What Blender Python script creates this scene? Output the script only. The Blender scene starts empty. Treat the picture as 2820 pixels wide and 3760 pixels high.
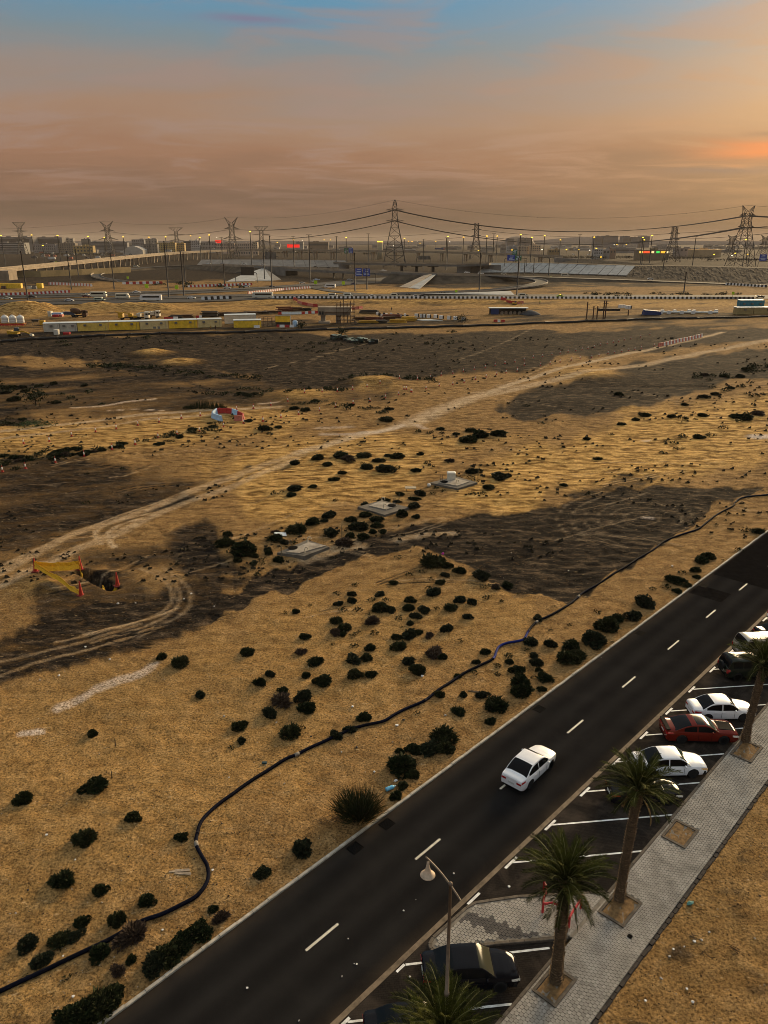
import bpy, bmesh, math, random
import numpy as np
from mathutils import Vector, Matrix
# ------------------------------------------------------------------ camera, sky, sun, exposure
scene = bpy.context.scene
H = 32.0                     # balcony height above the street
FPX = 2824.0                 # focal length in pixels of the 2820 x 3760 photograph
HOR = 885.0                  # horizon row
PITCH = math.atan((1880.0 - HOR) / FPX)
cam_data = bpy.data.cameras.new("camera")
cam_data.sensor_fit = 'VERTICAL'
cam_data.sensor_height = 24.0
cam_data.lens = 24.0 * FPX / 3760.0
cam_data.clip_start = 0.5
cam_data.clip_end = 40000.0
cam = bpy.data.objects.new("camera", cam_data)
scene.collection.objects.link(cam)
cam.location = (0, 0, H)
cam.rotation_euler = (math.pi / 2 - PITCH, 0, 0)
scene.camera = cam
SUN_ELEV = math.radians(13.0)
SUN_AZ = math.radians(33.0)          # to the right of the view axis (+Y towards +X)
sun_dir = Vector((math.sin(SUN_AZ) * math.cos(SUN_ELEV), math.cos(SUN_AZ) * math.cos(SUN_ELEV), math.sin(SUN_ELEV)))
world = bpy.data.worlds.new("World")
scene.world = world
world.use_nodes = True
wn = world.node_tree.nodes; wl = world.node_tree.links
wn.clear()
def wnode(t, **kw):
 n = wn.new(t)
 for k, v in kw.items():
  setattr(n, k, v)
 return n
def wmath(op, a, b=None, clamp=False):
 n = wnode('ShaderNodeMath', operation=op, use_clamp=clamp)
 for i, v in enumerate((a, b)):
  if v is None:
   continue
  if isinstance(v, (int, float)):
   n.inputs[i].default_value = v
  else:
   wl.new(v, n.inputs[i])
 return n.outputs[0]
def wramp(fac, stops, interp='EASE'):
 n = wnode('ShaderNodeValToRGB')
 n.color_ramp.interpolation = interp
 el = n.color_ramp.elements
 while len(el) > 1:
  el.remove(el[-1])
 for i, (p, c) in enumerate(stops):
  e = el[0] if i == 0 else el.new(p)
  e.position = p
  e.color = (c[0], c[1], c[2], 1)
 wl.new(fac, n.inputs[0])
 return n.outputs[0]
def wmix(fac, a, b, blend='MIX'):
 n = wnode('ShaderNodeMix', data_type='RGBA', blend_type=blend)
 if isinstance(fac, (int, float)):
  n.inputs[0].default_value = fac
 else:
  wl.new(fac, n.inputs[0])
 for i, v in ((6, a), (7, b)):
  if isinstance(v, tuple):
   n.inputs[i].default_value = (v[0], v[1], v[2], 1)
  else:
   wl.new(v, n.inputs[i])
 return n.outputs[2]
sky = wnode('ShaderNodeTexSky', sky_type='NISHITA', sun_disc=False)
sky.sun_elevation = SUN_ELEV
sky.sun_rotation = SUN_AZ
sky.air_density = 1.2; sky.dust_density = 3.0; sky.ozone_density = 1.5
tc = wnode('ShaderNodeTexCoord')
sep = wnode('ShaderNodeSeparateXYZ'); wl.new(tc.outputs['Generated'], sep.inputs[0])
up = wmath('MAXIMUM', sep.outputs[2], 0.0)
# high cloud sheet: noise on a plane far above
inv = wmath('DIVIDE', 1.0, wmath('ADD', up, 0.055))
px = wmath('MULTIPLY', sep.outputs[0], inv); py = wmath('MULTIPLY', sep.outputs[1], inv)
cmb = wnode('ShaderNodeCombineXYZ'); wl.new(px, cmb.inputs[0]); wl.new(py, cmb.inputs[1])
def wnoise(scale, detail, rough, dist, off):
 m = wnode('ShaderNodeMapping'); m.inputs[1].default_value = off
 m.inputs[3].default_value = (0.8, 1.1, 1)
 wl.new(cmb.outputs[0], m.inputs[0])
 n = wnode('ShaderNodeTexNoise'); n.inputs['Scale'].default_value = scale
 n.inputs['Detail'].default_value = detail; n.inputs['Roughness'].default_value = rough
 n.inputs['Distortion'].default_value = dist
 wl.new(m.outputs[0], n.inputs[0])
 return n.outputs[0]
cl1 = wnoise(0.42, 5, 0.55, 0.6, (3.1, 1.7, 0))
cl2 = wnoise(1.3, 6, 0.6, 0.8, (7.7, 4.2, 0))
el_shift = wmath('ADD', wmath('ADD', up, wmath('MULTIPLY', wmath('SUBTRACT', cl1, 0.5), 0.10)), wmath('MULTIPLY', wmath('SUBTRACT', cl2, 0.5), 0.045))
# veil of dust by elevation (sine of elevation, frame covers 0 .. 0.245)
veil = wramp(el_shift, [(0.0, (0.140, 0.090, 0.058)), (0.045, (0.198, 0.115, 0.076)), (0.09, (0.318, 0.165, 0.098)),
      (0.135, (0.350, 0.212, 0.138)), (0.172, (0.290, 0.235, 0.205)), (0.205, (0.195, 0.245, 0.270)), (0.25, (0.105, 0.265, 0.395)),
      (0.42, (0.42, 0.49, 0.53)), (1.0, (0.54, 0.57, 0.585))], 'LINEAR')
dotn = wnode('ShaderNodeVectorMath', operation='DOT_PRODUCT')
wl.new(tc.outputs['Generated'], dotn.inputs[0]); dotn.inputs[1].default_value = sun_dir
sd = wmath('MAXIMUM', dotn.outputs['Value'], 0.0)
glow_wide = wmath('POWER', sd, 14.0)
glow_mid = wmath('POWER', sd, 60.0)
glow_core = wmath('POWER', sd, 320.0)
# the glow is dimmed by the dust near the horizon
dust_dim = wramp(el_shift, [(0.0, (0.10, 0.10, 0.10)), (0.06, (0.30, 0.30, 0.30)), (0.14, (1, 1, 1)), (1.0, (1, 1, 1))], 'LINEAR')
gw = wmix(glow_wide, (0, 0, 0), (0.135, 0.060, 0.008))
gm = wmix(glow_mid, (0, 0, 0), (0.150, 0.080, 0.008))
gc = wmix(glow_core, (0, 0, 0), (0.05, 0.03, 0.005))
glow = wmix(1.0, wmix(1.0, gw, gm, 'ADD'), gc, 'ADD')
glow = wmix(1.0, glow, dust_dim, 'MULTIPLY')
col = wmix(1.0, veil, glow, 'ADD')
# thin cloud streaks
streak = wramp(cl2, [(0.47, (0, 0, 0)), (0.66, (1, 1, 1))])
streak = wmix(1.0, streak, wramp(up, [(0.03, (0, 0, 0)), (0.09, (0.55, 0.55, 0.55)), (0.3, (0.5, 0.5, 0.5))], 'LINEAR'), 'MULTIPLY')
sepc = wnode('ShaderNodeSeparateColor'); wl.new(streak, sepc.inputs[0])
cloud_col = wmix(glow_wide, (0.34, 0.225, 0.18), (0.58, 0.27, 0.10))
col = wmix(sepc.outputs[0], col, cloud_col)
# small red lit cloud bank low near the sun, and a few dark slivers
az = wmath('ARCTAN2', sep.outputs[0], sep.outputs[1])
def bump(v, c, w):
 q = wmath('DIVIDE', wmath('SUBTRACT', v, c), w)
 return wmath('POWER', 2.718, wmath('MULTIPLY', wmath('MULTIPLY', q, q), -1.0))
wob = wmath('MULTIPLY', wmath('SUBTRACT', cl2, 0.5), 0.03)
red = wmath('MULTIPLY', bump(wmath('ADD', up, wob), 0.093, 0.0095), bump(az, math.radians(25.5), 0.075))
col = wmix(wmath('MULTIPLY', red, 1.0, True), col, (0.78, 0.20, 0.05))
dk = wmath('MULTIPLY', bump(wmath('ADD', up, wmath('MULTIPLY', wob, 0.4)), 0.108, 0.0022), bump(az, math.radians(26.5), 0.05))
dk2 = wmath('MULTIPLY', bump(wmath('ADD', up, wmath('MULTIPLY', wob, 0.5)), 0.073, 0.004), bump(az, math.radians(22), 0.06))
dk3 = wmath('MULTIPLY', bump(wmath('ADD', up, wmath('MULTIPLY', wob, 0.5)), 0.226, 0.0035), bump(az, math.radians(-8.5), 0.05))
col = wmix(wmath('MULTIPLY', dk, 0.9, True), col, (0.20, 0.12, 0.085))
col = wmix(wmath('MULTIPLY', dk2, 0.75, True), col, (0.22, 0.14, 0.115))
col = wmix(wmath('MULTIPLY', dk3, 0.9, True), col, (0.20, 0.18, 0.27))
# the clear sky above, from the sky model, seen through the veil
skyl = wmix(1.0, sky.outputs[0], (0.03, 0.03, 0.03), 'MULTIPLY')
col = wmix(0.88, skyl, col)
bg = wnode('ShaderNodeBackground'); bg.inputs[1].default_value = 0.33
wl.new(col, bg.inputs[0])
wo = wnode('ShaderNodeOutputWorld'); wl.new(bg.outputs[0], wo.inputs[0])
sun_data = bpy.data.lights.new("sun", 'SUN')
sun_data.energy = 1.95
sun_data.angle = math.radians(24.0)
sun_data.color = (1.0, 0.74, 0.42)
sun_ob = bpy.data.objects.new("sun", sun_data)
scene.collection.objects.link(sun_ob)
sun_ob.rotation_euler = (-sun_dir).to_track_quat('-Z', 'Y').to_euler()
scene.view_settings.view_transform = 'Standard'
scene.view_settings.look = 'None'
scene.view_settings.gamma = 1.0
scene.view_settings.use_curve_mapping = False
scene.view_settings.exposure = 1.78
scene.render.engine = 'CYCLES'
cy = scene.cycles
cy.use_denoising = True
cy.filter_width = 0.9
cy.max_bounces = 5; cy.diffuse_bounces = 2; cy.glossy_bounces = 3; cy.transmission_bounces = 3
cy.volume_bounces = 0; cy.transparent_max_bounces = 6
cy.sample_clamp_indirect = 4.0
# ------------------------------------------------------------------ helpers
random.seed(7)
RNG = np.random.default_rng(11)
COL = scene.collection
CP, SP = math.cos(PITCH), math.sin(PITCH)
def ray(u, v):
 x = (u - 1410.0) / FPX; y = (v - 1880.0) / FPX
 return x, CP - y * SP, -SP - y * CP
def G(u, v, z=0.0):
 """Ground position (at height z) that the photograph shows at row v, column u."""
 a, b, c = ray(u, v)
 t = (z - H) / c
 return Vector((a * t, b * t, z))
def D(u, v, y):
 """Position at distance y in front of the balcony."""
 a, b, c = ray(u, v)
 t = y / b
 return Vector((a * t, y, H + c * t))
def zat(v, y):
 a, b, c = ray(1410, v)
 return H + c * y / b
_m = {}
def mat(name, base, rough=0.85, noise=0.0, nscale=5.0, metal=0.0, spec=0.3, emit=None, estr=0.0, bump=0.0, bscale=20.0,
  coat=0.0, second=None, detail=6, bdist=0.02):
 if name in _m:
  return _m[name]
 m = bpy.data.materials.new(name)
 m.use_nodes = True
 nt = m.node_tree; b = nt.nodes['Principled BSDF']
 b.inputs['Base Color'].default_value = (*base, 1)
 b.inputs['Roughness'].default_value = rough
 b.inputs['Metallic'].default_value = metal
 b.inputs['Specular IOR Level'].default_value = spec
 if coat:
  b.inputs['Coat Weight'].default_value = coat
  b.inputs['Coat Roughness'].default_value = 0.06
 if emit:
  b.inputs['Emission Color'].default_value = (*emit, 1)
  b.inputs['Emission Strength'].default_value = estr
 if noise or second or bump:
  geo = nt.nodes.new('ShaderNodeTexCoord')
  oi = nt.nodes.new('ShaderNodeObjectInfo')
  add = nt.nodes.new('ShaderNodeVectorMath'); add.operation = 'MULTIPLY_ADD'
  nt.links.new(oi.outputs['Random'], add.inputs[0]); add.inputs[1].default_value = (37, 53, 71)
  nt.links.new(geo.outputs['Object'], add.inputs[2])
 if noise or second:
  tx = nt.nodes.new('ShaderNodeTexNoise')
  tx.inputs['Scale'].default_value = nscale; tx.inputs['Detail'].default_value = detail; tx.inputs['Roughness'].default_value = 0.65
  nt.links.new(add.outputs[0], tx.inputs[0])
  rp = nt.nodes.new('ShaderNodeValToRGB')
  s = second or tuple(c * (1 - noise) for c in base)
  hi = tuple(min(1, c * (1 + noise * 0.6)) for c in base)
  rp.color_ramp.elements[0].position = 0.33; rp.color_ramp.elements[0].color = (*s, 1)
  rp.color_ramp.elements[1].position = 0.67; rp.color_ramp.elements[1].color = (*hi, 1)
  nt.links.new(tx.outputs[0], rp.inputs[0])
  nt.links.new(rp.outputs[0], b.inputs['Base Color'])
 if bump:
  t2 = nt.nodes.new('ShaderNodeTexNoise')
  t2.inputs['Scale'].default_value = bscale; t2.inputs['Detail'].default_value = 5
  nt.links.new(add.outputs[0], t2.inputs[0])
  bp = nt.nodes.new('ShaderNodeBump'); bp.inputs['Strength'].default_value = bump; bp.inputs['Distance'].default_value = bdist
  nt.links.new(t2.outputs[0], bp.inputs['Height'])
  nt.links.new(bp.outputs[0], b.inputs['Normal'])
 _m[name] = m
 return m
class MB:
 """collects shapes for ONE mesh object"""
 def __init__(s):
  s.v = []; s.f = []; s.mi = []; s.cur = 0
 def add(s, verts, faces):
  o = len(s.v)
  s.v.extend([tuple(p) for p in verts])
  for f in faces:
   s.f.append(tuple(i + o for i in f)); s.mi.append(s.cur)
  return s
 def box(s, c, d, rz=0.0, top=1.0, M=None):
  x, y, z = d[0] / 2, d[1] / 2, d[2] / 2
  cr, sr = math.cos(rz), math.sin(rz)
  vs = []
  for dz, k in ((-z, 1.0), (z, top)):
   for dx, dy in ((-x, -y), (x, -y), (x, y), (-x, y)):
    dx *= k; dy *= k
    p = Vector((c[0] + dx * cr - dy * sr, c[1] + dx * sr + dy * cr, c[2] + dz))
    vs.append(M @ p if M else p)
  return s.add(vs, [(0, 3, 2, 1), (4, 5, 6, 7), (0, 1, 5, 4), (1, 2, 6, 5), (2, 3, 7, 6), (3, 0, 4, 7)])
 def prism(s, pts, z0, z1, inset=0.0):
  """vertical prism over a plan polygon (counter clockwise); z0/z1 numbers or lists"""
  n = len(pts)
  a = sum((pts[i][0] * pts[(i + 1) % n][1] - pts[(i + 1) % n][0] * pts[i][1]) for i in range(n))
  if a < 0:
   pts = list(reversed(pts))
   if isinstance(z0, (list, tuple)): z0 = list(reversed(z0))
   if isinstance(z1, (list, tuple)): z1 = list(reversed(z1))
  zz0 = z0 if isinstance(z0, (list, tuple)) else [z0] * n
  zz1 = z1 if isinstance(z1, (list, tuple)) else [z1] * n
  vs = [(p[0], p[1], zz0[i]) for i, p in enumerate(pts)]
  if inset:
   cx = sum(p[0] for p in pts) / n; cyy = sum(p[1] for p in pts) / n
   top = []
   for p in pts:
    d = Vector((cx - p[0], cyy - p[1])); L = max(d.length, 1e-6); d *= inset / L
    top.append((p[0] + d.x, p[1] + d.y))
  else:
   top = pts
  vs += [(p[0], p[1], zz1[i]) for i, p in enumerate(top)]
  fs = [tuple(range(n - 1, -1, -1)), tuple(range(n, 2 * n))]
  fs += [(i, (i + 1) % n, n + (i + 1) % n, n + i) for i in range(n)]
  return s.add(vs, fs)
 def bar(s, a, b, r, n=4, r2=None):
  a = Vector(a); b = Vector(b); d = b - a
  if d.length < 1e-6: return s
  q = d.to_track_quat('Z', 'Y'); r2 = r if r2 is None else r2
  vs = []
  for p, rr in ((a, r), (b, r2)):
   for k in range(n):
    t = 2 * math.pi * (k + 0.5) / n
    vs.append(p + q @ Vector((rr * math.cos(t), rr * math.sin(t), 0)))
  fs = [(k, (k + 1) % n, n + (k + 1) % n, n + k) for k in range(n)]
  fs += [tuple(range(n - 1, -1, -1)), tuple(range(n, 2 * n))]
  return s.add(vs, fs)
 def tube(s, pts, r, n=8, caps=True):
  pts = [Vector(p) for p in pts]; m = len(pts)
  rr = r if isinstance(r, (list, tuple)) else [r] * m
  vs = []; ref = Vector((0, 0, 1))
  for i, p in enumerate(pts):
   t = (pts[min(i + 1, m - 1)] - pts[max(i - 1, 0)]).normalized()
   if abs(t.dot(ref)) > 0.95: rf = Vector((1, 0, 0))
   else: rf = ref
   xx = t.cross(rf).normalized(); yy = xx.cross(t)
   for k in range(n):
    a = 2 * math.pi * k / n
    vs.append(p + xx * (rr[i] * math.cos(a)) + yy * (rr[i] * math.sin(a)))
  fs = []
  for i in range(m - 1):
   for k in range(n):
    k2 = (k + 1) % n
    fs.append((i * n + k, i * n + k2, (i + 1) * n + k2, (i + 1) * n + k))
  if caps:
   fs += [tuple(range(n)), tuple(range(m * n - 1, m * n - n - 1, -1))]
  return s.add(vs, fs)
 def lathe(s, prof, n=16, c=(0, 0, 0), axis='Z'):
  vs = []; m = len(prof)
  for r, h in prof:
   for k in range(n):
    a = 2 * math.pi * k / n
    if axis == 'Z': p = (c[0] + r * math.cos(a), c[1] + r * math.sin(a), c[2] + h)
    elif axis == 'Y': p = (c[0] + r * math.cos(a), c[1] + h, c[2] - r * math.sin(a))
    else: p = (c[0] + h, c[1] + r * math.cos(a), c[2] + r * math.sin(a))
    vs.append(p)
  fs = []
  for i in range(m - 1):
   for k in range(n):
    k2 = (k + 1) % n
    fs.append((i * n + k, i * n + k2, (i + 1) * n + k2, (i + 1) * n + k))
  fs += [tuple(range(n - 1, -1, -1)), tuple(range((m - 1) * n, m * n))]
  return s.add(vs, fs)
 def quad(s, a, b, c, d):
  return s.add([a, b, c, d], [(0, 1, 2, 3)])
 def mesh(s, name, mats, smooth=False, sharp=None):
  me = bpy.data.meshes.new(name)
  me.from_pydata(s.v, [], s.f)
  ms = mats if isinstance(mats, (list, tuple)) else [mats]
  for m in ms: me.materials.append(m)
  if len(ms) > 1: me.polygons.foreach_set('material_index', s.mi)
  if smooth:
   me.polygons.foreach_set('use_smooth', [True] * len(me.polygons))
   if sharp: me.set_sharp_from_angle(angle=math.radians(sharp))
  me.update()
  return me
 def build(s, name, mats, parent=None, smooth=False, sharp=None, loc=None):
  return link(name, s.mesh(name, mats, smooth, sharp), parent, loc)
def link(name, data, parent=None, loc=None, rz=0.0, scale=None):
 o = bpy.data.objects.new(name, data)
 COL.objects.link(o)
 if parent is not None: o.parent = parent
 if loc is not None: o.location = loc
 if rz: o.rotation_euler = (0, 0, rz)
 if scale is not None: o.scale = scale if isinstance(scale, (tuple, list)) else (scale,) * 3
 return o
def tag(o, label=None, cat=None, group=None, kind=None):
 if label: o['label'] = label
 if cat: o['category'] = cat
 if group: o['group'] = group
 if kind: o['kind'] = kind
 return o
def struct(o):
 o['kind'] = 'structure'
 return o
def empty(name, loc=(0, 0, 0), rz=0.0, scale=None):
 return link(name, None, None, loc, rz, scale)
def copy_tree(o, parent=None):
 c = o.copy(); COL.objects.link(c)
 if parent is not None:
  c.parent = parent
 for ch in list(o.children):
  copy_tree(ch, c)
 return c
# road frame: s along the street, n across it (0 = left kerb, growing to the right)
ROAD_A = math.radians(43.55)
RU = Vector((math.sin(ROAD_A), math.cos(ROAD_A), 0)); RN = Vector((math.cos(ROAD_A), -math.sin(ROAD_A), 0))
RO = G(386, 3760)
RZ = math.atan2(RU.y, RU.x)          # rotation that turns +X along the street
def R(n, s, z=0.0):
 p = RO + RU * s + RN * n
 return Vector((p.x, p.y, z))
def ns(p):
 d = Vector((p[0], p[1], 0)) - RO
 return d.dot(RN), d.dot(RU)
_on = "first second third fourth fifth sixth seventh eighth ninth tenth eleventh twelfth thirteenth fourteenth fifteenth sixteenth seventeenth eighteenth nineteenth".split()
_te = "twenty thirty forty fifty sixty seventy eighty ninety".split()
def ordw(k):
 if k >= 100: return "hundred and " + ordw(k - 100) if k > 100 else "hundredth"
 if k < 20: return _on[k - 1]
 t = _te[k // 10 - 2]
 return t[:-1] + "ieth" if k % 10 == 0 else t + "-" + _on[k % 10 - 1]
W_ROAD, W_PARK, N_KERB, N_WALK = 7.06, 7.34, 12.28, 15.26
S0, S1 = -14.0, 150.0
# ------------------------------------------------------------------ ground
def vnoise(x, y, seed=0):
 xi = np.floor(x).astype(np.int64); yi = np.floor(y).astype(np.int64)
 fx = x - xi; fy = y - yi
 fx = fx * fx * (3 - 2 * fx); fy = fy * fy * (3 - 2 * fy)
 def h(a, b):
  n = (a * 374761393 + b * 668265263 + seed * 974634773) & 0x7fffffff
  n = ((n ^ (n >> 13)) * 1274126177) & 0x7fffffff
  n = n ^ (n >> 16)
  return (n & 0xffff) / 65535.0
 a = h(xi, yi); b = h(xi + 1, yi); c = h(xi, yi + 1); d = h(xi + 1, yi + 1)
 return (a * (1 - fx) + b * fx) * (1 - fy) + (c * (1 - fx) + d * fx) * fy
def fbm(x, y, octv=4, seed=0, gain=0.5):
 s = 0.0; a = 1.0; t = 0.0
 for k in range(octv):
  s = s + a * vnoise(x * 2 ** k + 13.7 * k, y * 2 ** k + 7.3 * k, seed + k); t += a; a *= gain
 return s / t
def seg_dist(X, Y, pts):
 best = np.full(X.shape, 1e9)
 for (x0, y0), (x1, y1) in zip(pts[:-1], pts[1:]):
  dx, dy = x1 - x0, y1 - y0
  L = dx * dx + dy * dy + 1e-9
  t = np.clip(((X - x0) * dx + (Y - y0) * dy) / L, 0, 1)
  best = np.minimum(best, np.hypot(X - x0 - t * dx, Y - y0 - t * dy))
 return best
def inside(X, Y, pts):
 r = np.zeros(X.shape, bool); n = len(pts)
 for i in range(n):
  x0, y0 = pts[i]; x1, y1 = pts[(i + 1) % n]
  c = ((y0 > Y) != (y1 > Y)) & (X < (x1 - x0) * (Y - y0) / (y1 - y0 + 1e-12) + x0)
  r ^= c
 return r
DS = 1.69982                 # list below is in the coordinates of a 1659 px wide view
def gp(pts):
 return [(G(u * DS, v * DS).x, G(u * DS, v * DS).y) for u, v in pts]
def smooth01(t):
 t = np.clip(t, 0, 1)
 return t * t * (3 - 2 * t)
def smooth_line(pts, k=6):
 """Catmull-Rom"""
 P = [Vector((*p, 0)) if len(p) == 2 else Vector(p) for p in pts]
 out = []
 for i in range(len(P) - 1):
  a = P[max(i - 1, 0)]; b = P[i]; c = P[i + 1]; d = P[min(i + 2, len(P) - 1)]
  for j in range(k):
   t = j / k
   out.append(0.5 * ((2 * b) + (c - a) * t + (2 * a - 5 * b + 4 * c - d) * t * t + (3 * b - a - 3 * c + d) * t ** 3))
 out.append(P[-1])
 return out
def sm2(pts, k=5):
 return [(p.x, p.y) for p in smooth_line(pts, k)]
DARK = [
 ([(-80, 765), (200, 790), (620, 800), (900, 850), (760, 890), (450, 880), (-80, 915)], .06, .42),
 ([(-80, 985), (200, 990), (430, 1040), (380, 1110), (200, 1190), (-80, 1260)], .06, .45),  # dark, recently spread or damp earth: polygon, edge softness as a share of distance, strength
 ([(905, 1130), (1000, 1114), (1150, 1104), (1230, 1080), (1300, 1062), (1420, 1052), (1600, 1052), (1660, 1050), (1660, 1062), (1592, 1072),
      (1500, 1130), (1400, 1195), (1300, 1252), (1235, 1298), (1170, 1290), (1080, 1262), (1000, 1218), (905, 1186), (820, 1200), (700, 1238), (560, 1290),
      (450, 1345), (420, 1330), (520, 1262), (640, 1215), (780, 1168)], .014, 1.15),
 ([(420, 1330), (450, 1345), (330, 1392), (200, 1432), (60, 1465), (-60, 1490), (-60, 1400), (60, 1350), (150, 1310), (260, 1290), (380, 1255), (520, 1235), (560, 1245)], .03, .60),
 ([(340, 1150), (430, 1120), (500, 1140), (470, 1180), (520, 1215), (560, 1220), (480, 1260), (380, 1240), (350, 1200)], .03, .68),
 ([(-60, 1040), (120, 1030), (300, 1048), (420, 1080), (330, 1120), (180, 1150), (40, 1185), (-60, 1200)], .04, .50),
 ([(330, 1080), (390, 1060), (430, 1075), (360, 1100)], .02, .8),
 ([(60, 1270), (250, 1230), (330, 1260), (350, 1320), (240, 1360), (80, 1350)], .04, .40),
 ([(480, 1020), (620, 985), (760, 962), (680, 985), (600, 1010), (500, 1040)], .02, .60),
 ([(-60, 726), (500, 722), (1000, 716), (1700, 706), (1700, 735), (1500, 745), (1250, 775), (1080, 800), (930, 830), (760, 850), (640, 840), (560, 812), (380, 800), (190, 788), (150, 775), (-60, 760)], .05, 1.0),
 ([(190, 782), (330, 786), (450, 800), (560, 822), (440, 822), (300, 806), (200, 796)], .02, 1.0),
 ([(600, 845), (660, 825), (740, 815), (900, 812), (940, 826), (800, 842), (640, 856)], .025, .9),
 ([(1060, 885), (1130, 850), (1230, 815), (1420, 780), (1700, 745), (1700, 812), (1600, 815), (1500, 850), (1390, 870), (1270, 895), (1150, 905)], .03, 1.0),
 ([(1480, 800), (1560, 785), (1700, 770), (1700, 815), (1560, 822)], .03, 1.0),
 ([(1150, 905), (1260, 880), (1390, 868), (1330, 900), (1200, 925)], .03, .4),
 ([(440, 735), (700, 725), (880, 728), (780, 755), (560, 760)], .04, .4),
 ([(330, 1335), (520, 1270), (700, 1205), (880, 1150), (960, 1130), (960, 1150), (760, 1215), (560, 1290), (400, 1350)], .012, 1.0),
 ([(1000, 1215), (1100, 1265), (1200, 1305), (1240, 1300), (1130, 1290), (1010, 1240)], .02, .5),
 ([(150, 1185), (330, 1165), (420, 1200), (300, 1230), (170, 1225)], .03, .45),
 ([(0, 790), (60, 795), (40, 815), (-60, 815), (-60, 785)], .02, .9),
 ([(0, 880), (60, 890), (80, 915), (-40, 925), (-40, 880)], .02, .7),
 ([(1210, 1065), (1330, 1030), (1400, 1020), (1440, 1030), (1330, 1062), (1250, 1085)], .02, .55),
 ([(-80, 690), (560, 690), (1000, 684), (1700, 668), (1700, 690), (1000, 706), (300, 722), (-80, 728)], .03, .30),
 ([(-80, 556), (700, 548), (1700, 575), (1700, 618), (900, 620), (400, 600), (-80, 625)], .03, .62),
 ([(300, 575), (480, 568), (500, 600), (380, 610), (290, 600)], .02, .55),
 ([(900, 572), (1150, 580), (1190, 600), (1150, 622), (920, 622)], .01, .75),
 ([(-400, 530), (2200, 530), (2200, 552), (-400, 552)], .03, .55),
]
GOLD = [
 ([(910, 1112), (900, 1080), (980, 1040), (1060, 990), (1200, 950), (1350, 905), (1500, 870), (1700, 835), (1700, 1000), (1480, 1035), (1300, 1050), (1220, 1075), (1150, 1100), (1000, 1112)], .05, 1.0),
 ([(430, 1000), (620, 950), (800, 935), (960, 930), (1100, 940), (980, 1030), (880, 1080), (760, 1100), (640, 1130), (540, 1120), (480, 1060)], .05, .80),
 ([(-60, 925), (150, 920), (450, 890), (600, 880), (700, 900), (600, 940), (400, 960), (200, 975), (-60, 1015)], .04, .70),
 ([(560, 642), (700, 640), (960, 640), (1080, 634), (1100, 622), (800, 624), (560, 626)], .02, .95),
 ([(-60, 655), (300, 642), (600, 642), (700, 664), (500, 672), (-60, 690)], .03, .55),
 ([(700, 664), (1100, 640), (1700, 636), (1700, 662), (1100, 668)], .03, .55),
 ([(1300, 884), (1360, 876), (1420, 884), (1360, 896)], .02, .8),
 ([(-60, 1490), (330, 1420), (500, 1340), (620, 1290), (800, 1220), (1000, 1225), (1200, 1300), (1100, 1420), (700, 1640), (300, 1960), (-60, 2300)], .12, .25),
 ([(1250, 2260), (1660, 1700), (1800, 1700), (1800, 2300)], .03, .12),
]
TRACK = [  # pale wheel-worn tracks: line, half width in m, strength
 ([(-60, 1262), (60, 1205), (160, 1152), (280, 1110), (430, 1055), (560, 1010), (640, 980), (760, 946)], .75, .5),
 ([(-60, 1248), (70, 1190), (190, 1135), (330, 1085), (470, 1035), (600, 990)], .25, .5),
 ([(640, 980), (760, 946), (870, 917), (960, 882), (1060, 846), (1150, 815), (1300, 775), (1450, 745), (1560, 718)], 1.2, .85),
 ([(880, 917), (960, 882), (1050, 850)], 2.4, .7),
 ([(1050, 852), (1250, 811), (1400, 786), (1540, 757), (1700, 728)], 1.9, .65),
 ([(-60, 1290), (100, 1215), (230, 1160), (360, 1098), (500, 1050), (640, 990)], .8, .55),
 ([(220, 1175), (205, 1150), (240, 1125), (330, 1105)], .30, .7),
 ([(245, 1180), (232, 1155), (262, 1130), (345, 1108)], .30, .7),
 ([(300, 1225), (350, 1250), (372, 1280), (360, 1310), (310, 1335), (210, 1365), (120, 1385)], .2, .3),
 ([(318, 1222), (372, 1255), (388, 1285), (372, 1318), (310, 1350), (200, 1385)], .2, .28),
 ([(350, 1225), (400, 1262), (412, 1292), (390, 1325), (300, 1372)], .2, .25),
 ([(180, 1370), (330, 1330), (380, 1312)], .2, .5),
 ([(-60, 940), (150, 915), (300, 895), (480, 885), (600, 878)], 1.0, .75),
 ([(-60, 955), (180, 928), (330, 905), (500, 893)], .8, .6),
 ([(250, 790), (330, 800), (420, 830), (460, 845)], .4, -.35),
 ([(600, 1220), (700, 1182), (830, 1145), (960, 1120)], .5, .15),
 ([(660, 1205), (720, 1188), (780, 1178)], 1.0, .55),
 ([(860, 1165), (920, 1155), (980, 1150)], .7, .5),
 ([(-60, 1475), (100, 1425), (230, 1390), (330, 1350)], .25, .3),
 ([(-60, 1440), (150, 1392), (300, 1345)], .25, .25),
]
for k in range(6):   # circling tyre marks on the dark ground
 cx, cyy, rx, ry = 1385 - 2 * k, 1117, 40 + 26 * k, 14 + 9.5 * k
 a0, a1 = [(0, 360), (120, 330), (150, 400), (-60, 200), (110, 290), (100, 260)][k]
 TRACK.append(([(cx + rx * math.cos(math.radians(a)), cyy + ry * math.sin(math.radians(a))) for a in range(a0, a1 + 1, 15)], .12, .26))
_rt = random.Random(77)
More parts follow.
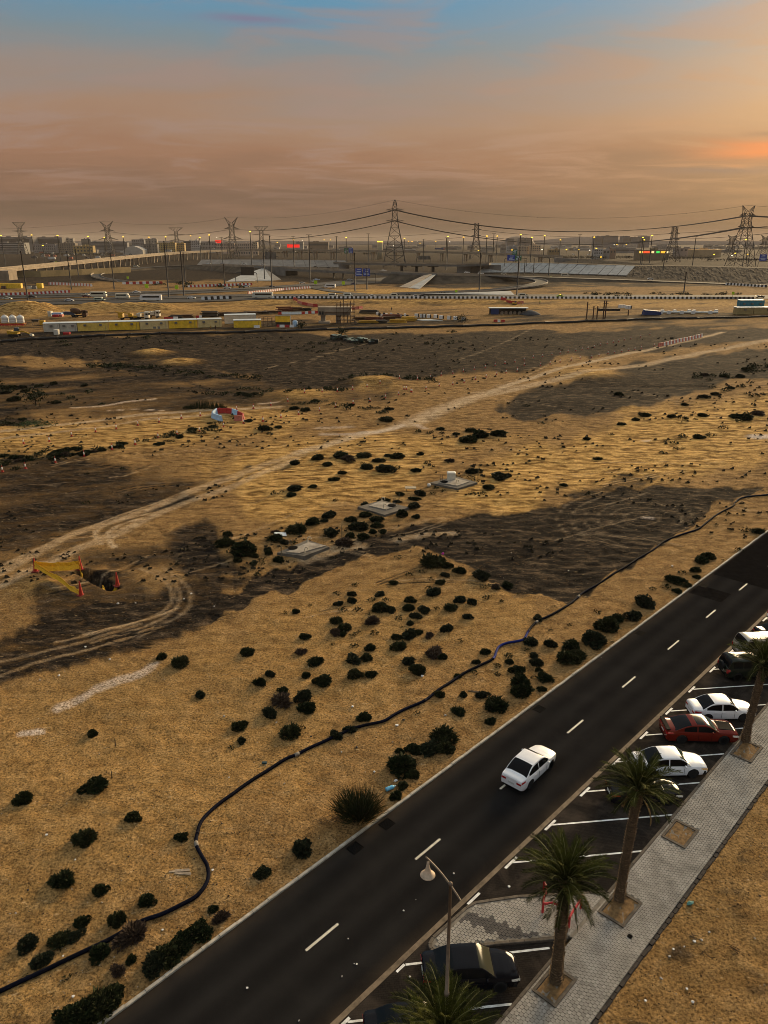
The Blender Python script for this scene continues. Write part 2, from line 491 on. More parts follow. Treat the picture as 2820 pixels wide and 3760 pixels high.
for k in range(58):   # stray tyre tracks of the site traffic
 u0, v0 = _rt.uniform(-40, 1700), _rt.choice([_rt.uniform(760, 1010), _rt.uniform(980, 1180), _rt.uniform(1150, 1420)])
 if v0 > 1180 and u0 > 900: continue
 ln = _rt.uniform(60, 260); bend = _rt.uniform(-.35, .35); sl = _rt.uniform(-.42, .10)
 pts = [(u0 + ln * t, v0 + ln * t * sl + bend * ln * t * t * .5) for t in (0, .25, .5, .75, 1)]
 dv = 2.0 + (v0 - 700) / 120
 for q in (0, 1): TRACK.append(([(a, b + q * dv) for a, b in pts], .13, _rt.choice([.38, .30, -.45, -.3])))
WHITE = [
 ([(128, 1532), (190, 1502), (255, 1472), (305, 1450), (322, 1438)], .5, .62),
 ([(50, 1582), (85, 1580)], .35, .8),
 ([(300, 1452), (335, 1432)], .25, .6),
 ([(160, 880), (215, 876), (290, 866), (330, 862)], .5, .7),
 ([(235, 885), (290, 882), (350, 885)], .25, .7),
 ([(700, 938), (760, 940), (830, 930), (870, 918)], .8, .5),
 ([(690, 925), (760, 922)], .8, .35),
 ([(1630, 943), (1700, 945)], 1.6, .95),
 ([(1390, 1115), (1410, 1117)], .35, .6),
 ([(1390, 950), (1400, 949)], .5, .8),
 ([(560, 872), (600, 868)], .4, .6),
 ([(900, 918), (920, 926)], .7, .5),
]
ys = [10.0]
while ys[-1] < 15000:
 y = ys[-1]
 ys.append(y + min(max(0.15, y * y / 24600 * 0.85), 0.14 * y))
ys = np.array(ys)
ss = np.linspace(-1.15, 1.15, 521)
S_, Y_ = np.meshgrid(ss, ys)
X_ = S_ * Y_
gx = X_.ravel(); gy = Y_.ravel()
NR, NC = X_.shape
# warp so that no edge is a clean curve
sc_ = np.clip(gy / 60.0, 0.6, 8.0)
wx = gx + (fbm(gx / (1.6 * sc_), gy / (1.6 * sc_), 4, 5) - .5) * 2.6 * sc_
wy = gy + (fbm(gx / (1.6 * sc_), gy / (1.6 * sc_), 4, 9) - .5) * 2.6 * sc_
def cull(pts, pad):
 a = np.array(pts)
 return np.where((gx > a[:, 0].min() - pad) & (gx < a[:, 0].max() + pad) & (gy > a[:, 1].min() - pad) & (gy < a[:, 1].max() + pad))[0]
_q = sc_ * 1.0
EDGE = (fbm((gx * .9 + gy * .43) / (3.6 * _q), (-gx * .43 + gy * .9) / (1.3 * _q), 5, 63, .62) - .5) * 1.6 + (fbm(gx / (11 * _q), gy / (7 * _q), 3, 65) - .5) * 1.2
def area_field(lst):
 f = np.zeros(gx.shape)
 for pts, soft, st in lst:
  P = gp(pts)
  pad = max(soft * max(p[1] for p in P) * 3, 4) + 8
  ix = cull(P, pad)
  if len(ix) == 0: continue
  d = seg_dist(wx[ix], wy[ix], P + [P[0]])
  sd_ = np.where(inside(wx[ix], wy[ix], P), d, -d)
  sf = max(soft, .016)
  f[ix] = np.maximum(f[ix], st * smooth01(sd_ / (sf * gy[ix]) * .8 + 0.5 + EDGE[ix] * 1.15))
 return f
def line_field(lst, warp=0.35):
 f = np.zeros(gx.shape)
 for pts, hw, st in lst:
  P = gp(pts)
  P = sm2(P, 4) if len(P) > 2 else P
  ix = cull(P, hw * 4 + 2)
  if len(ix) == 0: continue
  X = gx[ix] + warp * (wx[ix] - gx[ix]) / sc_[ix] * min(1, hw); Y = gy[ix] + warp * (wy[ix] - gy[ix]) / sc_[ix] * min(1, hw)
  d = seg_dist(X, Y, P)
  hw_ = np.maximum(hw, gy[ix] / 1100.0)
  v = st * smooth01(1.45 - d / hw_)
  f[ix] = np.where(np.abs(v) > np.abs(f[ix]), v, f[ix])
 return f
dark = area_field(DARK); gold = area_field(GOLD); track = line_field(TRACK); white = line_field(WHITE, 1.0)
nn = (gx - RO.x) * RN.x + (gy - RO.y) * RN.y
# broad mottling of the plain, stretched along the direction the graders worked
rx_ = gx * .86 + gy * .5; ry_ = -gx * .5 + gy * .86
mott = fbm(rx_ / 26, ry_ / 7, 5, 21)
mott2 = fbm(rx_ / 5.5, ry_ / 1.3, 4, 33)
far = smooth01((gy - 90) / 200)
dark = np.clip(dark * 1.15 + (mott - .455) * (0.7 + 1.3 * far) * (gy > 45) + (mott2 - .5) * .4 * smooth01((gy - 40) / 40) * (0.3 + dark), 0, 1)
plot = smooth01((nn - N_WALK - .4) / .8)
dark = np.clip(dark + plot * (.16 + 1.1 * (fbm(gx / 1.3, gy / 1.3, 4, 55) - .5)), 0, 1)
dark = np.clip(dark + .75 * smooth01((gy - 640) / 120), 0, 1)
dark = np.clip(dark - np.maximum(track, 0) * .9 - white * .8, 0, 1)
dark = np.clip(dark + np.maximum(-track, 0), 0, 1)
# ruts: parallel tyre lines beside the main tracks
rut = np.zeros(gx.shape)
for pts, hw, st in TRACK:
 if hw >= 0.8:
  P = sm2(gp(pts), 4); ix = cull(P, hw * 4 + 3)
  if len(ix):
   d = seg_dist(gx[ix] + (wx[ix] - gx[ix]) * .04, gy[ix] + (wy[ix] - gy[ix]) * .04, P)
   rut[ix] = np.maximum(rut[ix], smooth01(1.3 - d / (hw * 3.2)) * (0.5 + 0.5 * np.cos(d * 2 * np.pi / .62)))
# relief
s_along = (gx - RO.x) * RU.x + (gy - RO.y) * RU.y
z = (fbm(gx / 9, gy / 9, 4, 2) - .5) * .55 + (fbm(gx / 1.1, gy / 1.1, 3, 3) - .5) * .13
z += (fbm(gx / .42, gy / .42, 2, 4) - .5) * .045 * (gy < 75)
z += (fbm(rx_ / 12, ry_ / 2.2, 3, 6) - .5) * .2 * smooth01((gy - 60) / 60)
z -= dark * .16 * smooth01((gy - 45) / 20) * (gy < 180)
z += (fbm(gx / .8, gy / .8, 3, 41) - .5) * .22 * dark * (gy < 140)
z -= np.maximum(track, 0) * .07
z += (rut - .4) * .05 * (gy < 160)
# shoulder of earth kept clear of the street
road_m = smooth01(1 - np.clip(np.maximum(-.45 - nn, nn - (N_WALK + .5)), 0, 1e9) / 2.4)
z = z * (1 - road_m) + road_m * 0.035
in_road = (nn > -.10) & (nn < N_WALK + .12)
z = np.where(in_road, -0.22, z)
z += np.where((nn > N_WALK + .3), smooth01((nn - N_WALK - .3) / 2) * .02, 0)
# excavated pit in the middle distance
PIT = [G(285, 2100), G(300, 2088), G(345, 2105), G(425, 2148), G(395, 2158)]
# sand heaps
for u, v, w, h in [(1375, 1405, 7, 1.6), (560, 1304, 7, 1.8), (660, 1336, 7, 1.4), (1120, 1448, 7, .9), (2170, 1376, 9, 1.0), (120, 1150, 7, 3.4), (180, 1146, 6, 3.2), (60, 1152, 8, 3.0), (28, 1150, 7, 2.6)]:
 p = G(u, v); z += h * np.exp(-(((gx - p.x) / w) ** 2 + ((gy - p.y) / (w * 1.0)) ** 2))
 gold = np.maximum(gold, .9 * np.exp(-(((gx - p.x) / w) ** 2 + ((gy - p.y) / (w * 1.4)) ** 2) * 1.2))
 dark = dark * (1 - np.exp(-(((gx - p.x) / w) ** 2 + ((gy - p.y) / w) ** 2) * 1.2))
z = np.where(gy > 430, z * .15, z)
# the long sand bank below the highway
for (u0, v0), (u1, v1), w, h in [((330, 1130), (590, 1135), 8, 4.0), ((1240, 1112), (1840, 1112), 7, 2.6), ((900, 1112), (1060, 1112), 6, 2.2)]:
 a = G(u0, v0); b = G(u1, v1); d = seg_dist(gx, gy, [(a.x, a.y), (b.x, b.y)])
 q = np.exp(-(d / w) ** 2); z += h * q * (.75 + .5 * (fbm(gx / 9, gy / 9, 3, 77) - .5)); gold = np.maximum(gold, q); dark *= (1 - q)
# spoil left beside the trench, and the trench itself
tc0 = G(300, 2092); tc1 = G(415, 2155); spo = G(170, 2150)
d = seg_dist(gx, gy, [(tc0.x, tc0.y), (tc1.x, tc1.y)])
z -= 1.1 * smooth01((.75 - d) / .45)
z += .5 * np.exp(-(((gx - spo.x) / 2.2) ** 2 + ((gy - spo.y) / 1.3) ** 2))
tb = G(380, 2100); q = np.exp(-(((gx - tb.x) / 1.6) ** 2 + ((gy - tb.y) / .7) ** 2)); z += .32 * q
gold = np.maximum(gold, .8 * np.exp(-(((gx - spo.x) / 2.6) ** 2 + ((gy - spo.y) / 1.6) ** 2)))
dark = np.clip(dark + .5 * q + .5 * smooth01((.85 - d) / .4), 0, 1)
Z_ = z
me = bpy.data.meshes.new("ground")
nv = NR * NC
me.vertices.add(nv)
co = np.stack([gx, gy, Z_], 1).astype(np.float32)
me.vertices.foreach_set('co', co.ravel())
i0 = (np.arange(NR - 1)[:, None] * NC + np.arange(NC - 1)[None, :]).ravel()
quads = np.stack([i0, i0 + 1, i0 + NC + 1, i0 + NC], 1).astype(np.int32)
me.loops.add(quads.size); me.polygons.add(len(quads))
me.loops.foreach_set('vertex_index', quads.ravel())
me.polygons.foreach_set('loop_start', np.arange(0, quads.size, 4, dtype=np.int32))
me.polygons.foreach_set('use_smooth', np.ones(len(quads), bool))
me.update(calc_edges=True)
at = me.attributes.new('soil', 'FLOAT_COLOR', 'POINT')
at.data.foreach_set('color', np.stack([dark, np.clip(gold, 0, 1), np.clip(np.maximum(track, 0), 0, 1), np.clip(white, 0, 1)], 1).astype(np.float32).ravel())
def ground_z(x, y):
 """height of the ground sheet"""
 if y < ys[0]: return 0.0
 i = int(np.searchsorted(ys, y)) - 1
 i = max(0, min(i, NR - 2))
 s = x / y
 j = int((s - ss[0]) / (ss[1] - ss[0])); j = max(0, min(j, NC - 2))
 return float(Z_[i * NC + j])
gm = bpy.data.materials.new("desert_ground"); gm.use_nodes = True
nt = gm.node_tree; nd = nt.nodes; lk = nt.links; bs = nd['Principled BSDF']
bs.inputs['Roughness'].default_value = 1.0; bs.inputs['Specular IOR Level'].default_value = 0.02
def N_(t, **kw):
 n = nd.new(t)
 for k, v in kw.items(): setattr(n, k, v)
 return n
def nz(scale, detail=6, rough=.6, vec=None, dist=0.0):
 n = N_('ShaderNodeTexNoise'); n.inputs['Scale'].default_value = scale; n.inputs['Detail'].default_value = detail
 n.inputs['Roughness'].default_value = rough; n.inputs['Distortion'].default_value = dist
 lk.new(vec, n.inputs[0]); return n.outputs[0]
def rmp(fac, stops):
 n = N_('ShaderNodeValToRGB'); el = n.color_ramp.elements
 while len(el) > 1: el.remove(el[-1])
 for i, (p, c) in enumerate(stops):
  e = el[0] if i == 0 else el.new(p)
  e.position = p; e.color = (*c, 1) if len(c) == 3 else c
 lk.new(fac, n.inputs[0]); return n.outputs[0]
def mx(fac, a, b, blend='MIX'):
 n = N_('ShaderNodeMix', data_type='RGBA', blend_type=blend)
 if isinstance(fac, (int, float)): n.inputs[0].default_value = fac
 else: lk.new(fac, n.inputs[0])
 for i, v in ((6, a), (7, b)):
  if isinstance(v, tuple): n.inputs[i].default_value = (*v, 1)
  else: lk.new(v, n.inputs[i])
 return n.outputs[2]
def mth(op, a, b=None, clamp=False):
 n = N_('ShaderNodeMath', operation=op, use_clamp=clamp)
 for i, v in enumerate((a, b)):
  if v is None: continue
  if isinstance(v, (int, float)): n.inputs[i].default_value = v
  else: lk.new(v, n.inputs[i])
 return n.outputs[0]
tcg = N_('ShaderNodeNewGeometry').outputs['Position']
mp = N_('ShaderNodeMapping'); mp.inputs['Rotation'].default_value = (0, 0, math.radians(-28)); mp.inputs['Scale'].default_value = (.42, 1.15, 1)
lk.new(tcg, mp.inputs[0]); strv = mp.outputs[0]
at_n = N_('ShaderNodeAttribute', attribute_name='soil')
sp_ = N_('ShaderNodeSeparateColor'); lk.new(at_n.outputs['Color'], sp_.inputs[0])
dk_, gd_, tr_, wh_ = sp_.outputs[0], sp_.outputs[1], sp_.outputs[2], at_n.outputs['Alpha']
n_big = nz(.11, 5, .6, tcg, .5)
n_mid = nz(.9, 6, .65, tcg, .3)
n_fine = nz(7.0, 6, .7, tcg)
n_str = nz(.9, 6, .62, strv, .4)
n_str2 = nz(.28, 5, .6, strv, .6)
sand = rmp(n_mid, [(.30, (.150, .083, .029)), (.50, (.272, .162, .063)), (.72, (.400, .255, .112))])
sand = mx(mth('MULTIPLY', n_big, .55), sand, (.185, .105, .040))
goldc = rmp(n_str, [(.34, (.24, .128, .034)), (.52, (.43, .255, .080)), (.72, (.60, .385, .145))])
pxyz = N_('ShaderNodeSeparateXYZ'); lk.new(tcg, pxyz.inputs[0])
graded = rmp(mth('DIVIDE', pxyz.outputs[1], 200.0), [(.24, (0, 0, 0)), (.5, (1, 1, 1))])
c = mx(gd_, sand, goldc)
streaks = rmp(n_str, [(.37, (.46, .43, .40)), (.51, (1, 1, 1)), (.66, (1.32, 1.3, 1.24))])
c = mx(graded, c, mx(1.0, c, streaks, 'MULTIPLY'))
darkc = rmp(n_str, [(.36, (.0075, .0062, .0050)), (.52, (.021, .0165, .0125)), (.68, (.115, .080, .048))])
dfac = mth('ADD', dk_, mth('MULTIPLY', mth('SUBTRACT', n_str, .5), 1.15))
dfac = mth('ADD', dfac, mth('MULTIPLY', mth('SUBTRACT', n_mid, .5), .7))
dfac = mth('ADD', dfac, mth('MULTIPLY', mth('SUBTRACT', n_str2, .5), .5))
dfac = mth('MULTIPLY', rmp(dfac, [(.26, (0, 0, 0)), (.50, (.62, .62, .62)), (.78, (1, 1, 1))]), rmp(dk_, [(.02, (0, 0, 0)), (.25, (1, 1, 1))]))
c = mx(dfac, c, darkc)
trc = rmp(n_str, [(.3, (.34, .235, .135)), (.6, (.56, .43, .28))])
tfac = mth('MULTIPLY', tr_, rmp(n_mid, [(.34, (.35, .35, .35)), (.56, (1, 1, 1))]))
c = mx(tfac, c, trc)
wfac = mth('MULTIPLY', wh_, rmp(n_fine, [(.33, (.15, .15, .15)), (.55, (1, 1, 1))]), True)
c = mx(wfac, c, (.62, .52, .43))
# pebbles, crumbs and grain
peb = rmp(nz(1.5, 5, .65, tcg, .8), [(.56, (0, 0, 0)), (.66, (1, 1, 1))])
c = mx(mth('MULTIPLY', peb, .42), c, (.095, .055, .024))
peb2 = rmp(nz(5.5, 3, .55, tcg), [(.62, (0, 0, 0)), (.68, (1, 1, 1))])
c = mx(mth('MULTIPLY', peb2, .62), c, (.050, .030, .014))
peb3 = rmp(nz(4.3, 3, .55, mp.outputs[0]), [(.66, (0, 0, 0)), (.71, (1, 1, 1))])
c = mx(mth('MULTIPLY', peb3, .5), c, (.50, .36, .20))
grain = rmp(n_fine, [(.36, (.40, .38, .36)), (.5, (1, 1, 1)), (.64, (1.5, 1.46, 1.40))])
c = mx(1.0, c, grain, 'MULTIPLY')
lk.new(c, bs.inputs['Base Color'])
hb = mth('ADD', mth('MULTIPLY', n_fine, .45), mth('MULTIPLY', n_mid, 1.1))
bp = N_('ShaderNodeBump'); bp.inputs['Strength'].default_value = .9; bp.inputs['Distance'].default_value = .2
lk.new(hb, bp.inputs['Height']); lk.new(bp.outputs[0], bs.inputs['Normal'])
me.materials.append(gm)
ground = struct(link("ground", me))
# ------------------------------------------------------------------ street, parking bays, pavement
def road_mat(name, stops, big=.35, gloss=.75, bricks=None, lanes=False):
 m = bpy.data.materials.new(name); m.use_nodes = True
 global nt, nd, lk
 nt = m.node_tree; nd = nt.nodes; lk = nt.links; b = nd['Principled BSDF']
 b.inputs['Specular IOR Level'].default_value = .0
 pos = N_('ShaderNodeNewGeometry').outputs['Position']
 mpp = N_('ShaderNodeMapping'); mpp.inputs['Rotation'].default_value = (0, 0, -RZ)
 lk.new(pos, mpp.inputs[0])
 base = mpp.outputs[0]
 st = N_('ShaderNodeMapping'); st.inputs['Scale'].default_value = (.06, 1.0, 1); lk.new(base, st.inputs[0])
 n1 = nz(.35, 6, .65, base, .6); n2 = nz(14, 5, .7, base); n3 = nz(1.1, 4, .6, st.outputs[0])
 c = rmp(n1, [(.3, stops[0]), (.52, stops[1]), (.75, stops[2])])
 c = mx(mth('MULTIPLY', n3, big), c, stops[0])
 g = rmp(n2, [(.25, (.72, .72, .72)), (.5, (1, 1, 1)), (.8, (1.25, 1.25, 1.25))])
 c = mx(1.0, c, g, 'MULTIPLY')
 spots = rmp(nz(1.9, 2, .5, base), [(.73, (0, 0, 0)), (.77, (1, 1, 1))])
 c = mx(mth('MULTIPLY', spots, .5), c, tuple(x * .45 for x in stops[0]))
 if lanes:
  y0 = -RO.x * math.sin(RZ) + RO.y * math.cos(RZ)
  sx = N_('ShaderNodeSeparateXYZ'); lk.new(base, sx.inputs[0])
  nacr = mth('SUBTRACT', y0, sx.outputs[1])
  # sand blown in from the verge and along the channel, thinning out in patches
  drift = mth('MULTIPLY', rmp(mth('DIVIDE', nacr, 7.06), [(0, (1, 1, 1)), (.045, (.55, .55, .55)), (.13, (0, 0, 0)), (.90, (0, 0, 0)), (.97, (.4, .4, .4)), (1, (.7, .7, .7))]), rmp(n1, [(.3, (.15, .15, .15)), (.62, (1, 1, 1))]))
  c = mx(mth('MULTIPLY', drift, .38), c, (.105, .070, .038))
  # polished wheel paths
  wp = mth('MULTIPLY', mth('ADD', mth('SINE', mth('MULTIPLY', nacr, 3.56)), 1.0), .5)
  c = mx(mth('MULTIPLY', wp, mth('MULTIPLY', n3, .5)), c, tuple(x * 1.7 for x in stops[2]))
 if bricks:
  br = N_('ShaderNodeTexBrick'); br.inputs['Scale'].default_value = 1.0
  br.inputs['Brick Width'].default_value = .22; br.inputs['Row Height'].default_value = .11; br.inputs['Mortar Size'].default_value = .012
  br.inputs['Color1'].default_value = (.85, .85, .85, 1); br.inputs['Color2'].default_value = (1.15, 1.12, 1.1, 1); br.inputs['Mortar'].default_value = (.45, .45, .45, 1)
  rt = N_('ShaderNodeMapping'); rt.inputs['Rotation'].default_value = (0, 0, bricks); lk.new(pos, rt.inputs[0]); lk.new(rt.outputs[0], br.inputs[0])
  c = mx(.75, c, mx(1.0, c, br.outputs[0], 'MULTIPLY'))
  stain = rmp(nz(.55, 6, .6, pos, 1.0), [(.45, (0, 0, 0)), (.7, (1, 1, 1))])
  c = mx(mth('MULTIPLY', stain, .5), c, (.085, .066, .05))
 lk.new(c, b.inputs['Base Color'])
 lk.new(rmp(n1, [(.3, (gloss - .1,) * 3), (.7, (gloss + .12,) * 3)]), b.inputs['Roughness'])
 bpn = N_('ShaderNodeBump'); bpn.inputs['Strength'].default_value = .35; bpn.inputs['Distance'].default_value = .01
 lk.new(n2, bpn.inputs['Height']); lk.new(bpn.outputs[0], b.inputs['Normal'])
 return m
M_ASPH = road_mat("asphalt", [(.0108, .0100, .0096), (.0145, .0135, .0128), (.0205, .0190, .0176)], lanes=True)
M_BAY = road_mat("dark_paver_bays", [(.019, .016, .0135), (.028, .0235, .0195), (.045, .037, .030)], .3, .8, bricks=math.radians(-6.5))
M_PATCH = mat("asphalt_patch", (.0090, .0080, .0074), .9, .4, 1.5, spec=0.0)
M_STRIP = mat("concrete_strip", (.17, .125, .08), .9, .45, 2.2, bump=.3)
M_KERB = mat("kerb_concrete", (.44, .39, .31), .9, .4, 3.0, bump=.4, bscale=30)
M_KERB2 = mat("kerb_dusty", (.115, .092, .068), .9, .45, 3.0, bump=.4, bscale=30)
M_PAVE = mat("paver_light", (.32, .29, .245), .9, .35, 1.1)
M_PAVEB = mat("paver_bed", (.20, .172, .135), .95, .4, 4)
M_PAVED = mat("paver_dark", (.085, .075, .068), .9, .35, 1.6)
M_WHITE = mat("road_paint", (.78, .78, .74), .7, .25, 3.5, second=(.52, .50, .45))
M_WHITE2 = mat("road_paint_worn", (.62, .58, .46), .75, .3, 5, second=(.42, .38, .30))
M_IRON = mat("cast_iron", (.0045, .0042, .004), .9, .3, 8, spec=.03)
M_EDGE = mat("edging_brick", (.045, .035, .028), .9, .45, 3)
def sheet(name, poly, z, m, kind=True):
 b = MB(); n = len(poly); b.add([(p.x, p.y, z) for p in poly], [tuple(range(n))])
 o = b.build(name, m)
 me_ = o.data
 if me_.polygons[0].normal.z < 0: me_.flip_normals()
 if kind: struct(o)
 return o
def strip(n0, n1, s0, s1, step=2.0):
 k = max(1, int((s1 - s0) / step))
 a = [R(n0, s0 + (s1 - s0) * i / k) for i in range(k + 1)]
 b = [R(n1, s0 + (s1 - s0) * i / k) for i in range(k + 1)]
 return a + b[::-1]
road = sheet("road", [R(0, S0), R(W_ROAD, S0), R(W_ROAD, S1), R(0, S1)], 0.0, M_ASPH)
bay = sheet("parking_bays", [R(W_PARK, S0), R(N_KERB, S0), R(N_KERB, S1), R(W_PARK, S1)], 0.0, M_BAY)
ks = struct(MB().prism([R(W_ROAD, S0), R(W_PARK - .02, S0), R(W_PARK - .02, S1), R(W_ROAD, S1)], -.1, .006).build("channel_strip", M_STRIP))
walk_bed = struct(MB().prism([R(N_KERB + .16, S0), R(N_WALK, S0), R(N_WALK, S1), R(N_KERB + .16, S1)], -.2, .095).build("pavement", M_PAVEB))
# asphalt patches
for k, (n0, n1, s0, s1) in enumerate([(.15, 6.9, 66, 92), (.2, 3.3, 60, 62.5)]):
 p = strip(n0, n1, s0, s1, 9)
 o = sheet("asphalt_patch", p, 0.004, M_PATCH, False); o.parent = road
# kerb stones along the left side
kerb_row = struct(empty("kerb"))
def stone_mesh(L, w, h, m, name):
 b = MB(); x = L / 2 - .008
 b.add([(-x, -w / 2, -.15), (x, -w / 2, -.15), (x, w / 2, -.15), (-x, w / 2, -.15), (-x, -w / 2, h - .02), (x, -w / 2, h - .02), (x, w / 2, h), (-x, w / 2, h),
           (-x, -w / 2 + .03, h), (x, -w / 2 + .03, h)],
          [(0, 3, 2, 1), (0, 1, 5, 4), (4, 5, 9, 8), (8, 9, 6, 7), (1, 2, 6, 9, 5), (3, 0, 4, 8, 7), (2, 3, 7, 6)])
 return b.mesh(name, m)
km = [stone_mesh(1.0, .16, .10 + .012 * i, M_KERB, "kerbstone") for i in range(3)]
for i in range(96):
 s = S0 + 6 + i + .5
 link("kerbstone", km[i % 3], kerb_row, R(-.085 + random.uniform(-.012, .012), s, random.uniform(-.012, .006)), RZ + math.pi * 0 + random.uniform(-.006, .006))
MB().prism([R(-.16, S0 + 102), R(0, S0 + 102), R(0, S1), R(-.16, S1)], -.1, .10).build("far_kerb_run", M_KERB, kerb_row)
# kerb between bays and pavement
kerb_row2 = struct(empty("pavement_kerb"))
km2 = [stone_mesh(.9, .15, .12, M_KERB2, "kerbstone_dark"), stone_mesh(.9, .15, .13, M_KERB2, "kerbstone_dark")]
ISL = (17.55, 21.35)      # where the planted nib joins the pavement
s = S0 + 8
while s < 75:
 if not (ISL[0] - .4 < s < ISL[1] + .2):
  link("kerbstone", km2[random.randint(0, 1)], kerb_row2, R(N_KERB + .08, s, random.uniform(-.006, .006)), RZ + random.uniform(-.005, .005))
 s += .9
MB().prism([R(N_KERB, 75), R(N_KERB + .15, 75), R(N_KERB + .15, S1), R(N_KERB, S1)], -.1, .12).build("far_kerb_run", M_KERB2, kerb_row2)
edge_row = struct(empty("pavement_edging"))
em = stone_mesh(.42, .18, .075, M_EDGE, "edging_stone")
s = S0 + 14
k = 0
while s < 62:
 link("edging_stone", em, edge_row, R(N_WALK + .10 + random.uniform(-.03, .03), s, random.uniform(-.02, .03)), RZ + random.uniform(-.06, .06), (random.uniform(.85, 1.05), 1, 1))
 s += .43
# the paved nib between the two groups of bays
nib = [R(7.72, 16.0), R(7.62, 15.4), R(7.60, 13.1), R(7.72, 12.68), R(8.05, 12.64), R(9.86, 14.99), R(12.14, 17.67), R(12.44, 17.75), R(12.44, 21.45), R(12.04, 21.24), R(9.14, 17.92)]
nib_o = struct(MB().prism(nib, -.1, .095).build("paved_nib", M_PAVEB))
def kerb_run(pts, w=.16, h=.125, L=.8, m=M_KERB2):
 for a, b in zip(pts[:-1], pts[1:]):
  d = b - a; n = max(1, round(d.length / L)); ang = math.atan2(d.y, d.x)
  mm = stone_mesh(d.length / n, w, h, m, "kerbstone_nib")
  for i in range(n):
   p = a + d * ((i + .5) / n)
   link("kerbstone", mm, nib_o, (p.x, p.y, random.uniform(-.005, .005)), ang)
kerb_run([R(12.20, 21.36), R(9.10, 18.02), R(7.74, 16.18), R(7.60, 15.6), R(7.52, 13.1), R(7.62, 12.70), R(7.86, 12.53), R(8.10, 12.55), R(9.90, 14.88), R(12.26, 17.62)])
# pavers of the walk and nib: nearest ones single, the rest joined
def poly_in(p, poly):
 r = False; n = len(poly)
 for i in range(n):
  x0, y0 = poly[i][0], poly[i][1]; x1, y1 = poly[(i + 1) % n][0], poly[(i + 1) % n][1]
  if (y0 > p[1]) != (y1 > p[1]) and p[0] < (x1 - x0) * (p[1] - y0) / (y1 - y0) + x0: r = not r
 return r
PITS = [(12.62, 13.72, 14.0, 15.85), (12.62, 13.9, 19.95, 22.0), (12.62, 13.9, 27.15, 29.05), (12.62, 13.85, 37.4, 39.6)]
PL, PW = .205, .165
pv = []
row = 0
n_ = N_KERB + .17
def paver_ok(n, s):
 for a, b, c, d in PITS:
  if a - PW / 2 < n < b + PW / 2 and c - PL / 2 < s < d + PL / 2: return False
 return True
for r_ in range(-36, 18):
 n = N_KERB + .17 + PW / 2 + r_ * PW
 if n > N_WALK - PW * .45: break
 off = (r_ % 2) * PL / 2
 s = 8.0 + off
 while s < 62:
  if r_ >= 0:
   ok = paver_ok(n, s)
  else:
   p = R(n, s); ok = 12 < s < 22 and all(poly_in((p.x + dx, p.y + dy), nib) for dx in (-.1, .1) for dy in (-.1, .1))
  if ok: pv.append((n, s))
  s += PL
def paver_geo(b, M, jz):
 x, y = PL / 2 - .004, PW / 2 - .004; h = .022 + jz; c = .012
 # lozenge-ended paver
 pl = [(-x, 0), (-x * .80, -y), (x * .80, -y), (x, 0), (x * .80, y), (-x * .80, y)]
 vs = [M @ Vector((q[0], q[1], 0)) for q in pl] + [M @ Vector((q[0] * .95, q[1] * .94, h)) for q in pl]
 b.add(vs, [(6, 7, 8, 9, 10, 11)] + [(i, (i + 1) % 6, 6 + (i + 1) % 6, 6 + i) for i in range(6)])
def dark_band(n, s):
 # the darker soldier band across the nib
 return abs((s - 15.4) - (n - 8.6) * .35 + .35 * math.sin(n * 9) * .4) < .38 and n < 11.2
pvs = sorted(pv, key=lambda q: R(*q).length)
pmesh = []
for mm in (M_PAVE, M_PAVED):
 b = MB(); paver_geo(b, Matrix.Identity(4), .0); pmesh.append(b.mesh("paver", mm))
vis = [q for q in pvs if q[1] > 11.6]
single = set(vis[:300])
rest = [MB(), MB()]
for q in pvs:
 p = R(q[0], q[1], .095); jz = random.uniform(-.006, .008)
 di = 1 if dark_band(*q) and q[0] < N_KERB + .1 else 0
 if q in single:
  o = link("paver", pmesh[di], walk_bed if q[0] > N_KERB + .1 else nib_o, p + Vector((0, 0, jz)), RZ)
  o.rotation_euler = (random.uniform(-.02, .02), random.uniform(-.02, .02), RZ + random.uniform(-.02, .02))
 else:
  Mx = Matrix.Translation(p) @ Matrix.Rotation(RZ + random.uniform(-.02, .02), 4, 'Z') @ Matrix.Rotation(random.uniform(-.02, .02), 4, 'X')
  paver_geo(rest[di], Mx, jz)
for b, mm in zip(rest, (M_PAVE, M_PAVED)):
 if b.v: tag(b.build("paver_field", mm, walk_bed), kind='stuff')
# beyond the built pavers
MB().prism([R(N_KERB + .17, 62), R(N_WALK - .02, 62), R(N_WALK - .02, S1), R(N_KERB + .17, S1)], .09, .128).build("far_paving", M_PAVE, walk_bed)
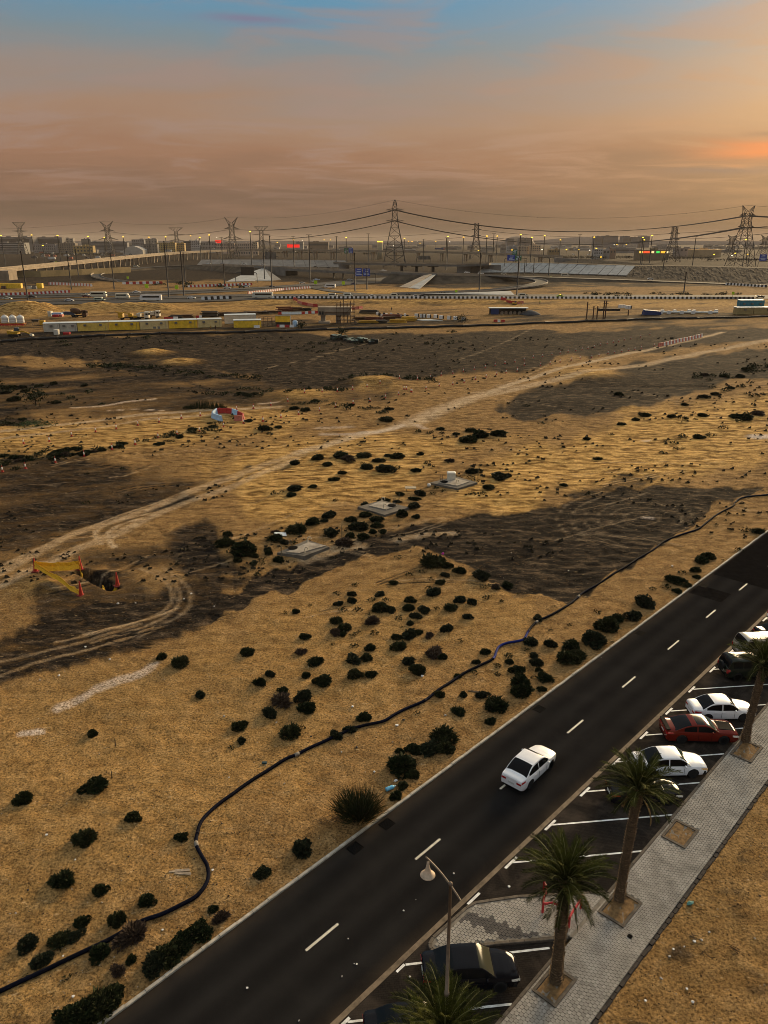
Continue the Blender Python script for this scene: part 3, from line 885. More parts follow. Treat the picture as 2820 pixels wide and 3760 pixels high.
# tree pits
for a, b_, c_, d_ in PITS:
 fr = empty("tree_pit", R((a + b_) / 2, (c_ + d_) / 2, 0), RZ)
 tag(fr, ["square earth pit around the nearest palm on the pavement", "square earth pit at the foot of the second palm", "empty square planting pit without a palm in the pavement",
             "square earth pit under the farthest palm trunk"][PITS.index((a, b_, c_, d_))], "tree pit", "planting pits in the pavement")
 L, Wd = d_ - c_, b_ - a
 for sx, sy, lx, ly in ((0, -Wd / 2, L, .14), (0, Wd / 2, L, .14), (-L / 2 + .07, 0, .14, Wd - .14), (L / 2 - .07, 0, .14, Wd - .14)):
  MB().box((sx, sy, .08), (lx, ly, .15)).build("pit_kerb", M_KERB2, fr)
 b = MB(); k = 9
 vs = [((i / (k - 1) - .5) * (L - .2), (j / (k - 1) - .5) * (Wd - .2), .115 + random.uniform(-.035, .035)) for j in range(k) for i in range(k)]
 b.add(vs, [(j * k + i, j * k + i + 1, (j + 1) * k + i + 1, (j + 1) * k + i) for j in range(k - 1) for i in range(k - 1)])
 b.build("soil", mat("pit_soil", (.20, .115, .045), .95, .5, 5, bump=.6, bscale=14), fr, True)
# centre line dashes
for k in range(-1, 14):
 s0 = 0.2625 * H + k * 7.93
 if k == -1: s0 = .4
 b = MB(); b.add([(*R(3.46, s0).xy, .004), (*R(3.60, s0).xy, .004), (*R(3.60, s0 + 2.12).xy, .004), (*R(3.46, s0 + 2.12).xy, .004)], [(0, 1, 2, 3)])
 b.build("centre_dash", M_WHITE2, road)
# bay lines with their T ends
SA = math.radians(6.5)
SD = Vector((math.cos(SA), math.sin(SA), 0))
def flat_bar(a, b, w, z, m, name, parent):
 d = (b - a).normalized(); nrm = Vector((-d.y, d.x, 0)) * w / 2
 bb = MB(); bb.add([(*(a - nrm).xy, z), (*(b - nrm).xy, z), (*(b + nrm).xy, z), (*(a + nrm).xy, z)], [(0, 1, 2, 3)])
 return bb.build(name, m, parent)
def to_kerb(p):
 t = (N_KERB - .03 - ns(p)[0]) / SD.dot(RN)
 return p + SD * t
for k in range(0, 14):
 s0 = 19.75 + 3.955 * k
 p = R(7.47, s0)
 flat_bar(R(7.47, s0 - .55), R(7.47, s0 + .55), .15, .005, M_WHITE, "bay_tick", bay)
 a = p + SD * .11
 flat_bar(a, to_kerb(a), .115, .009, M_WHITE, "bay_line", bay)
# the first bay line beside the nib, on its upper side
a = R(7.60, 16.42); flat_bar(R(7.47, 16.9), R(7.47, 15.9), .14, .005, M_WHITE, "bay_tick", bay)
b_ = R(7.5, 15.95)
# bays nearer than the nib
a = R(7.45, 10.55); b2 = R(7.45, 11.1); flat_bar(a, b2, .13, .005, M_WHITE, "bay_tick", bay)
flat_bar(R(7.50, 11.12), R(11.9, 16.55), .12, .009, M_WHITE, "bay_line", bay)
flat_bar(R(7.47, 6.4), R(7.47, 7.5), .14, .005, M_WHITE, "bay_tick", bay)
a = R(7.55, 7.3); flat_bar(a, to_kerb(a), .115, .009, M_WHITE, "bay_line", bay)
a = R(7.55, 3.2); flat_bar(a, to_kerb(a), .115, .009, M_WHITE, "bay_line", bay)
# drain gratings in the gutter
def grate(nn_, s_, label):
 e = tag(empty("drain_grating", R(nn_, s_, .004), RZ), label, "drain", "gutter drain gratings")
 for k in range(-5, 6):
  MB().box((k * .065, 0, .006), (.034, .56, .012)).build("grate_bar", M_IRON, e)
 for sg in (-1, 1):
  MB().box((0, sg * .31, .008), (.78, .06, .016)).build("grate_frame", M_IRON, e)
  MB().box((sg * .375, 0, .008), (.04, .56, .016)).build("grate_frame", M_IRON, e)
 MB().box((0, 0, -.002), (.72, .57, .006)).build("sump", mat("sump_black", (.004, .004, .004), .9), e)
for (a, b_), l in zip([(.52, 14.63), (.52, 17.23), (.52, 33.33), (.55, 49.14), (.58, 62.6)],
                      ["black drain grating in the gutter, nearest of all", "black drain grating in the gutter next to the big spiky bush",
                       "drain grating in the gutter level with the moving white sedan's bonnet end", "drain grating in the gutter beside the long brown shrub", "farthest drain grating in the gutter by the dark patch"]):
 grate(a, b_, l)
# small inspection cover in the pavement
p = G(2313, 3438, .13)
ic = tag(MB().box((0, 0, 0), (.22, .22, .03)).build("inspection_cover", M_IRON, None, loc=(p.x, p.y, .135)), "small square black inspection cover let into the light pavers", "cover")
ic.rotation_euler = (0, 0, RZ)
# ------------------------------------------------------------------ cars
def paint(name, c, rough=.28, coat=.8, metal=0.0):
 dk = max(c) < .2
 return mat(name, c, rough - .16 * dk, .06, 2.0, metal=metal, spec=.15 if dk else .5, coat=0.0 if dk else coat)
M_GLASS = mat("car_glass", (.004, .005, .006), .15, spec=.12)
M_GLASSG = mat("windscreen_glass", (.02, .04, .028), .14, spec=.35)
M_TYRE = mat("tyre_rubber", (.012, .012, .012), .85)
M_RIM = mat("alloy_rim", (.62, .61, .58), .3, metal=.7)
M_RIMD = mat("dark_rim", (.03, .03, .03), .4, metal=.5)
M_TRIM = mat("black_trim", (.006, .006, .007), .8, spec=.05)
M_UNDER = mat("car_underside", (.006, .006, .006), .9)
M_TAIL = mat("tail_lamp", (.38, .008, .012), .2, spec=.6, coat=.5)
M_HEAD = mat("head_lamp", (.70, .68, .60), .12, spec=.8, coat=.5)
M_AMBER = mat("head_lamp_amber", (.75, .42, .12), .2, spec=.7)
M_PLATE = mat("number_plate", (.55, .55, .52), .5)
def interp(x, tbl):
 xs = [t[0] for t in tbl]; vs = [t[1] for t in tbl]
 if x <= xs[0]: return vs[0]
 if x >= xs[-1]: return vs[-1]
 for i in range(len(xs) - 1):
  if xs[i] <= x <= xs[i + 1]:
   t = (x - xs[i]) / (xs[i + 1] - xs[i] + 1e-9)
   t = t * t * (3 - 2 * t) * .6 + t * .4
   return vs[i] + (vs[i + 1] - vs[i]) * t
_wheel = {}
def wheel_meshes(r, w, rim_m, spokes=5):
 key = (r, w, rim_m.name, spokes)
 if key in _wheel: return _wheel[key]
 tb = MB().lathe([(r * .66, -w / 2), (r * .9, -w / 2), (r, -w * .36), (r, w * .36), (r * .9, w / 2), (r * .66, w / 2), (r * .66, -w / 2)], 24, axis='Y').mesh("tyre", M_TYRE, True, 40)
 b = MB(); b.lathe([(r * .60, w * .1), (r * .67, w * .1), (r * .67, -w * .47), (r * .61, -w * .47), (r * .60, w * .1)], 24, axis='Y')
 for k in range(spokes):
  a = 2 * math.pi * k / spokes
  for da in ((-.13, .13) if spokes <= 6 else (0,)):
   p = Vector((math.cos(a) * r * .1, -w * .40, math.sin(a) * r * .1)); q = Vector((math.cos(a + da) * r * .64, -w * .42, math.sin(a + da) * r * .64))
   b.bar(p, q, r * .075, 4, r * .055)
 b.lathe([(r * .01, -w * .48), (r * .14, -w * .46), (r * .16, -w * .34)], 12, axis='Y')
 rb = b.mesh("rim", rim_m, True, 40)
 db = MB().lathe([(.01, -w * .05), (r * .6, -w * .05), (r * .6, 0)], 20, axis='Y').mesh("brake_disc", M_UNDER)
 _wheel[key] = (tb, rb, db)
 return _wheel[key]
def make_car(name, label, P, loc, rz, scale=1.0):
 L, W2 = P['L'], P['W'] / 2
 root = tag(empty(name, loc, rz, scale), label, P.get('cat', 'car'), P.get('group'))
 body = P['paint']; xw = P['wheels']; wr = P.get('wr', .325); ar = wr + .055
 zb = P.get('zb', .20)
 xs = sorted(set([round(-L / 2 + L * i / 44, 4) for i in range(45)] + [round(c + ar * math.cos(math.pi * k / 10), 4) for c in xw for k in range(11)] + [round(-L / 2 + d, 4) for d in (.02, .05)] + [round(L / 2 - d, 4) for d in (.02, .05)]))
 bodytop = P['top']; plan = P['plan']
 def wid(x): return W2 * interp(x, plan)
 SP_ = [(0.0, .93), (.10, .965), (.3, .99), (.5, 1.0), (.72, .985), (.9, .955), (1.0, .92)]
 rows_s = 9; cols_t = 6
 b = MB(); grid = []
 for x in xs:
  zt = interp(x, bodytop); w = wid(x)
  ze = interp(x, P.get('bot', [(-L / 2, zb + .12), (-L / 2 + .25, zb), (L / 2 - .25, zb), (L / 2, zb + .10)]))
  for c in xw:
   if abs(x - c) < ar: ze = max(ze, math.sqrt(max(ar * ar - (x - c) ** 2, 0)) + wr)
  zs = zt - .06
  ring = []
  for j in range(rows_s):
   t = j / (rows_s - 1); zz = ze + (zs - ze) * t
   q = (zz - zb) / (zs - zb)
   crease = .012 * math.exp(-((q - .70) / .07) ** 2) - .012 * math.exp(-((q - .52) / .1) ** 2)
   # flared arches
   fl = sum(.022 * math.exp(-((x - c) / .42) ** 2) for c in xw) * (1 - q)
   ring.append((w * (interp(q, SP_) + crease) + fl, zz))
  ws = ring[-1][0]
  for j in range(1, cols_t + 1):
   t = j / cols_t
   ring.append((ws * (1 - t) ** 1.0 * (1.0 - .0 * t) if j < cols_t else 0.0, zs + .06 * math.sin(min(1, t * 2.2) * math.pi / 2) + P.get('crown', .025) * (1 - (1 - t) ** 2)))
  grid.append([(x, y, zz) for y, zz in ring])
 nr = len(grid[0])
 for sgn in (1, -1):
  vs = [(p[0], p[1] * sgn, p[2]) for ring in grid for p in ring]
  fs = []
  for i in range(len(xs) - 1):
   for j in range(nr - 1):
    q = (i * nr + j, i * nr + j + 1, (i + 1) * nr + j + 1, (i + 1) * nr + j)
    fs.append(q if sgn < 0 else q[::-1])
  b.add(vs, fs)
 # end caps
 for i, fl in ((0, 1), (len(xs) - 1, -1)):
  ring = grid[i]
  vs = [(p[0], p[1], p[2]) for p in ring] + [(p[0], -p[1], p[2]) for p in ring]
  b.add(vs, [((j, j + 1, nr + j + 1, nr + j) if fl < 0 else (j, nr + j, nr + j + 1, j + 1)) for j in range(nr - 1)])
 bo = b.build("body", body, root, True, 38)
 # floor and wheel wells
 fb = MB(); fb.box((0, 0, .34), (L * .93, W2 * 1.72, .22))
 for c in xw:
  fb.box((c, 0, .45), (ar * 2.1, W2 * 1.60, .42))
 fb.build("underside", M_UNDER, root)
 # cabin
 cb = P['cabin']      # (x windscreen base, x roof front, x roof rear, x rear window base), roof height
 x0, x1, x2, x3 = cb; zr = P['roof']; zbelt = P['belt']
 prof = [(x3, interp(x3, bodytop) - .02), (x2, zr - .035), ((x1 + x2) / 2 - .1, zr), (x1, zr - .03), (x0, interp(x0, bodytop) - .03)]
 cx = []
 nst = P.get('nst', 40)
 for i in range(nst + 1):
  cx.append(x3 + (x0 - x3) * i / nst)
 cx = sorted(set([round(v, 4) for v in cx] + [round(x1, 4), round(x2, 4)]))
 HH = zr - zbelt
 wroof = P.get('wroof', .74)
 def ctop(x):
  xsr = [p[0] for p in prof]; zz = [p[1] for p in prof]
  # smooth curve through the profile
  i = 0
  while i < 3 and x > xsr[i + 1]: i += 1
  h = xsr[i + 1] - xsr[i]; t = (x - xsr[i]) / h
  def sl(k):
   if k == 0: return (zz[1] - zz[0]) / (xsr[1] - xsr[0]) * P.get('rs', 1.0)
   if k == 4: return (zz[4] - zz[3]) / (xsr[4] - xsr[3])
   a_ = (zz[k] - zz[k - 1]) / (xsr[k] - xsr[k - 1]); b_ = (zz[k + 1] - zz[k]) / (xsr[k + 1] - xsr[k])
   return 0.62 * (b_ if abs(b_) < abs(a_) else a_) + .38 * (a_ if abs(b_) < abs(a_) else b_) * .45
  m0, m1 = sl(i) * h, sl(i + 1) * h
  return (2 * t ** 3 - 3 * t * t + 1) * zz[i] + (t ** 3 - 2 * t * t + t) * m0 + (-2 * t ** 3 + 3 * t * t) * zz[i + 1] + (t ** 3 - t * t) * m1
 side_t = [0, .06, .36, .66, .86, 1.0]; top_t = [.0, .05, .14, .40, .70, 1.0]
 cg = []
 for x in cx:
  zt = ctop(x); wb = wid(x) * .915
  zlo = min(zbelt, interp(x, bodytop)) - .03
  h = max(zt - zlo, .004)
  ring = []
  for t in side_t:
   zz = zlo + h * t * .94
   y = wb - (wb - W2 * wroof) * max(0, zz - zbelt) / HH * (.85 + .15 * max(0, zz - zbelt) / HH)
   ring.append((x, y, zz))
  ye = ring[-1][1]
  for t in top_t[1:]:
   ring.append((x, ye * (1 - t), zlo + h * .94 + (h * .06) * math.sin(min(1, t * 3.0) * math.pi / 2) + .022 * (1 - (1 - t) ** 2)))
  cg.append(ring)
 parts = {'roof_shell': MB(), 'windscreen': MB(), 'rear_window': MB(), 'left_glass': MB(), 'right_glass': MB(), 'sunroof': MB()}
 nr2 = len(cg[0]); ns_ = len(side_t) - 1
 sr = P.get('sunroof'); pill = P.get('pillars', []); sg0, sg1 = P.get('sideglass', (x3 + .30, x0 - .30))
 for sgn in (1, -1):
  for i in range(len(cx) - 1):
   xm = (cx[i] + cx[i + 1]) / 2
   for j in range(nr2 - 1):
    qv = [cg[i][j], cg[i][j + 1], cg[i + 1][j + 1], cg[i + 1][j]]
    qv = [(p[0], p[1] * sgn, p[2]) for p in qv]
    if sgn > 0: qv = qv[::-1]
    key = 'roof_shell'
    hgt_here = (ctop(xm) - zbelt)
    if 1 <= j <= 3 and sg0 < xm < sg1 and hgt_here > .10 and not any(abs(xm - q) < .035 for q in pill):
     key = 'left_glass' if sgn > 0 else 'right_glass'
    elif j >= ns_ + 1 and xm > x1 - .02 and hgt_here > .015: key = 'windscreen'
    elif j >= ns_ + 1 and xm < x2 + .04 and hgt_here > .02: key = 'rear_window'
    elif sr and j >= ns_ + 2 and sr[0] < xm < sr[1]: key = 'sunroof'
    parts[key].add(qv, [(0, 1, 2, 3)])
 for key, m_ in parts.items():
  if not m_.v: continue
  me_ = m_.mesh(key, P.get('roof_paint', body) if key == 'roof_shell' else P.get('screen', M_GLASS) if key == 'windscreen' else M_GLASS)
  bm = bmesh.new(); bm.from_mesh(me_); bmesh.ops.remove_doubles(bm, verts=bm.verts, dist=.0005); bm.to_mesh(me_); bm.free()
  me_.polygons.foreach_set('use_smooth', [True] * len(me_.polygons)); me_.set_sharp_from_angle(angle=math.radians(40))
  link({'left_glass': 'side_window', 'right_glass': 'side_window'}.get(key, key), me_, root)
 # wheels
 tb, rb, db = wheel_meshes(wr, .21, P.get('rim', M_RIM), P.get('spokes', 5))
 for c in xw:
  for sg in (1, -1):
   we = link("wheel", tb, root, (c, sg * (wid(c) - .115), wr))
   if sg > 0: we.rotation_euler = (0, 0, math.pi)
   link("rim", rb, we); link("brake_disc", db, we)
 # lamps: patches lifted from the body surface
 def patch(nm, x0_, x1_, q0, q1, mtl, sgn, lift=.006):
  pb_ = MB(); sel = [i for i, x in enumerate(xs) if x0_ - .03 <= x <= x1_ + .03]
  n_r = 5
  def pt(x, t):
   zt = interp(x, bodytop) - .06; zz = zb + (zt - zb) * t
   y = wid(x) * interp(t, SP_) + lift
   return (x, y * sgn, zz)
  xx = [x0_ + (x1_ - x0_) * i / 7 for i in range(8)]
  vs = []
  for i, x in enumerate(xx):
   f = i / 7 if x0_ < 0 else 1 - i / 7
   a_ = q0 + (q1 - q0) * .35 * f; c_ = q1 - (q1 - q0) * .12 * f
   for k in range(n_r): vs.append(pt(x, a_ + (c_ - a_) * k / (n_r - 1)))
  fs = []
  for i in range(7):
   for k in range(n_r - 1):
    q = (i * n_r + k, i * n_r + k + 1, (i + 1) * n_r + k + 1, (i + 1) * n_r + k)
    fs.append(q if sgn < 0 else q[::-1])
  pb_.add(vs, fs); pb_.build(nm, mtl, root, True)
 def face_patch(nm, y0, y1, z0, z1, front, mtl, lift=.012):
  x = (L / 2 + lift) if front else (-L / 2 - lift)
  pb_ = MB().box((x - (.02 if front else -.02), (y0 + y1) / 2, (z0 + z1) / 2), (.05, abs(y1 - y0), z1 - z0)); pb_.build(nm, mtl, root)
 tq = P.get('tailq', (.74, .93)); hq = P.get('headq', (.60, .92))
 tz0 = zb + (interp(-L / 2, bodytop) - .06 - zb) * tq[0]; tz1 = zb + (interp(-L / 2, bodytop) - .06 - zb) * tq[1]
 hz0 = zb + (interp(L / 2, bodytop) - .06 - zb) * hq[0]; hz1 = zb + (interp(L / 2, bodytop) - .06 - zb) * hq[1]
 we_ = wid(-L / 2)
 for sg in (1, -1):
  patch("tail_lamp", -L / 2 + .0, -L / 2 + P.get('taillen', .42), tq[0], tq[1], M_TAIL, sg)
  face_patch("tail_lamp_inner", sg * we_ * .99, sg * we_ * P.get('tailin', .55), tz0, tz1, False, M_TAIL)
  patch("headlight", L / 2 - P.get('headlen', .5), L / 2, hq[0], hq[1], P.get('headm', M_HEAD), sg)
  face_patch("headlight_inner", sg * wid(L / 2) * .99, sg * wid(L / 2) * .62, hz0, hz1, True, P.get('headm', M_HEAD))
  mo = MB().lathe([(.03, -.11), (.075, -.07), (.085, 0), (.075, .07), (.03, .10)], 10, axis='Y').build("door_mirror", P.get('mirror', body), root, True, loc=(x0 - .42, sg * (W2 * .93 + .12), zbelt + .05))
  mo.scale = (.75, 1.05, .85)
  # door seams and handles
  for xd in P.get('doors', (x0 - .45, (x1 + x2) / 2 - .05)):
   MB().box((xd, sg * (wid(xd) * .998), zb + .36), (.012, .012, .46)).build("door_seam", M_TRIM, bo)
  for xd in P.get('handles', ((x1 + x2) / 2 + .12, x2 + .12)):
   MB().box((xd, sg * (wid(xd) * .985 + .012), zbelt - .13), (.17, .03, .03)).build("door_handle", P.get('handle_m', body), bo)
  # sill trim
  MB().box((0, sg * W2 * .925, zb + .02), ((xw[1] - xw[0]) - ar * 2.1, .05, .06)).build("sill", M_TRIM, bo)
 face_patch("number_plate", -.22, .22, zb + .34, zb + .46, False, M_PLATE, .016)
 face_patch("front_grille", -wid(L / 2) * .55, wid(L / 2) * .55, zb + .16, zb + .36, True, M_TRIM, .006)
 face_patch("rear_valance", -we_ * .8, we_ * .8, zb + .02, zb + .13, False, M_TRIM, .006)
 return root, wid, W2
def top_tbl(L, tail, deck, cowl_x, cowl, nose, rear_x):
 return [(-L / 2, tail - .10), (-L / 2 + .06, tail - .02), (-L / 2 + .16, tail), (rear_x, deck), (cowl_x, cowl), (cowl_x + .35, cowl - .035), (L / 2 - .45, nose + .08), (L / 2 - .14, nose), (L / 2 - .03, nose - .09), (L / 2, nose - .16)]
def plan_tbl(L, tail=.80, nose=.74):
 return [(-L / 2, tail), (-L / 2 + .05, tail + .06), (-L / 2 + .25, tail + .12), (-L / 2 + .8, .985), (-.2, 1.0), (L / 2 - .95, .985), (L / 2 - .40, nose + .16), (L / 2 - .14, nose + .07), (L / 2, nose - .06)]
P_WHITE = paint("white_paint", (.80, .80, .80)); P_WHITE2 = paint("pearl_white_paint", (.76, .78, .80))
P_BLACK = paint("black_paint", (.006, .006, .008), .22); P_RED = paint("dark_red_paint", (.125, .013, .007), .30)
P_BLUEB = paint("blue_black_paint", (.010, .009, .014), .22); P_BEIGE = paint("beige_metallic_paint", (.30, .255, .165), .35, metal=.3)
P_GREEN = paint("dark_green_paint", (.014, .018, .012), .25); P_SILVER = paint("grey_roof_paint", (.26, .245, .21), .35, metal=.3)
def sedan(paintm, **kw):
 L = kw.pop('L', 4.42)
 d = dict(L=L, W=1.74, paint=paintm, wheels=(-1.26, 1.26), wr=.315, belt=.88, roof=1.40, cabin=(1.05, .32, -.85, -1.62), zb=.19,
             top=top_tbl(L, .98, .97, 1.05, .90, .74, -1.5), plan=plan_tbl(L), pillars=(-.27,), sideglass=(-1.36, .86))
 d.update(kw); return d
CARG = "cars parked nose-in to the pavement"
p0 = G(1945.6, 2894.6); p1 = G(2021.8, 2822.3)
hd = (p1 - p0).normalized(); lft = Vector((-hd.y, hd.x, 0))
make_car("moving_sedan", "white sedan driving away along the middle of the road", sedan(P_WHITE, rim=M_RIM, group="cars on the street", mirror=P_WHITE), (p0 + p1) / 2 + lft * .80, math.atan2(hd.y, hd.x))
def park(nm, label, Pm, fw, heading=2.0, rw=None):
 """fw: photo position where the right front wheel meets the ground"""
 Pm['group'] = CARG
 a = math.radians(heading); h = Vector((math.cos(a), math.sin(a), 0)); l = Vector((-h.y, h.x, 0))
 f = G(*fw) if not isinstance(fw, Vector) else fw
 c = f - h * Pm['wheels'][1] + l * (Pm['W'] / 2 - .12)
 return make_car(nm, label, Pm, c, a)
park("parked_sedan", "white sedan with amber headlight parked between the red car and a dark one", sedan(P_WHITE2, L=4.55, wheels=(-1.27, 1.27), headm=M_AMBER, cabin=(1.12, .42, -.80, -1.62), belt=.90, roof=1.42, screen=M_GLASSG, spokes=5, wr=.325), (2540.8, 2855), 1.5)
rc, rw_, rW = park("muscle_car", "dark red muscle car with black bonnet panel and spoiler", sedan(P_RED, L=4.85, W=1.84, wheels=(-1.40, 1.40), wr=.335, roof=1.36, belt=.90, cabin=(1.00, .25, -.80, -1.85), top=top_tbl(4.85, 1.0, .98, 1.00, .95, .80, -1.8), plan=plan_tbl(4.85, .86, .84), sunroof=(-.45, .12), rim=M_RIMD, sideglass=(-1.3, .80), pillars=(-.38,), tailq=(.72, .95), tailin=.1, screen=M_GLASSG), (2654, 2732), -2.0)
MB().box((1.62, 0, .965), (1.05, 1.02, .02), 0, .92).build("bonnet_panel", M_TRIM, rc).rotation_euler = (0, .075, 0)
bpn_ = [o for o in rc.children if o.name.startswith("bonnet_panel")][0]; bpn_.location = (-.06, 0, .085)
MB().box((-2.32, 0, 1.045), (.26, 1.55, .05)).build("spoiler", M_TRIM, rc)
park("parked_saloon", "white saloon with dark tail lamps parked beyond the red car, partly under palm fronds", sedan(P_WHITE, L=4.5, wheels=(-1.27, 1.27), wr=.32, taillen=.5, tailq=(.70, .90)), (2725, 2647.6), 1.0)
park("dark_saloon", "blue-black saloon mostly hidden behind the second palm's crown", sedan(P_BLUEB, L=4.35, wheels=(-1.25, 1.25), headm=M_HEAD, spokes=7), (2452.6, 2956), 3.0)
park("black_sedan", "black sedan parked beside the paved nib behind the lamp pole", sedan(P_BLACK, L=4.38, wheels=(-1.25, 1.25), wr=.325, W=1.74, screen=mat("hazy_windscreen", (.04, .040, .026), .15, spec=.10), spokes=9, headlen=.42), (1834, 3640), 3.0)
sh = R(12.0, 9.75)
park("black_hatchback", "black car at the bottom edge hidden beneath the palm crown", sedan(P_BLACK, L=4.3, wheels=(-1.25, 1.25)), R(11.55, 9.15), 4.0)
def suv(paintm, **kw):
 L = kw.pop('L', 4.7)
 d = dict(L=L, W=1.86, paint=paintm, wheels=(-1.36, 1.36), wr=.37, belt=1.12, roof=1.78, cabin=(1.12, .55, -L / 2 + .32, -L / 2 + .06), zb=.30, wroof=.80,
             top=[(-L / 2, 1.04), (-L / 2 + .06, 1.10), (-L / 2 + .2, 1.14), (1.12, 1.12), (1.4, 1.10), (L / 2 - .4, 1.02), (L / 2 - .1, .95), (L / 2, .84)],
             plan=plan_tbl(L, .90, .82), pillars=(.10, -.85), sideglass=(-L / 2 + .42, .95), tailq=(.55, .98), tailin=.80, taillen=.16, cat='car', nst=60)
 d.update(kw); return d
ss_ = 19.75 + 3.955 * 6.5
# bays beyond: one car each, front wheels about 0.6 m short of the kerb
def bay_front(k, back=.58):
 """right front wheel spot in bay k (between line k and k+1)"""
 p = R(7.47, 19.75 + 3.955 * k); e_ = to_kerb(p)
 return e_ - SD * back + Vector((-SD.y, SD.x, 0)) * .62
o1, _, _ = park("compact_suv", "dark green compact off-roader with a spare wheel on its tailgate", suv(P_GREEN, L=4.1, wheels=(-1.2, 1.2), roof=1.66, belt=1.06, wr=.34, roof_paint=P_GREEN), bay_front(6, 1.0), 3.0)
tb, rb, db = wheel_meshes(.34, .2, M_RIM, 6)
sw = link("spare_wheel", tb, o1, (-4.1 / 2 - .12, 0, .98)); sw.rotation_euler = (0, 0, -math.pi / 2); link("rim", rb, sw)
o2, _, _ = park("large_suv", "beige large off-roader with roof rails parked between two dark cars", suv(P_BEIGE, L=4.85, W=1.92, wheels=(-1.42, 1.42), roof=1.84, belt=1.15, roof_paint=P_SILVER), bay_front(7, .75), 3.0)
for sg in (-1, 1):
 MB().tube([(-1.9, sg * .72, 1.83), (-1.8, sg * .72, 1.90), (.45, sg * .72, 1.91), (.55, sg * .72, 1.84)], .025, 6).build("roof_rail", M_TRIM, o2)
park("black_saloon", "black saloon with a lit red tail lamp beyond the beige off-roader", sedan(P_BLACK, L=4.5, wheels=(-1.28, 1.28)), bay_front(8, .9), 3.0)
park("white_suv", "white off-roader at the right edge, farthest of the parked cars", suv(P_WHITE, L=4.7, roof=1.74), bay_front(9, .75), 3.0)
# ------------------------------------------------------------------ date palms
M_TRUNK = mat("palm_trunk", (.115, .075, .040), .95, .5, 6, bump=.7, bscale=14, second=(.05, .032, .018))
M_BOOT = mat("palm_boot", (.20, .135, .072), .95, .5, 4, second=(.065, .042, .022))
M_FROND = mat("palm_frond", (.060, .060, .009), .8, .5, 3, spec=.06, second=(.020, .023, .004))
M_FROND2 = mat("palm_frond_dull", (.028, .030, .006), .85, .5, 3, spec=.05, second=(.010, .012, .003))
M_FRONDD = mat("palm_frond_dry", (.30, .19, .08), .8, .4, 3, second=(.17, .10, .04))
M_RACH = mat("palm_rachis", (.16, .15, .045), .6, .3, 3)
RP = random.Random(5)
def frond_mesh(L, droop, rise, m, name, nleaf=46, leaf=.42, gappy=0.0, curl=.0):
 """one feather leaf growing from the origin along +X; droop bends it down"""
 b = MB(); pts = []
 n = 16; x = z = 0.0; ang = rise
 for i in range(n + 1):
  pts.append(Vector((x, curl * (i / n) ** 2 * L, z)))
  ang -= droop / n * (0.35 + 1.3 * i / n)
  x += L / n * math.cos(ang); z += L / n * math.sin(ang)
 b.cur = 1
 b.tube(pts, [.045 * (1 - i / n) ** .7 + .006 for i in range(n + 1)], 4)
 b.cur = 0
 for k in range(nleaf):
  t = .13 + .87 * k / (nleaf - 1)
  if RP.random() < gappy: continue
  i = min(int(t * n), n - 1); f = t * n - i
  p = pts[i].lerp(pts[i + 1], f); tg = (pts[i + 1] - pts[i]).normalized()
  side = tg.cross(Vector((0, 0, 1))).normalized(); upv = side.cross(tg)
  ll = leaf * (.45 + .75 * math.sin(math.pi * min(1, .12 + t * .80))) * RP.uniform(.85, 1.12)
  for sg in (-1, 1):
   sweep = .55 + .6 * t + RP.uniform(-.08, .08)
   d = (side * sg * math.cos(sweep * .75) + tg * math.sin(sweep) * .95 + upv * RP.uniform(.12, .48)).normalized()
   tip = p + d * ll + Vector((0, 0, -.16 * ll - RP.uniform(0, .05)))
   mid = p + d * ll * .5 + upv * .015
   w = .020 + .006 * RP.random()
   wv = tg * w + upv * RP.uniform(-.01, .01)
   b.add([p - wv * .6, p + wv * .6, mid + wv, tip, mid - wv], [(0, 1, 2, 4), (4, 2, 3)])
 return b.mesh(name, [m, M_RACH])
F_UP = [frond_mesh(2.35, .7, .15, M_FROND, "frond_young"), frond_mesh(2.5, .95, .1, M_FROND, "frond_young", curl=.08)]
F_MID = [frond_mesh(2.6, 1.0, .05, M_FROND, "frond_full", curl=-.06), frond_mesh(2.45, .85, .1, M_FROND2, "frond_full"), frond_mesh(2.7, 1.15, .1, M_FROND2, "frond_full", curl=.1)]
F_LOW = [frond_mesh(2.5, .8, 0, M_FROND2, "frond_old"), frond_mesh(2.4, .9, 0, M_FROND2, "frond_old", gappy=.12)]
F_DRY = [frond_mesh(2.2, .8, -.2, M_FRONDD, "frond_dead", gappy=.25, leaf=.30)]
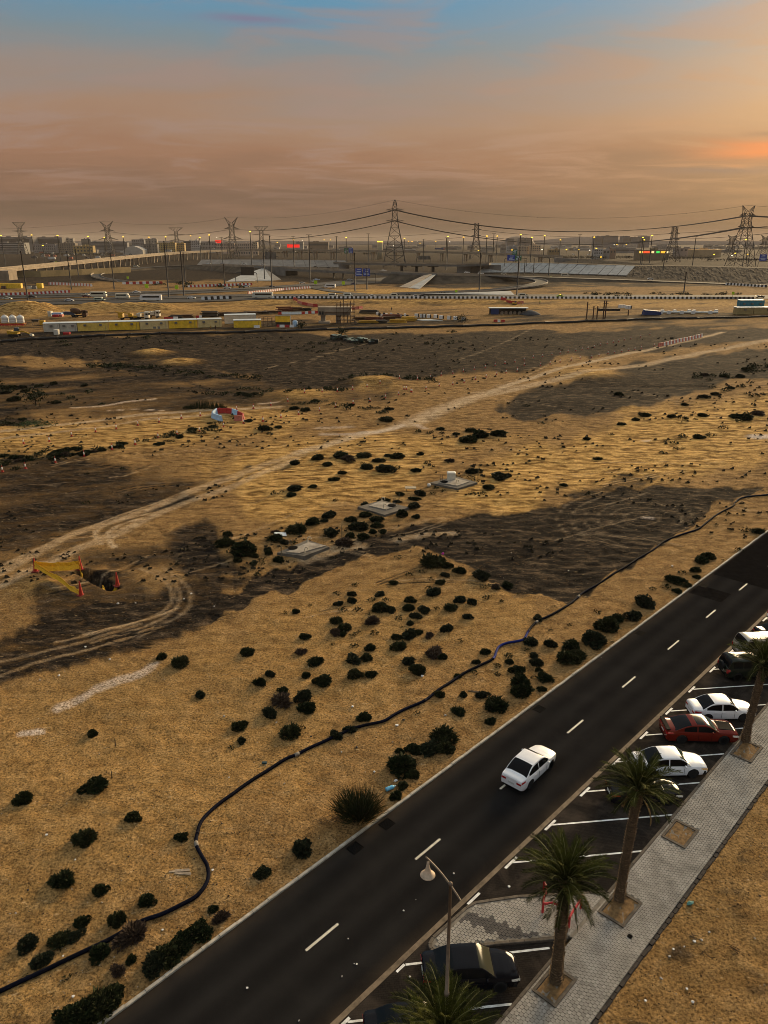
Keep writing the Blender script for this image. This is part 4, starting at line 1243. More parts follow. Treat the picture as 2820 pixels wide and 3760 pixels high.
# dead frond hanging bare, with leaflets only near the tip
F_HANG = [frond_mesh(2.6, .25, -.3, M_FROND2, "frond_hanging", gappy=.35, leaf=.3)]
def palm(base, hgt, lean, label, seed, nf=46, rad=.20, dry=2, hang=0, sc=1.0, z0=.10):
 rp = random.Random(seed)
 e = tag(empty("date_palm", (base.x, base.y, z0)), label, "palm", "date palms along the pavement")
 hgt = hgt - z0
 n = 22; pts = []; rr = []
 for i in range(n + 1):
  t = i / n
  pts.append(Vector((lean[0] * t ** 1.4, lean[1] * t ** 1.4, hgt * t - .1 * (i == 0))))
  r = rad * (1.28 - .32 * min(1, t * 6)) if t < .17 else rad * (.96 + .05 * math.sin(t * 21 + seed))
  rr.append(r)
 b = MB(); b.tube(pts, rr, 14)
 tr = b.build("trunk", M_TRUNK, e, True)
 # leaf-base scars spiralling up the trunk
 b = MB(); rows = int(hgt / .135); cnt = 9
 for i in range(rows):
  t = (i + .5) / rows
  q = t * n; k = min(int(q), n - 1); p = pts[k].lerp(pts[k + 1], q - k); r = rr[k] * .97
  for j in range(cnt):
   a = 2 * math.pi * (j + .5 * (i % 2)) / cnt + .21 * i + rp.uniform(-.05, .05)
   ca, sa = math.cos(a), math.sin(a); w = math.pi * r / cnt * .92; o = rp.uniform(.04, .09) * (1.6 if t > .84 else 1)
   h = .075 * (1.7 if t > .84 else 1)
   T = Vector((-sa, ca, 0)); Nn = Vector((ca, sa, 0))
   c0 = p + Nn * r
   b.add([c0 - Vector((0, 0, h)), c0 - T * w, c0 + T * w, c0 + Vector((0, 0, h)) + Nn * o * 1.1, c0 + T * w * .5 + Nn * o + Vector((0, 0, h * .75)), c0 - T * w * .5 + Nn * o + Vector((0, 0, h * .75))],
                  [(0, 2, 4, 5, 1), (5, 4, 3), (1, 5, 3), (2, 3, 4)])
 tag(b.build("leaf_base_scars", M_BOOT, tr), kind='stuff')
 top = pts[-1]
 # boot of cut stalks under the crown
 b = MB()
 for k in range(30):
  a = rp.uniform(0, 6.28); zz = rp.uniform(-.55, .05)
  d = Vector((math.cos(a), math.sin(a), 0)); c0 = top + d * rad * .8 + Vector((0, 0, zz))
  b.bar(c0, c0 + d * rp.uniform(.1, .22) + Vector((0, 0, rp.uniform(.15, .34))), .05, 4, .022)
 b.build("cut_stalks", M_BOOT, tr)
 ga = 2.39996
 for k in range(nf):
  t = k / (nf - 1)          # 0 = top, 1 = lowest
  a = k * ga + rp.uniform(-.2, .2)
  pitch = math.radians(84 - 68 * t ** .9) + rp.uniform(-.1, .1)
  src = F_UP if t < .3 else F_MID if t < .78 else F_LOW
  fm = src[rp.randrange(len(src))]
  s = sc * rp.uniform(.86, 1.1) * (.80 + .2 * min(1, t * 2.5))
  o = link("frond", fm, e, top + Vector((math.cos(a) * rad * .5, math.sin(a) * rad * .5, .10 - .35 * t)))
  o.rotation_euler = (rp.uniform(-.35, .35), -pitch, a)
  o.scale = (s, s, s)
 for k in range(dry + hang):
  a = rp.uniform(0, 6.28) if k < dry else [-.75, -.35, -1.1][k - dry]
  o = link("dead_frond", (F_DRY if k < dry else F_HANG)[0], e, top + Vector((math.cos(a) * rad * .8, math.sin(a) * rad * .8, -.35)))
  o.rotation_euler = (rp.uniform(-.4, .4), math.radians(rp.uniform(15, 45)) if k < dry else math.radians(46 + 9 * (k - dry)), a)
  o.scale = (sc * .8,) * 3
 return e
pb = G(2040, 3605); palm(pb, 5.75, (.05, .12), "date palm with hanging fronds in front of the red pipe guard", 3, 50, .235, 1, 3, .84)
pb = G(2273, 3308); palm(pb, 6.75, (.35, .25), "date palm between the nib and the empty planting pit, crown hiding a dark car", 8, 48, .215, 2, 0, .82)
pb = G(2735, 2725); palm(pb, 5.9, (.40, .1), "farthest date palm, crown over the parked white and dark cars", 13, 50, .23, 2, 0, .85)
pb = R(13.05, 6.9); palm(pb, 4.55, (.05, .15), "date palm at the bottom edge, only its crown in view", 21, 46, .2, 6, 0, .88)
pb = R(12.9, 49.0); palm(pb, 5.3, (.1, .1), "date palm at the right edge beside the white estate car, frond tips in view", 34, 44, .2, 1, 0, .92)
# ------------------------------------------------------------------ street lamp and red pipe guard
M_POLE = mat("lamp_pole", (.20, .15, .105), .55, .3, 4, metal=.3)
M_BELL = mat("lamp_bell", (.52, .40, .28), .45, .3, 6)
lp = Vector((2.29, 20.7, 0))
lh = zat(3255, lp.y + .0)
e = tag(empty("street_lamp", (lp.x, lp.y, .1)), "tall street lamp with curved arm and bell shade over the road", "street lamp")
lean = Vector((.06, 0, 0))
MB().tube([(0, 0, 0), (0, 0, 1.2)], .12, 12).build("pole_base", M_POLE, e, True)
MB().tube([(0, 0, 1.2), (0, 0, 5.9)], .085, 12).build("lower_pole", M_POLE, e, True)
MB().lathe([(.085, 0), (.105, .02), (.105, .14), (.06, .18)], 12, (0, 0, 5.85)).build("pole_collar", M_POLE, e, True)
MB().tube([(0, 0, 6.0), (0, 0, lh)], [.068, .052], 12).build("upper_pole", M_POLE, e, True)
MB().lathe([(.06, 0), (.075, .03), (.07, .1), (.02, .15)], 12, (0, 0, lh - .05)).build("finial_cap", M_POLE, e, True)
# arm: bow reaching over the street (towards -n), a short tail behind
ad = (-RN * .97 + RU * .1).normalized()
tip = D(1545, 3188, lp.y + ad.y * 1.25) - e.location
pts = []
for i in range(15):
 t = i / 14; x = -.5 + t * 1.75
 zz = lh - .05 + (.62 * (1 - ((x - 1.35) / 1.85) ** 2) - .62 * (1 - (1.35 / 1.85) ** 2)) * 1.0
 pts.append(ad * x + Vector((0, 0, zz)))
MB().tube(pts, [.03] + [.036] * 13 + [.03], 8).build("bow_arm", M_POLE, e, True)
bp_ = pts[-2]
MB().tube([bp_, bp_ - Vector((0, 0, .16))], .022, 8).build("hanger", M_IRON, e, True)
bell = MB().lathe([(.02, -.10), (.045, -.12), (.05, -.28), (.065, -.30), (.07, -.38), (.09, -.42), (.105, -.50), (.135, -.57), (.19, -.635), (.25, -.68), (.275, -.71), (.265, -.72), (.16, -.64), (.05, -.58)], 24, bp_).build("bell_shade", M_BELL, e, True)
MB().lathe([(.02, -.60), (.09, -.63), (.11, -.68), (.06, -.74), (.01, -.76)], 12, bp_).build("lamp_bulb", mat("milky_glass", (.6, .58, .5), .3), bell, True)
M_RED = mat("red_gloss_paint", (.46, .012, .016), .4, .25, 3, spec=.5)
gh = tag(empty("pipe_guard", (0, 0, 0)), "red bent-pipe guard standing on the paved nib behind the palm", "pipe guard")
PH = .42
def gpt(u, v, z): return G(u, v, z)
rails = [
 [(1995, 3327, .10), (1995, 3327, .10 + .38), None],
]
z1 = .62
A0 = gpt(1991, 3352, .12); A1 = gpt(1990, 3318, .12 + .0)
hp = []
# left half: a leg, the rail bending round a corner, a second leg
q0 = gpt(1992, 3350, .12); q1 = gpt(2003, 3300, .12 + .0); q2 = gpt(2024, 3349, .12)
q3 = gpt(2064, 3372, .12); q4 = gpt(2088, 3405, .12); q5 = gpt(2096, 3395, .12); q6 = gpt(2128, 3340, .12)
up_ = Vector((0, 0, z1))
MB().tube([q0, q0 + up_ * .85, q0 + up_], .062, 10).build("guard_leg", M_RED, gh, True)
MB().tube(smooth_line([q1 + Vector((.0, .5, 0)) + up_ * .95, q1 + up_, q0 + up_ + Vector((.02, .15, 0)), q0 + up_, q0 + up_ + Vector((.15, -.05, 0)), q2 + up_ * .98, q2 + Vector((.22, -.12, 0)) + up_], 5), .06, 10).build("guard_rail", M_RED, gh, True)
MB().tube([q1 + Vector((.0, .5, 0)), q1 + Vector((.0, .5, 0)) + up_ * .95], .06, 10).build("guard_leg", M_RED, gh, True)
MB().tube(smooth_line([q2 + Vector((.22, -.12, 0)) + up_, q3 + up_, q4 + up_ + Vector((-.1, .02, 0)), q4 + up_, q5 + up_ + Vector((.03, .12, 0)), q6 + up_, q6 + up_ + Vector((.08, .1, 0))], 5), .06, 10).build("guard_rail", M_RED, gh, True)
MB().tube([q4, q4 + up_], .062, 10).build("guard_leg", M_RED, gh, True)
MB().tube([q6 + Vector((.08, .1, 0)), q6 + Vector((.08, .1, 0)) + up_ * 1.0], .062, 10).build("guard_leg", M_RED, gh, True)
# ------------------------------------------------------------------ shrubs
RB = random.Random(17)
M_SHRUB = [mat("shrub_leaf", (.020, .026, .008), .8, .5, 5, spec=.1, second=(.008, .011, .004)),
           mat("shrub_leaf_olive", (.032, .034, .011), .8, .5, 5, spec=.1, second=(.012, .014, .005)),
           mat("shrub_leaf_grey", (.026, .030, .014), .8, .5, 5, spec=.1, second=(.010, .012, .006))]
M_DRYSH = mat("shrub_dry", (.060, .036, .020), .9, .5, 5, second=(.025, .016, .010))
M_TWIG = mat("shrub_twig", (.05, .034, .02), .9)
def shrub_mesh(seed, m, nleaf=900, spiky=False, flat=1.0, name="shrub"):
 r = random.Random(seed); b = MB()
 # a few lobes, unit radius, leaves pushed through the whole volume
 lobes = [(0, 0, .30, .62)]
 for k in range(r.randint(4, 7)):
  a = r.uniform(0, 6.28); d = r.uniform(.3, .66)
  lobes.append((d * math.cos(a), d * math.sin(a), r.uniform(.16, .38), r.uniform(.26, .46)))
 b.cur = 1
 for k in range(14):
  lb = lobes[r.randrange(len(lobes))]
  b.bar((r.uniform(-.1, .1), r.uniform(-.1, .1), -.06), (lb[0] + r.uniform(-.15, .15), lb[1] + r.uniform(-.15, .15), lb[2] + lb[3] * .6), .022, 3, .008)
 b.cur = 0
 tot = sum(l[3] ** 2 for l in lobes)
 for lb in lobes:
  for k in range(int(nleaf * lb[3] ** 2 / tot)):
   while True:
    v = Vector((r.uniform(-1, 1), r.uniform(-1, 1), r.uniform(-.6, 1)))
    if .2 < v.length < 1: break
   v = v * (.55 + .45 * r.random()) / max(v.length, .001) * v.length ** .35
   p = Vector((lb[0] + v.x * lb[3], lb[1] + v.y * lb[3], max(.0, lb[2] + v.z * lb[3] * .95)))
   d = (v.normalized() + Vector((r.uniform(-.6, .6), r.uniform(-.6, .6), r.uniform(.0, .9)))).normalized()
   ln = r.uniform(.08, .19) * (1.6 if spiky else 1) * (1.6 if r.random() < .1 else 1); w = ln * (.14 if spiky else .34)
   sd_ = d.cross(Vector((r.uniform(-1, 1), r.uniform(-1, 1), r.uniform(-1, 1)))).normalized() * w
   q = p + d * ln
   b.add([p - sd_, p + sd_, p + d * ln * .55 + sd_ * 1.1, q, p + d * ln * .55 - sd_ * 1.1], [(0, 1, 2, 3, 4)])
 return b.mesh(name, [m, M_TWIG])
SH = [shrub_mesh(100 + i, M_SHRUB[i % 3], 2000, i % 4 == 3) for i in range(10)]
SHD = [shrub_mesh(140 + i, M_DRYSH, 1300, True) for i in range(2)]
SHF = [shrub_mesh(160 + i, M_SHRUB[i % 2], 150) for i in range(5)]
TB = {}
TB['NA'] = ((0, 2000), "left of the hose", [(983, 703, 75), (1080, 752, 115), (1507, 677, 85), (1635, 805, 60), (1585, 860, 78), (1211, 930, 82), (1449, 1128, 115), (1467, 1200, 65), (1410, 1232, 45), (552, 1162, 68)])
TB['NB'] = ((900, 2000), "patch", [(1130, 130, 150), (1225, 145, 90), (932, 75, 50), (672, 240, 50), (560, 292, 48), (907, 235, 68), (1077, 160, 40), (1132, 205, 40), (1000, 178, 45), (1220, 192, 62), (1192, 243, 75), (1120, 265, 50), (1315, 175, 80), (1442, 220, 120), (1455, 265, 50), (1495, 252, 40), (1528, 275, 65), (1602, 258, 80), (1468, 327, 50), (1562, 347, 25), (645, 308, 68), (645, 352, 70), (570, 370, 60), (597, 400, 55), (690, 395, 58), (823, 305, 70), (772, 328, 48), (858, 335, 50), (825, 408, 130), (892, 405, 70), (1005, 350, 90), (995, 398, 85), (1090, 412, 88), (1160, 390, 45), (1245, 402, 95), (1310, 355, 90), (1380, 370, 75), (1150, 312, 110), (1038, 445, 75), (935, 445, 55), (1005, 485, 60), (952, 494, 22), (747, 420, 35), (548, 484, 85), (775, 484, 100), (310, 418, 60), (245, 418, 35), (394, 368, 25), (612, 525, 95), (550, 552, 80), (595, 555, 60), (662, 545, 45), (693, 530, 30), (785, 537, 52), (1355, 458, 72), (1230, 530, 88), (1125, 562, 72), (1000, 570, 120), (1062, 540, 60), (920, 578, 80), (357, 580, 85), (337, 670, 78), (425, 732, 92), (20, 678, 65), (667, 612, 50), (533, 603, 28), (757, 642, 88), (945, 640, 100), (1150, 680, 125), (1203, 694, 70), (660, 725, 105), (740, 705, 95), (665, 818, 115), (765, 808, 82), (1000, 730, 95), (1057, 790, 122), (148, 810, 72), (92, 860, 78), (366, 812, 72), (230, 908, 82), (218, 985, 150), (350, 955, 130), (475, 865, 125), (375, 1022, 120), (147, 1046, 105), (285, 1170, 125), (347, 1110, 45), (720, 1072, 105), (553, 1187, 90), (638, 1148, 90), (1465, 668, 78), (1410, 725, 62), (1295, 812, 60), (1395, 780, 50), (1188, 935, 80), (1330, 935, 75), (1447, 942, 95), (1535, 735, 45), (1540, 780, 38), (1605, 668, 50), (1050, 1028, 40), (1310, 1045, 98), (1538, 1022, 155), (1500, 1103, 90), (1205, 1210, 170), (1130, 1285, 160), (1225, 1280, 150), (1035, 1275, 120), (945, 1275, 70), (960, 1395, 200), (1030, 1425, 100), (965, 1490, 80), (1316, 577, 38)])
TB['NR'] = ((1820, 2000), "verge", [(75, 258, 80), (14, 276, 40), (36, 347, 28), (132, 295, 20), (263, 462, 68), (362, 368, 18), (333, 517, 28), (447, 488, 28), (620, 412, 45), (928, 388, 160), (1262, 115, 110), (1310, 90, 100), (1385, 97, 18), (1105, 245, 120), (1137, 178, 50), (1038, 262, 55), (1180, 262, 60), (1226, 172, 70), (1235, 210, 60), (1117, 300, 72), (957, 270, 38), (1485, 38, 48), (745, 480, 120), (850, 470, 130), (700, 545, 190), (225, 615, 115), (185, 635, 40), (340, 625, 95), (470, 640, 140), (600, 625, 180), (440, 735, 170), (510, 700, 120), (260, 735, 100), (240, 690, 80), (80, 668, 50), (140, 780, 110), (85, 720, 70), (265, 775, 60), (300, 838, 110), (235, 812, 40), (165, 940, 160), (150, 870, 140), (287, 897, 65), (35, 1018, 110), (15, 735, 40), (15, 780, 30), (75, 782, 15), (710, 595, 20)])
TB['NC'] = ((0, 2860), "near", [(565, 98, 155), (132, 158, 108), (800, 280, 108), (513, 412, 138), (1093, 385, 88), (378, 655, 118), (597, 716, 98), (885, 788, 118), (712, 905, 125), (140, 1040, 122), (355, 1020, 110), (445, 990, 100), (483, 910, 92), (235, 1140, 130), (595, 1110, 140), (785, 1030, 180), (790, 1137, 75), (705, 1213, 95), (150, 1215, 48), (403, 1210, 45), (1593, 610, 105), (1293, 818, 65), (930, 1200, 180), (1010, 1150, 190), (1090, 1080, 180), (1180, 1010, 180), (660, 1400, 170), (590, 1470, 200), (480, 1500, 180), (380, 1540, 160)])
TB['ND'] = ((900, 2860), "near", [(350, 490, 165), (102, 610, 108), (960, 65, 85), (920, 130, 95)])
TB['M2'] = ((900, 1200), "mid", [(305, 842, 85), (445, 815, 110), (575, 800, 130), (630, 820, 110), (730, 800, 120), (810, 822, 85), (930, 800, 120), (870, 790, 60), (1070, 782, 62), (720, 832, 40), (505, 850, 70), (745, 870, 110), (835, 850, 60), (930, 862, 48), (850, 890, 150), (1045, 887, 75), (1110, 835, 45), (1250, 825, 70), (590, 903, 68), (542, 945, 72), (415, 985, 72), (300, 1005, 120), (275, 1035, 80), (180, 1015, 50), (228, 1005, 35), (315, 970, 20), (555, 1058, 38), (1390, 895, 112), (1300, 920, 48), (1375, 920, 50), (1400, 945, 50), (1555, 930, 150), (1480, 995, 92), (1385, 1022, 52), (1445, 1020, 45), (1160, 988, 42), (1208, 1003, 38), (1145, 1018, 40), (1070, 1030, 100), (945, 1030, 70), (1030, 1060, 75), (1030, 1110, 110), (925, 1075, 70), (840, 1068, 90), (730, 1090, 70), (510, 1170, 110), (735, 1165, 90), (800, 1195, 100), (960, 1165, 110), (1045, 1175, 65), (410, 1210, 110), (480, 1195, 60), (320, 1260, 140), (185, 1262, 60), (176, 1310, 105), (295, 1320, 50), (235, 1330, 70), (520, 1280, 120), (690, 1250, 150), (640, 1290, 80), (600, 1340, 120), (720, 1290, 90), (780, 1260, 70), (840, 1260, 70), (800, 1225, 90), (650, 1190, 80), (140, 1390, 60), (25, 1405, 65), (95, 1440, 50), (45, 1450, 50), (200, 1430, 80), (187, 1468, 35), (75, 1508, 40), (1440, 680, 150), (1370, 705, 130), (1330, 690, 60), (1550, 672, 120), (1285, 660, 60), (1380, 640, 80), (1195, 625, 60), (1125, 648, 45), (1060, 642, 45), (870, 578, 110), (370, 510, 80), (300, 500, 70), (235, 510, 40), (110, 632, 110), (205, 618, 60), (150, 650, 40), (20, 580, 70)])
TB['M1'] = ((0, 1200), "far", [(745, 865, 32), (530, 893, 28), (520, 1065, 45), (92, 862, 45), (1385, 1275, 70), (1475, 1290, 30), (1458, 1330, 35), (1360, 1340, 110), (1395, 1370, 50), (1480, 1400, 180), (1440, 1435, 70), (1550, 1410, 60), (1630, 1370, 60), (1640, 1310, 50), (1600, 1420, 50), (1540, 1450, 60), (1565, 1505, 45), (620, 472, 40), (1160, 500, 70), (80, 450, 90), (60, 380, 80), (20, 405, 60)])
TB['M3'] = ((1820, 1200), "far", [(755, 412, 75), (1325, 368, 38), (1275, 440, 80), (1345, 418, 70), (1365, 440, 22), (1400, 390, 50), (1440, 380, 60), (1490, 368, 50), (1575, 425, 58), (1525, 412, 25), (1640, 415, 35), (1550, 340, 40), (1155, 480, 60), (855, 572, 65), (920, 548, 90), (1080, 560, 60), (1140, 565, 55), (1265, 552, 68), (1215, 570, 25), (1490, 562, 100), (1540, 568, 120), (1610, 540, 90), (1530, 525, 35), (1480, 578, 35), (1385, 622, 52), (1305, 658, 58), (1240, 680, 78), (1138, 675, 50), (1090, 705, 45), (770, 600, 68), (560, 690, 60), (630, 810, 60), (1020, 772, 45), (705, 658, 35), (188, 478, 40), (277, 590, 42), (25, 672, 80), (1095, 748, 40), (1140, 735, 25), (420, 972, 65), (568, 1018, 42), (70, 920, 80), (30, 935, 50), (382, 950, 18), (1345, 1205, 28), (1525, 1235, 55), (1612, 1265, 75)])
shr = []
for k, (og, zn, lst) in TB.items():
 for cx, by, w in lst:
  shr.append((og[0] + cx / 1.659, og[1] + by / 1.659, w / 1.659))
# belts of small scrub in the middle distance
def scatter_line(pts, n, w0, w1, spread):
 for i in range(n):
  t = RB.random() * (len(pts) - 1); k = int(t); f = t - k
  u = pts[k][0] + (pts[k + 1][0] - pts[k][0]) * f; v = pts[k][1] + (pts[k + 1][1] - pts[k][1]) * f
  shr.append((u + RB.uniform(-8, 8), v + RB.gauss(0, spread), RB.uniform(w0, w1)))
scatter_line([(-20, 1700), (150, 1675), (300, 1660), (470, 1630), (650, 1600), (820, 1568)], 95, 14, 44, 9)
scatter_line([(0, 1420), (60, 1440), (200, 1450), (330, 1440)], 22, 14, 42, 18)
scatter_line([(0, 1560), (60, 1545), (120, 1552)], 14, 16, 36, 8)
scatter_line([(330, 1345), (520, 1352), (700, 1372), (960, 1388)], 60, 10, 34, 5)
scatter_line([(1000, 1445), (1200, 1440), (1280, 1435)], 24, 12, 34, 5)
scatter_line([(1250, 1398), (1450, 1390), (1610, 1396)], 26, 12, 34, 5)
scatter_line([(760, 1440), (900, 1452), (1000, 1430)], 24, 14, 40, 8)
scatter_line([(2550, 1385), (2700, 1372), (2830, 1340)], 22, 14, 40, 8)
scatter_line([(1050, 1490), (1200, 1482), (1330, 1500), (1420, 1505)], 24, 14, 40, 6)
scatter_line([(100, 1240), (600, 1260), (1200, 1280), (1700, 1240)], 40, 10, 28, 14)
scatter_line([(1500, 1085), (1700, 1083), (1560, 1079)], 16, 12, 26, 3)
scatter_line([(560, 1040), (760, 1050), (900, 1055)], 26, 12, 30, 4)
scatter_line([(2150, 1082), (2400, 1082), (2750, 1083)], 40, 10, 24, 3)
shr = [q for q in shr if 0 < q[2]]
shr.sort(key=lambda q: -q[2])
shrub_z = {}
def shrub_zone(u, v):
 n, s = ns(G(u, v))
 if v > 2850 and n < -9: return "on the nearest sand left of the hose"
 if n > -5.2 and s > 45: return "on the far kerbside verge"
 if n > -5.2 and s > 22: return "on the verge level with the moving sedan"
 if n > -5.2: return "on the verge at the lower left"
 if v > 2420 and u < 900: return "between the chalk streak and the hose"
 if v > 2420: return "just left of the hose"
 if v > 2190 and u > 900: return "in the patch below the dirt road"
 if v > 2190: return "above the chalk streak"
 if v > 2000 and u > 1500: return "at the dirt road's lower edge"
 if v > 1830 and u < 1700: return "in the thicket round the manhole slabs"
 if v > 1830: return "by the dark turning circle"
 if v > 1620 and 900 < u < 1750: return "on golden sand above the manholes"
 if v > 1620 and u > 1750: return "on golden sand at the right"
 if u < 900 and v > 1540: return "in the belt along the cones"
 if v > 1380 and u > 1900: return "on far dark ground at the right"
 return "on the plain beyond the pale track"
zone_n = {}
for i, (u, v, w) in enumerate(shr[:300]):
 p = G(u, v)
 sl = math.hypot(p.x, p.y, H)
 r = w / 2 / FPX * sl * (CP + (1880 - v) / FPX * 0) * ((1.08 if ns(p)[0] > -5.2 else 1.2) if v > 2000 else 1.08)
 p = p + Vector((0, r * .55, 0)) * 1.0
 dry = (i % 17 == 5)
 o = link("desert_shrub", (SHD[i % 2] if dry else SH[(i * 7) % 10]) if w > 16 else SHF[i % 5], None, (p.x, p.y, ground_z(p.x, p.y) - .03), RB.uniform(0, 6.28), (r * RB.uniform(.95, 1.12), r * RB.uniform(.85, 1.05), r * RB.uniform(.60, .84) * (1 if v > 1900 else .75)))
 zn = shrub_zone(u, v)
 zone_n.setdefault(zn, []).append((o, u, v, w))
for zn, lst in zone_n.items():
 lst.sort(key=lambda q: q[1])
 for k_, q in enumerate(lst):
  sz = "broad" if q[3] > 62 else "small" if q[3] < 30 else "rounded"
  tag(q[0], "%s dark shrub, %s, %s" % (sz, (ordw(k_ + 1) + " from left") if len(lst) > 1 else "alone", zn), "shrub", "shrubs " + zn)
if len(shr) > 300:
 b = MB(); rs = random.Random(3)
 for u, v, w in shr[300:]:
  p = G(u, v); r = w / 2 / FPX * math.hypot(p.x, p.y, H) * 1.1; zz = ground_z(p.x, p.y)
  for k in range(46):
   a = rs.uniform(0, 6.28); d = math.sqrt(rs.random()) * r
   h = rs.uniform(0, .75) * r * (1.1 - d / r * .8)
   c = Vector((p.x + d * math.cos(a), p.y + d * math.sin(a), zz + h)); q = r * .28
   b.add([c + Vector((rs.uniform(-q, q), rs.uniform(-q, q), rs.uniform(-q, q))) for _ in range(3)], [(0, 1, 2)])
 tag(b.build("far_scrub", M_SHRUB[0]), "low dark scrub sprinkled over the far plain", "scrub", None, 'stuff')
# the big broom-like bush by the kerb
def broom():
 e_base = G(900 + 690 / 1.659, 2860 + 262 / 1.659)
 e = tag(empty("spiky_bush", (e_base.x, e_base.y + .25, ground_z(e_base.x, e_base.y) - .05), 0, 1.3), "big round spiky bush of upright stems beside the kerb", "bush")
 r = random.Random(9); b = MB(); b2 = MB()
 for k in range(2600):
  a = r.uniform(0, 6.28); q = math.sqrt(r.random()); tilt = q * r.uniform(.7, 1.15)
  p = Vector((math.cos(a) * q * .45, math.sin(a) * q * .38, r.uniform(0, .25)))
  d = Vector((math.cos(a) * math.sin(tilt), math.sin(a) * math.sin(tilt), math.cos(tilt)))
  s0 = r.uniform(0, .9); L = r.uniform(.35, .65) * 1.0
  st = p + d * s0 * .95
  if st.z < 0: st.z = 0.02
  d2 = (d + Vector((r.uniform(-.3, .3), r.uniform(-.3, .3), r.uniform(-.1, .3)))).normalized()
  sd_ = d2.cross(Vector((r.uniform(-1, 1), r.uniform(-1, 1), .1))).normalized() * .014
  b.add([st - sd_, st + sd_, st + d2 * L], [(0, 1, 2)])
 for k in range(40):
  a = r.uniform(0, 6.28); q = r.uniform(0, .8)
  b2.bar((math.cos(a) * .15, math.sin(a) * .15, 0), (math.cos(a) * q, math.sin(a) * q, r.uniform(.7, 1.2)), .018, 3, .006)
 b.build("stem_foliage", mat("broom_green", (.030, .034, .010), .85, .5, 4, spec=.1, second=(.012, .015, .005)), e); b2.build("branches", M_TWIG, e)
 # thin brown sticks strewn to its left
 q = G(1130, 2985); b = MB()
 for k in range(160):
  t = r.random(); st = Vector((-.1 - t * 1.6, -.25 * t + r.uniform(-.3, .3), r.uniform(0, .22)))
  d = Vector((r.uniform(-1, .2), r.uniform(-.5, .5), r.uniform(-.1, .25)))
  b.bar(st, st + d * r.uniform(.2, .5), .012, 3, .004)
 tag(b.build("brown_sticks", mat("brown_stick", (.085, .050, .026), .9), None, loc=(e.location.x - .55, e.location.y - .1, e.location.z + .05)), "tangle of thin brown sticks left of the spiky bush", "branches")
broom()
p = G(808, 3396); tag(link("dry_shrub", SHD[0], None, (p.x, p.y + .3, ground_z(p.x, p.y)), .4, (.62, .40, .42)), "reddish brown dry shrub with litter caught in it by the kerb", "shrub")
# reed clump
r_ = random.Random(4); b = MB(); q = G(753, 1500)
for k in range(420):
 x = r_.uniform(-4.4, 4.4); y = r_.uniform(-.8, .8); h = r_.uniform(.8, 2.0) * (1 - (x / 5) ** 2)
 b.add([(x - .05, y, 0), (x + .05, y, 0), (x + r_.uniform(-.25, .25), y, h)], [(0, 1, 2)])
tag(b.build("reed_clump", M_SHRUB[0], None, loc=(q.x, q.y, ground_z(q.x, q.y))), "upright clump of dark reeds beyond the barrier ring", "reeds")
b = MB(); q = G(130, 1562)
for k in range(500):
 x = r_.gauss(0, 1.8); y = r_.gauss(0, 1.2); h = r_.uniform(0, 1.0) * math.exp(-(x * x + y * y) / 8)
 c = Vector((x, y, h)); b.add([c + Vector((r_.uniform(-.2, .2), r_.uniform(-.2, .2), r_.uniform(-.15, .2))) for _ in range(3)], [(0, 1, 2)])
tag(b.build("green_bush", mat("bright_leaf", (.045, .075, .018), .8, .4, 3), None, loc=(q.x, q.y, ground_z(q.x, q.y))), "greener bush at the left edge behind the cones", "bush")
# ------------------------------------------------------------------ blue hose
M_HOSE = mat("hose_blue", (.004, .005, .013), .85, .4, .25, spec=.05, second=(.003, .003, .004))
M_HOSEB = mat("hose_bright_blue", (.010, .020, .13), .8, .3, 1, spec=.08)
hose_px = [(-60, 3662), (0, 3640), (60, 3612), (180, 3556), (300, 3502), (420, 3448), (510, 3398), (600, 3365), (680, 3325), (735, 3290), (765, 3240), (762, 3190), (740, 3150), (722, 3110), (725, 3070),
           (745, 3020), (800, 2965), (860, 2920), (920, 2875), (985, 2830), (1050, 2788), (1090, 2772), (1150, 2742), (1220, 2710), (1290, 2680), (1340, 2665), (1410, 2648), (1450, 2625), (1500, 2600), (1560, 2575), (1600, 2545), (1650, 2510), (1700, 2475), (1760, 2445), (1810, 2420),
           (1822, 2395), (1832, 2375), (1860, 2362), (1900, 2356), (1925, 2348), (1940, 2320), (1970, 2285), (2030, 2255), (2080, 2225), (2125, 2185), (2150, 2165), (2220, 2128), (2290, 2085), (2350, 2045), (2400, 2018), (2440, 1985), (2500, 1965), (2560, 1945), (2600, 1915), (2640, 1885), (2690, 1860), (2700, 1845), (2730, 1826), (2790, 1820), (2900, 1812)]
hp_ = []
for u, v in hose_px:
 p = G(u, v); hp_.append(Vector((p.x, p.y, 0)))
hp_ = smooth_line(hp_, 5)
for p in hp_: p.z = ground_z(p.x, p.y) + .10
for _ in range(3):
 zz = [p.z for p in hp_]
 for i in range(1, len(hp_) - 1): hp_[i].z = (zz[i - 1] + zz[i] * 2 + zz[i + 1]) / 4
he = tag(empty("hose"), "long dark blue hose snaking over the sand parallel to the road", "hose")
HR = .105
def cut(a, b): return hp_[a:b + 1]
n5 = lambda k: k * 5
MB().tube(cut(0, n5(14)), HR, 10).build("hose_length", M_HOSE, he, True)
MB().tube(cut(n5(14), n5(21)), HR, 10).build("hose_length", M_HOSE, he, True)
MB().tube(cut(n5(21), n5(24)), HR, 10).build("hose_length", M_HOSE, he, True)
MB().tube(cut(n5(24), n5(29)), HR, 10).build("hose_length", M_HOSE, he, True)
MB().tube(cut(n5(29), n5(34)), HR, 10).build("hose_length", M_HOSE, he, True)
MB().tube(cut(n5(34), n5(40)), HR, 10).build("hose_length", M_HOSEB, he, True)
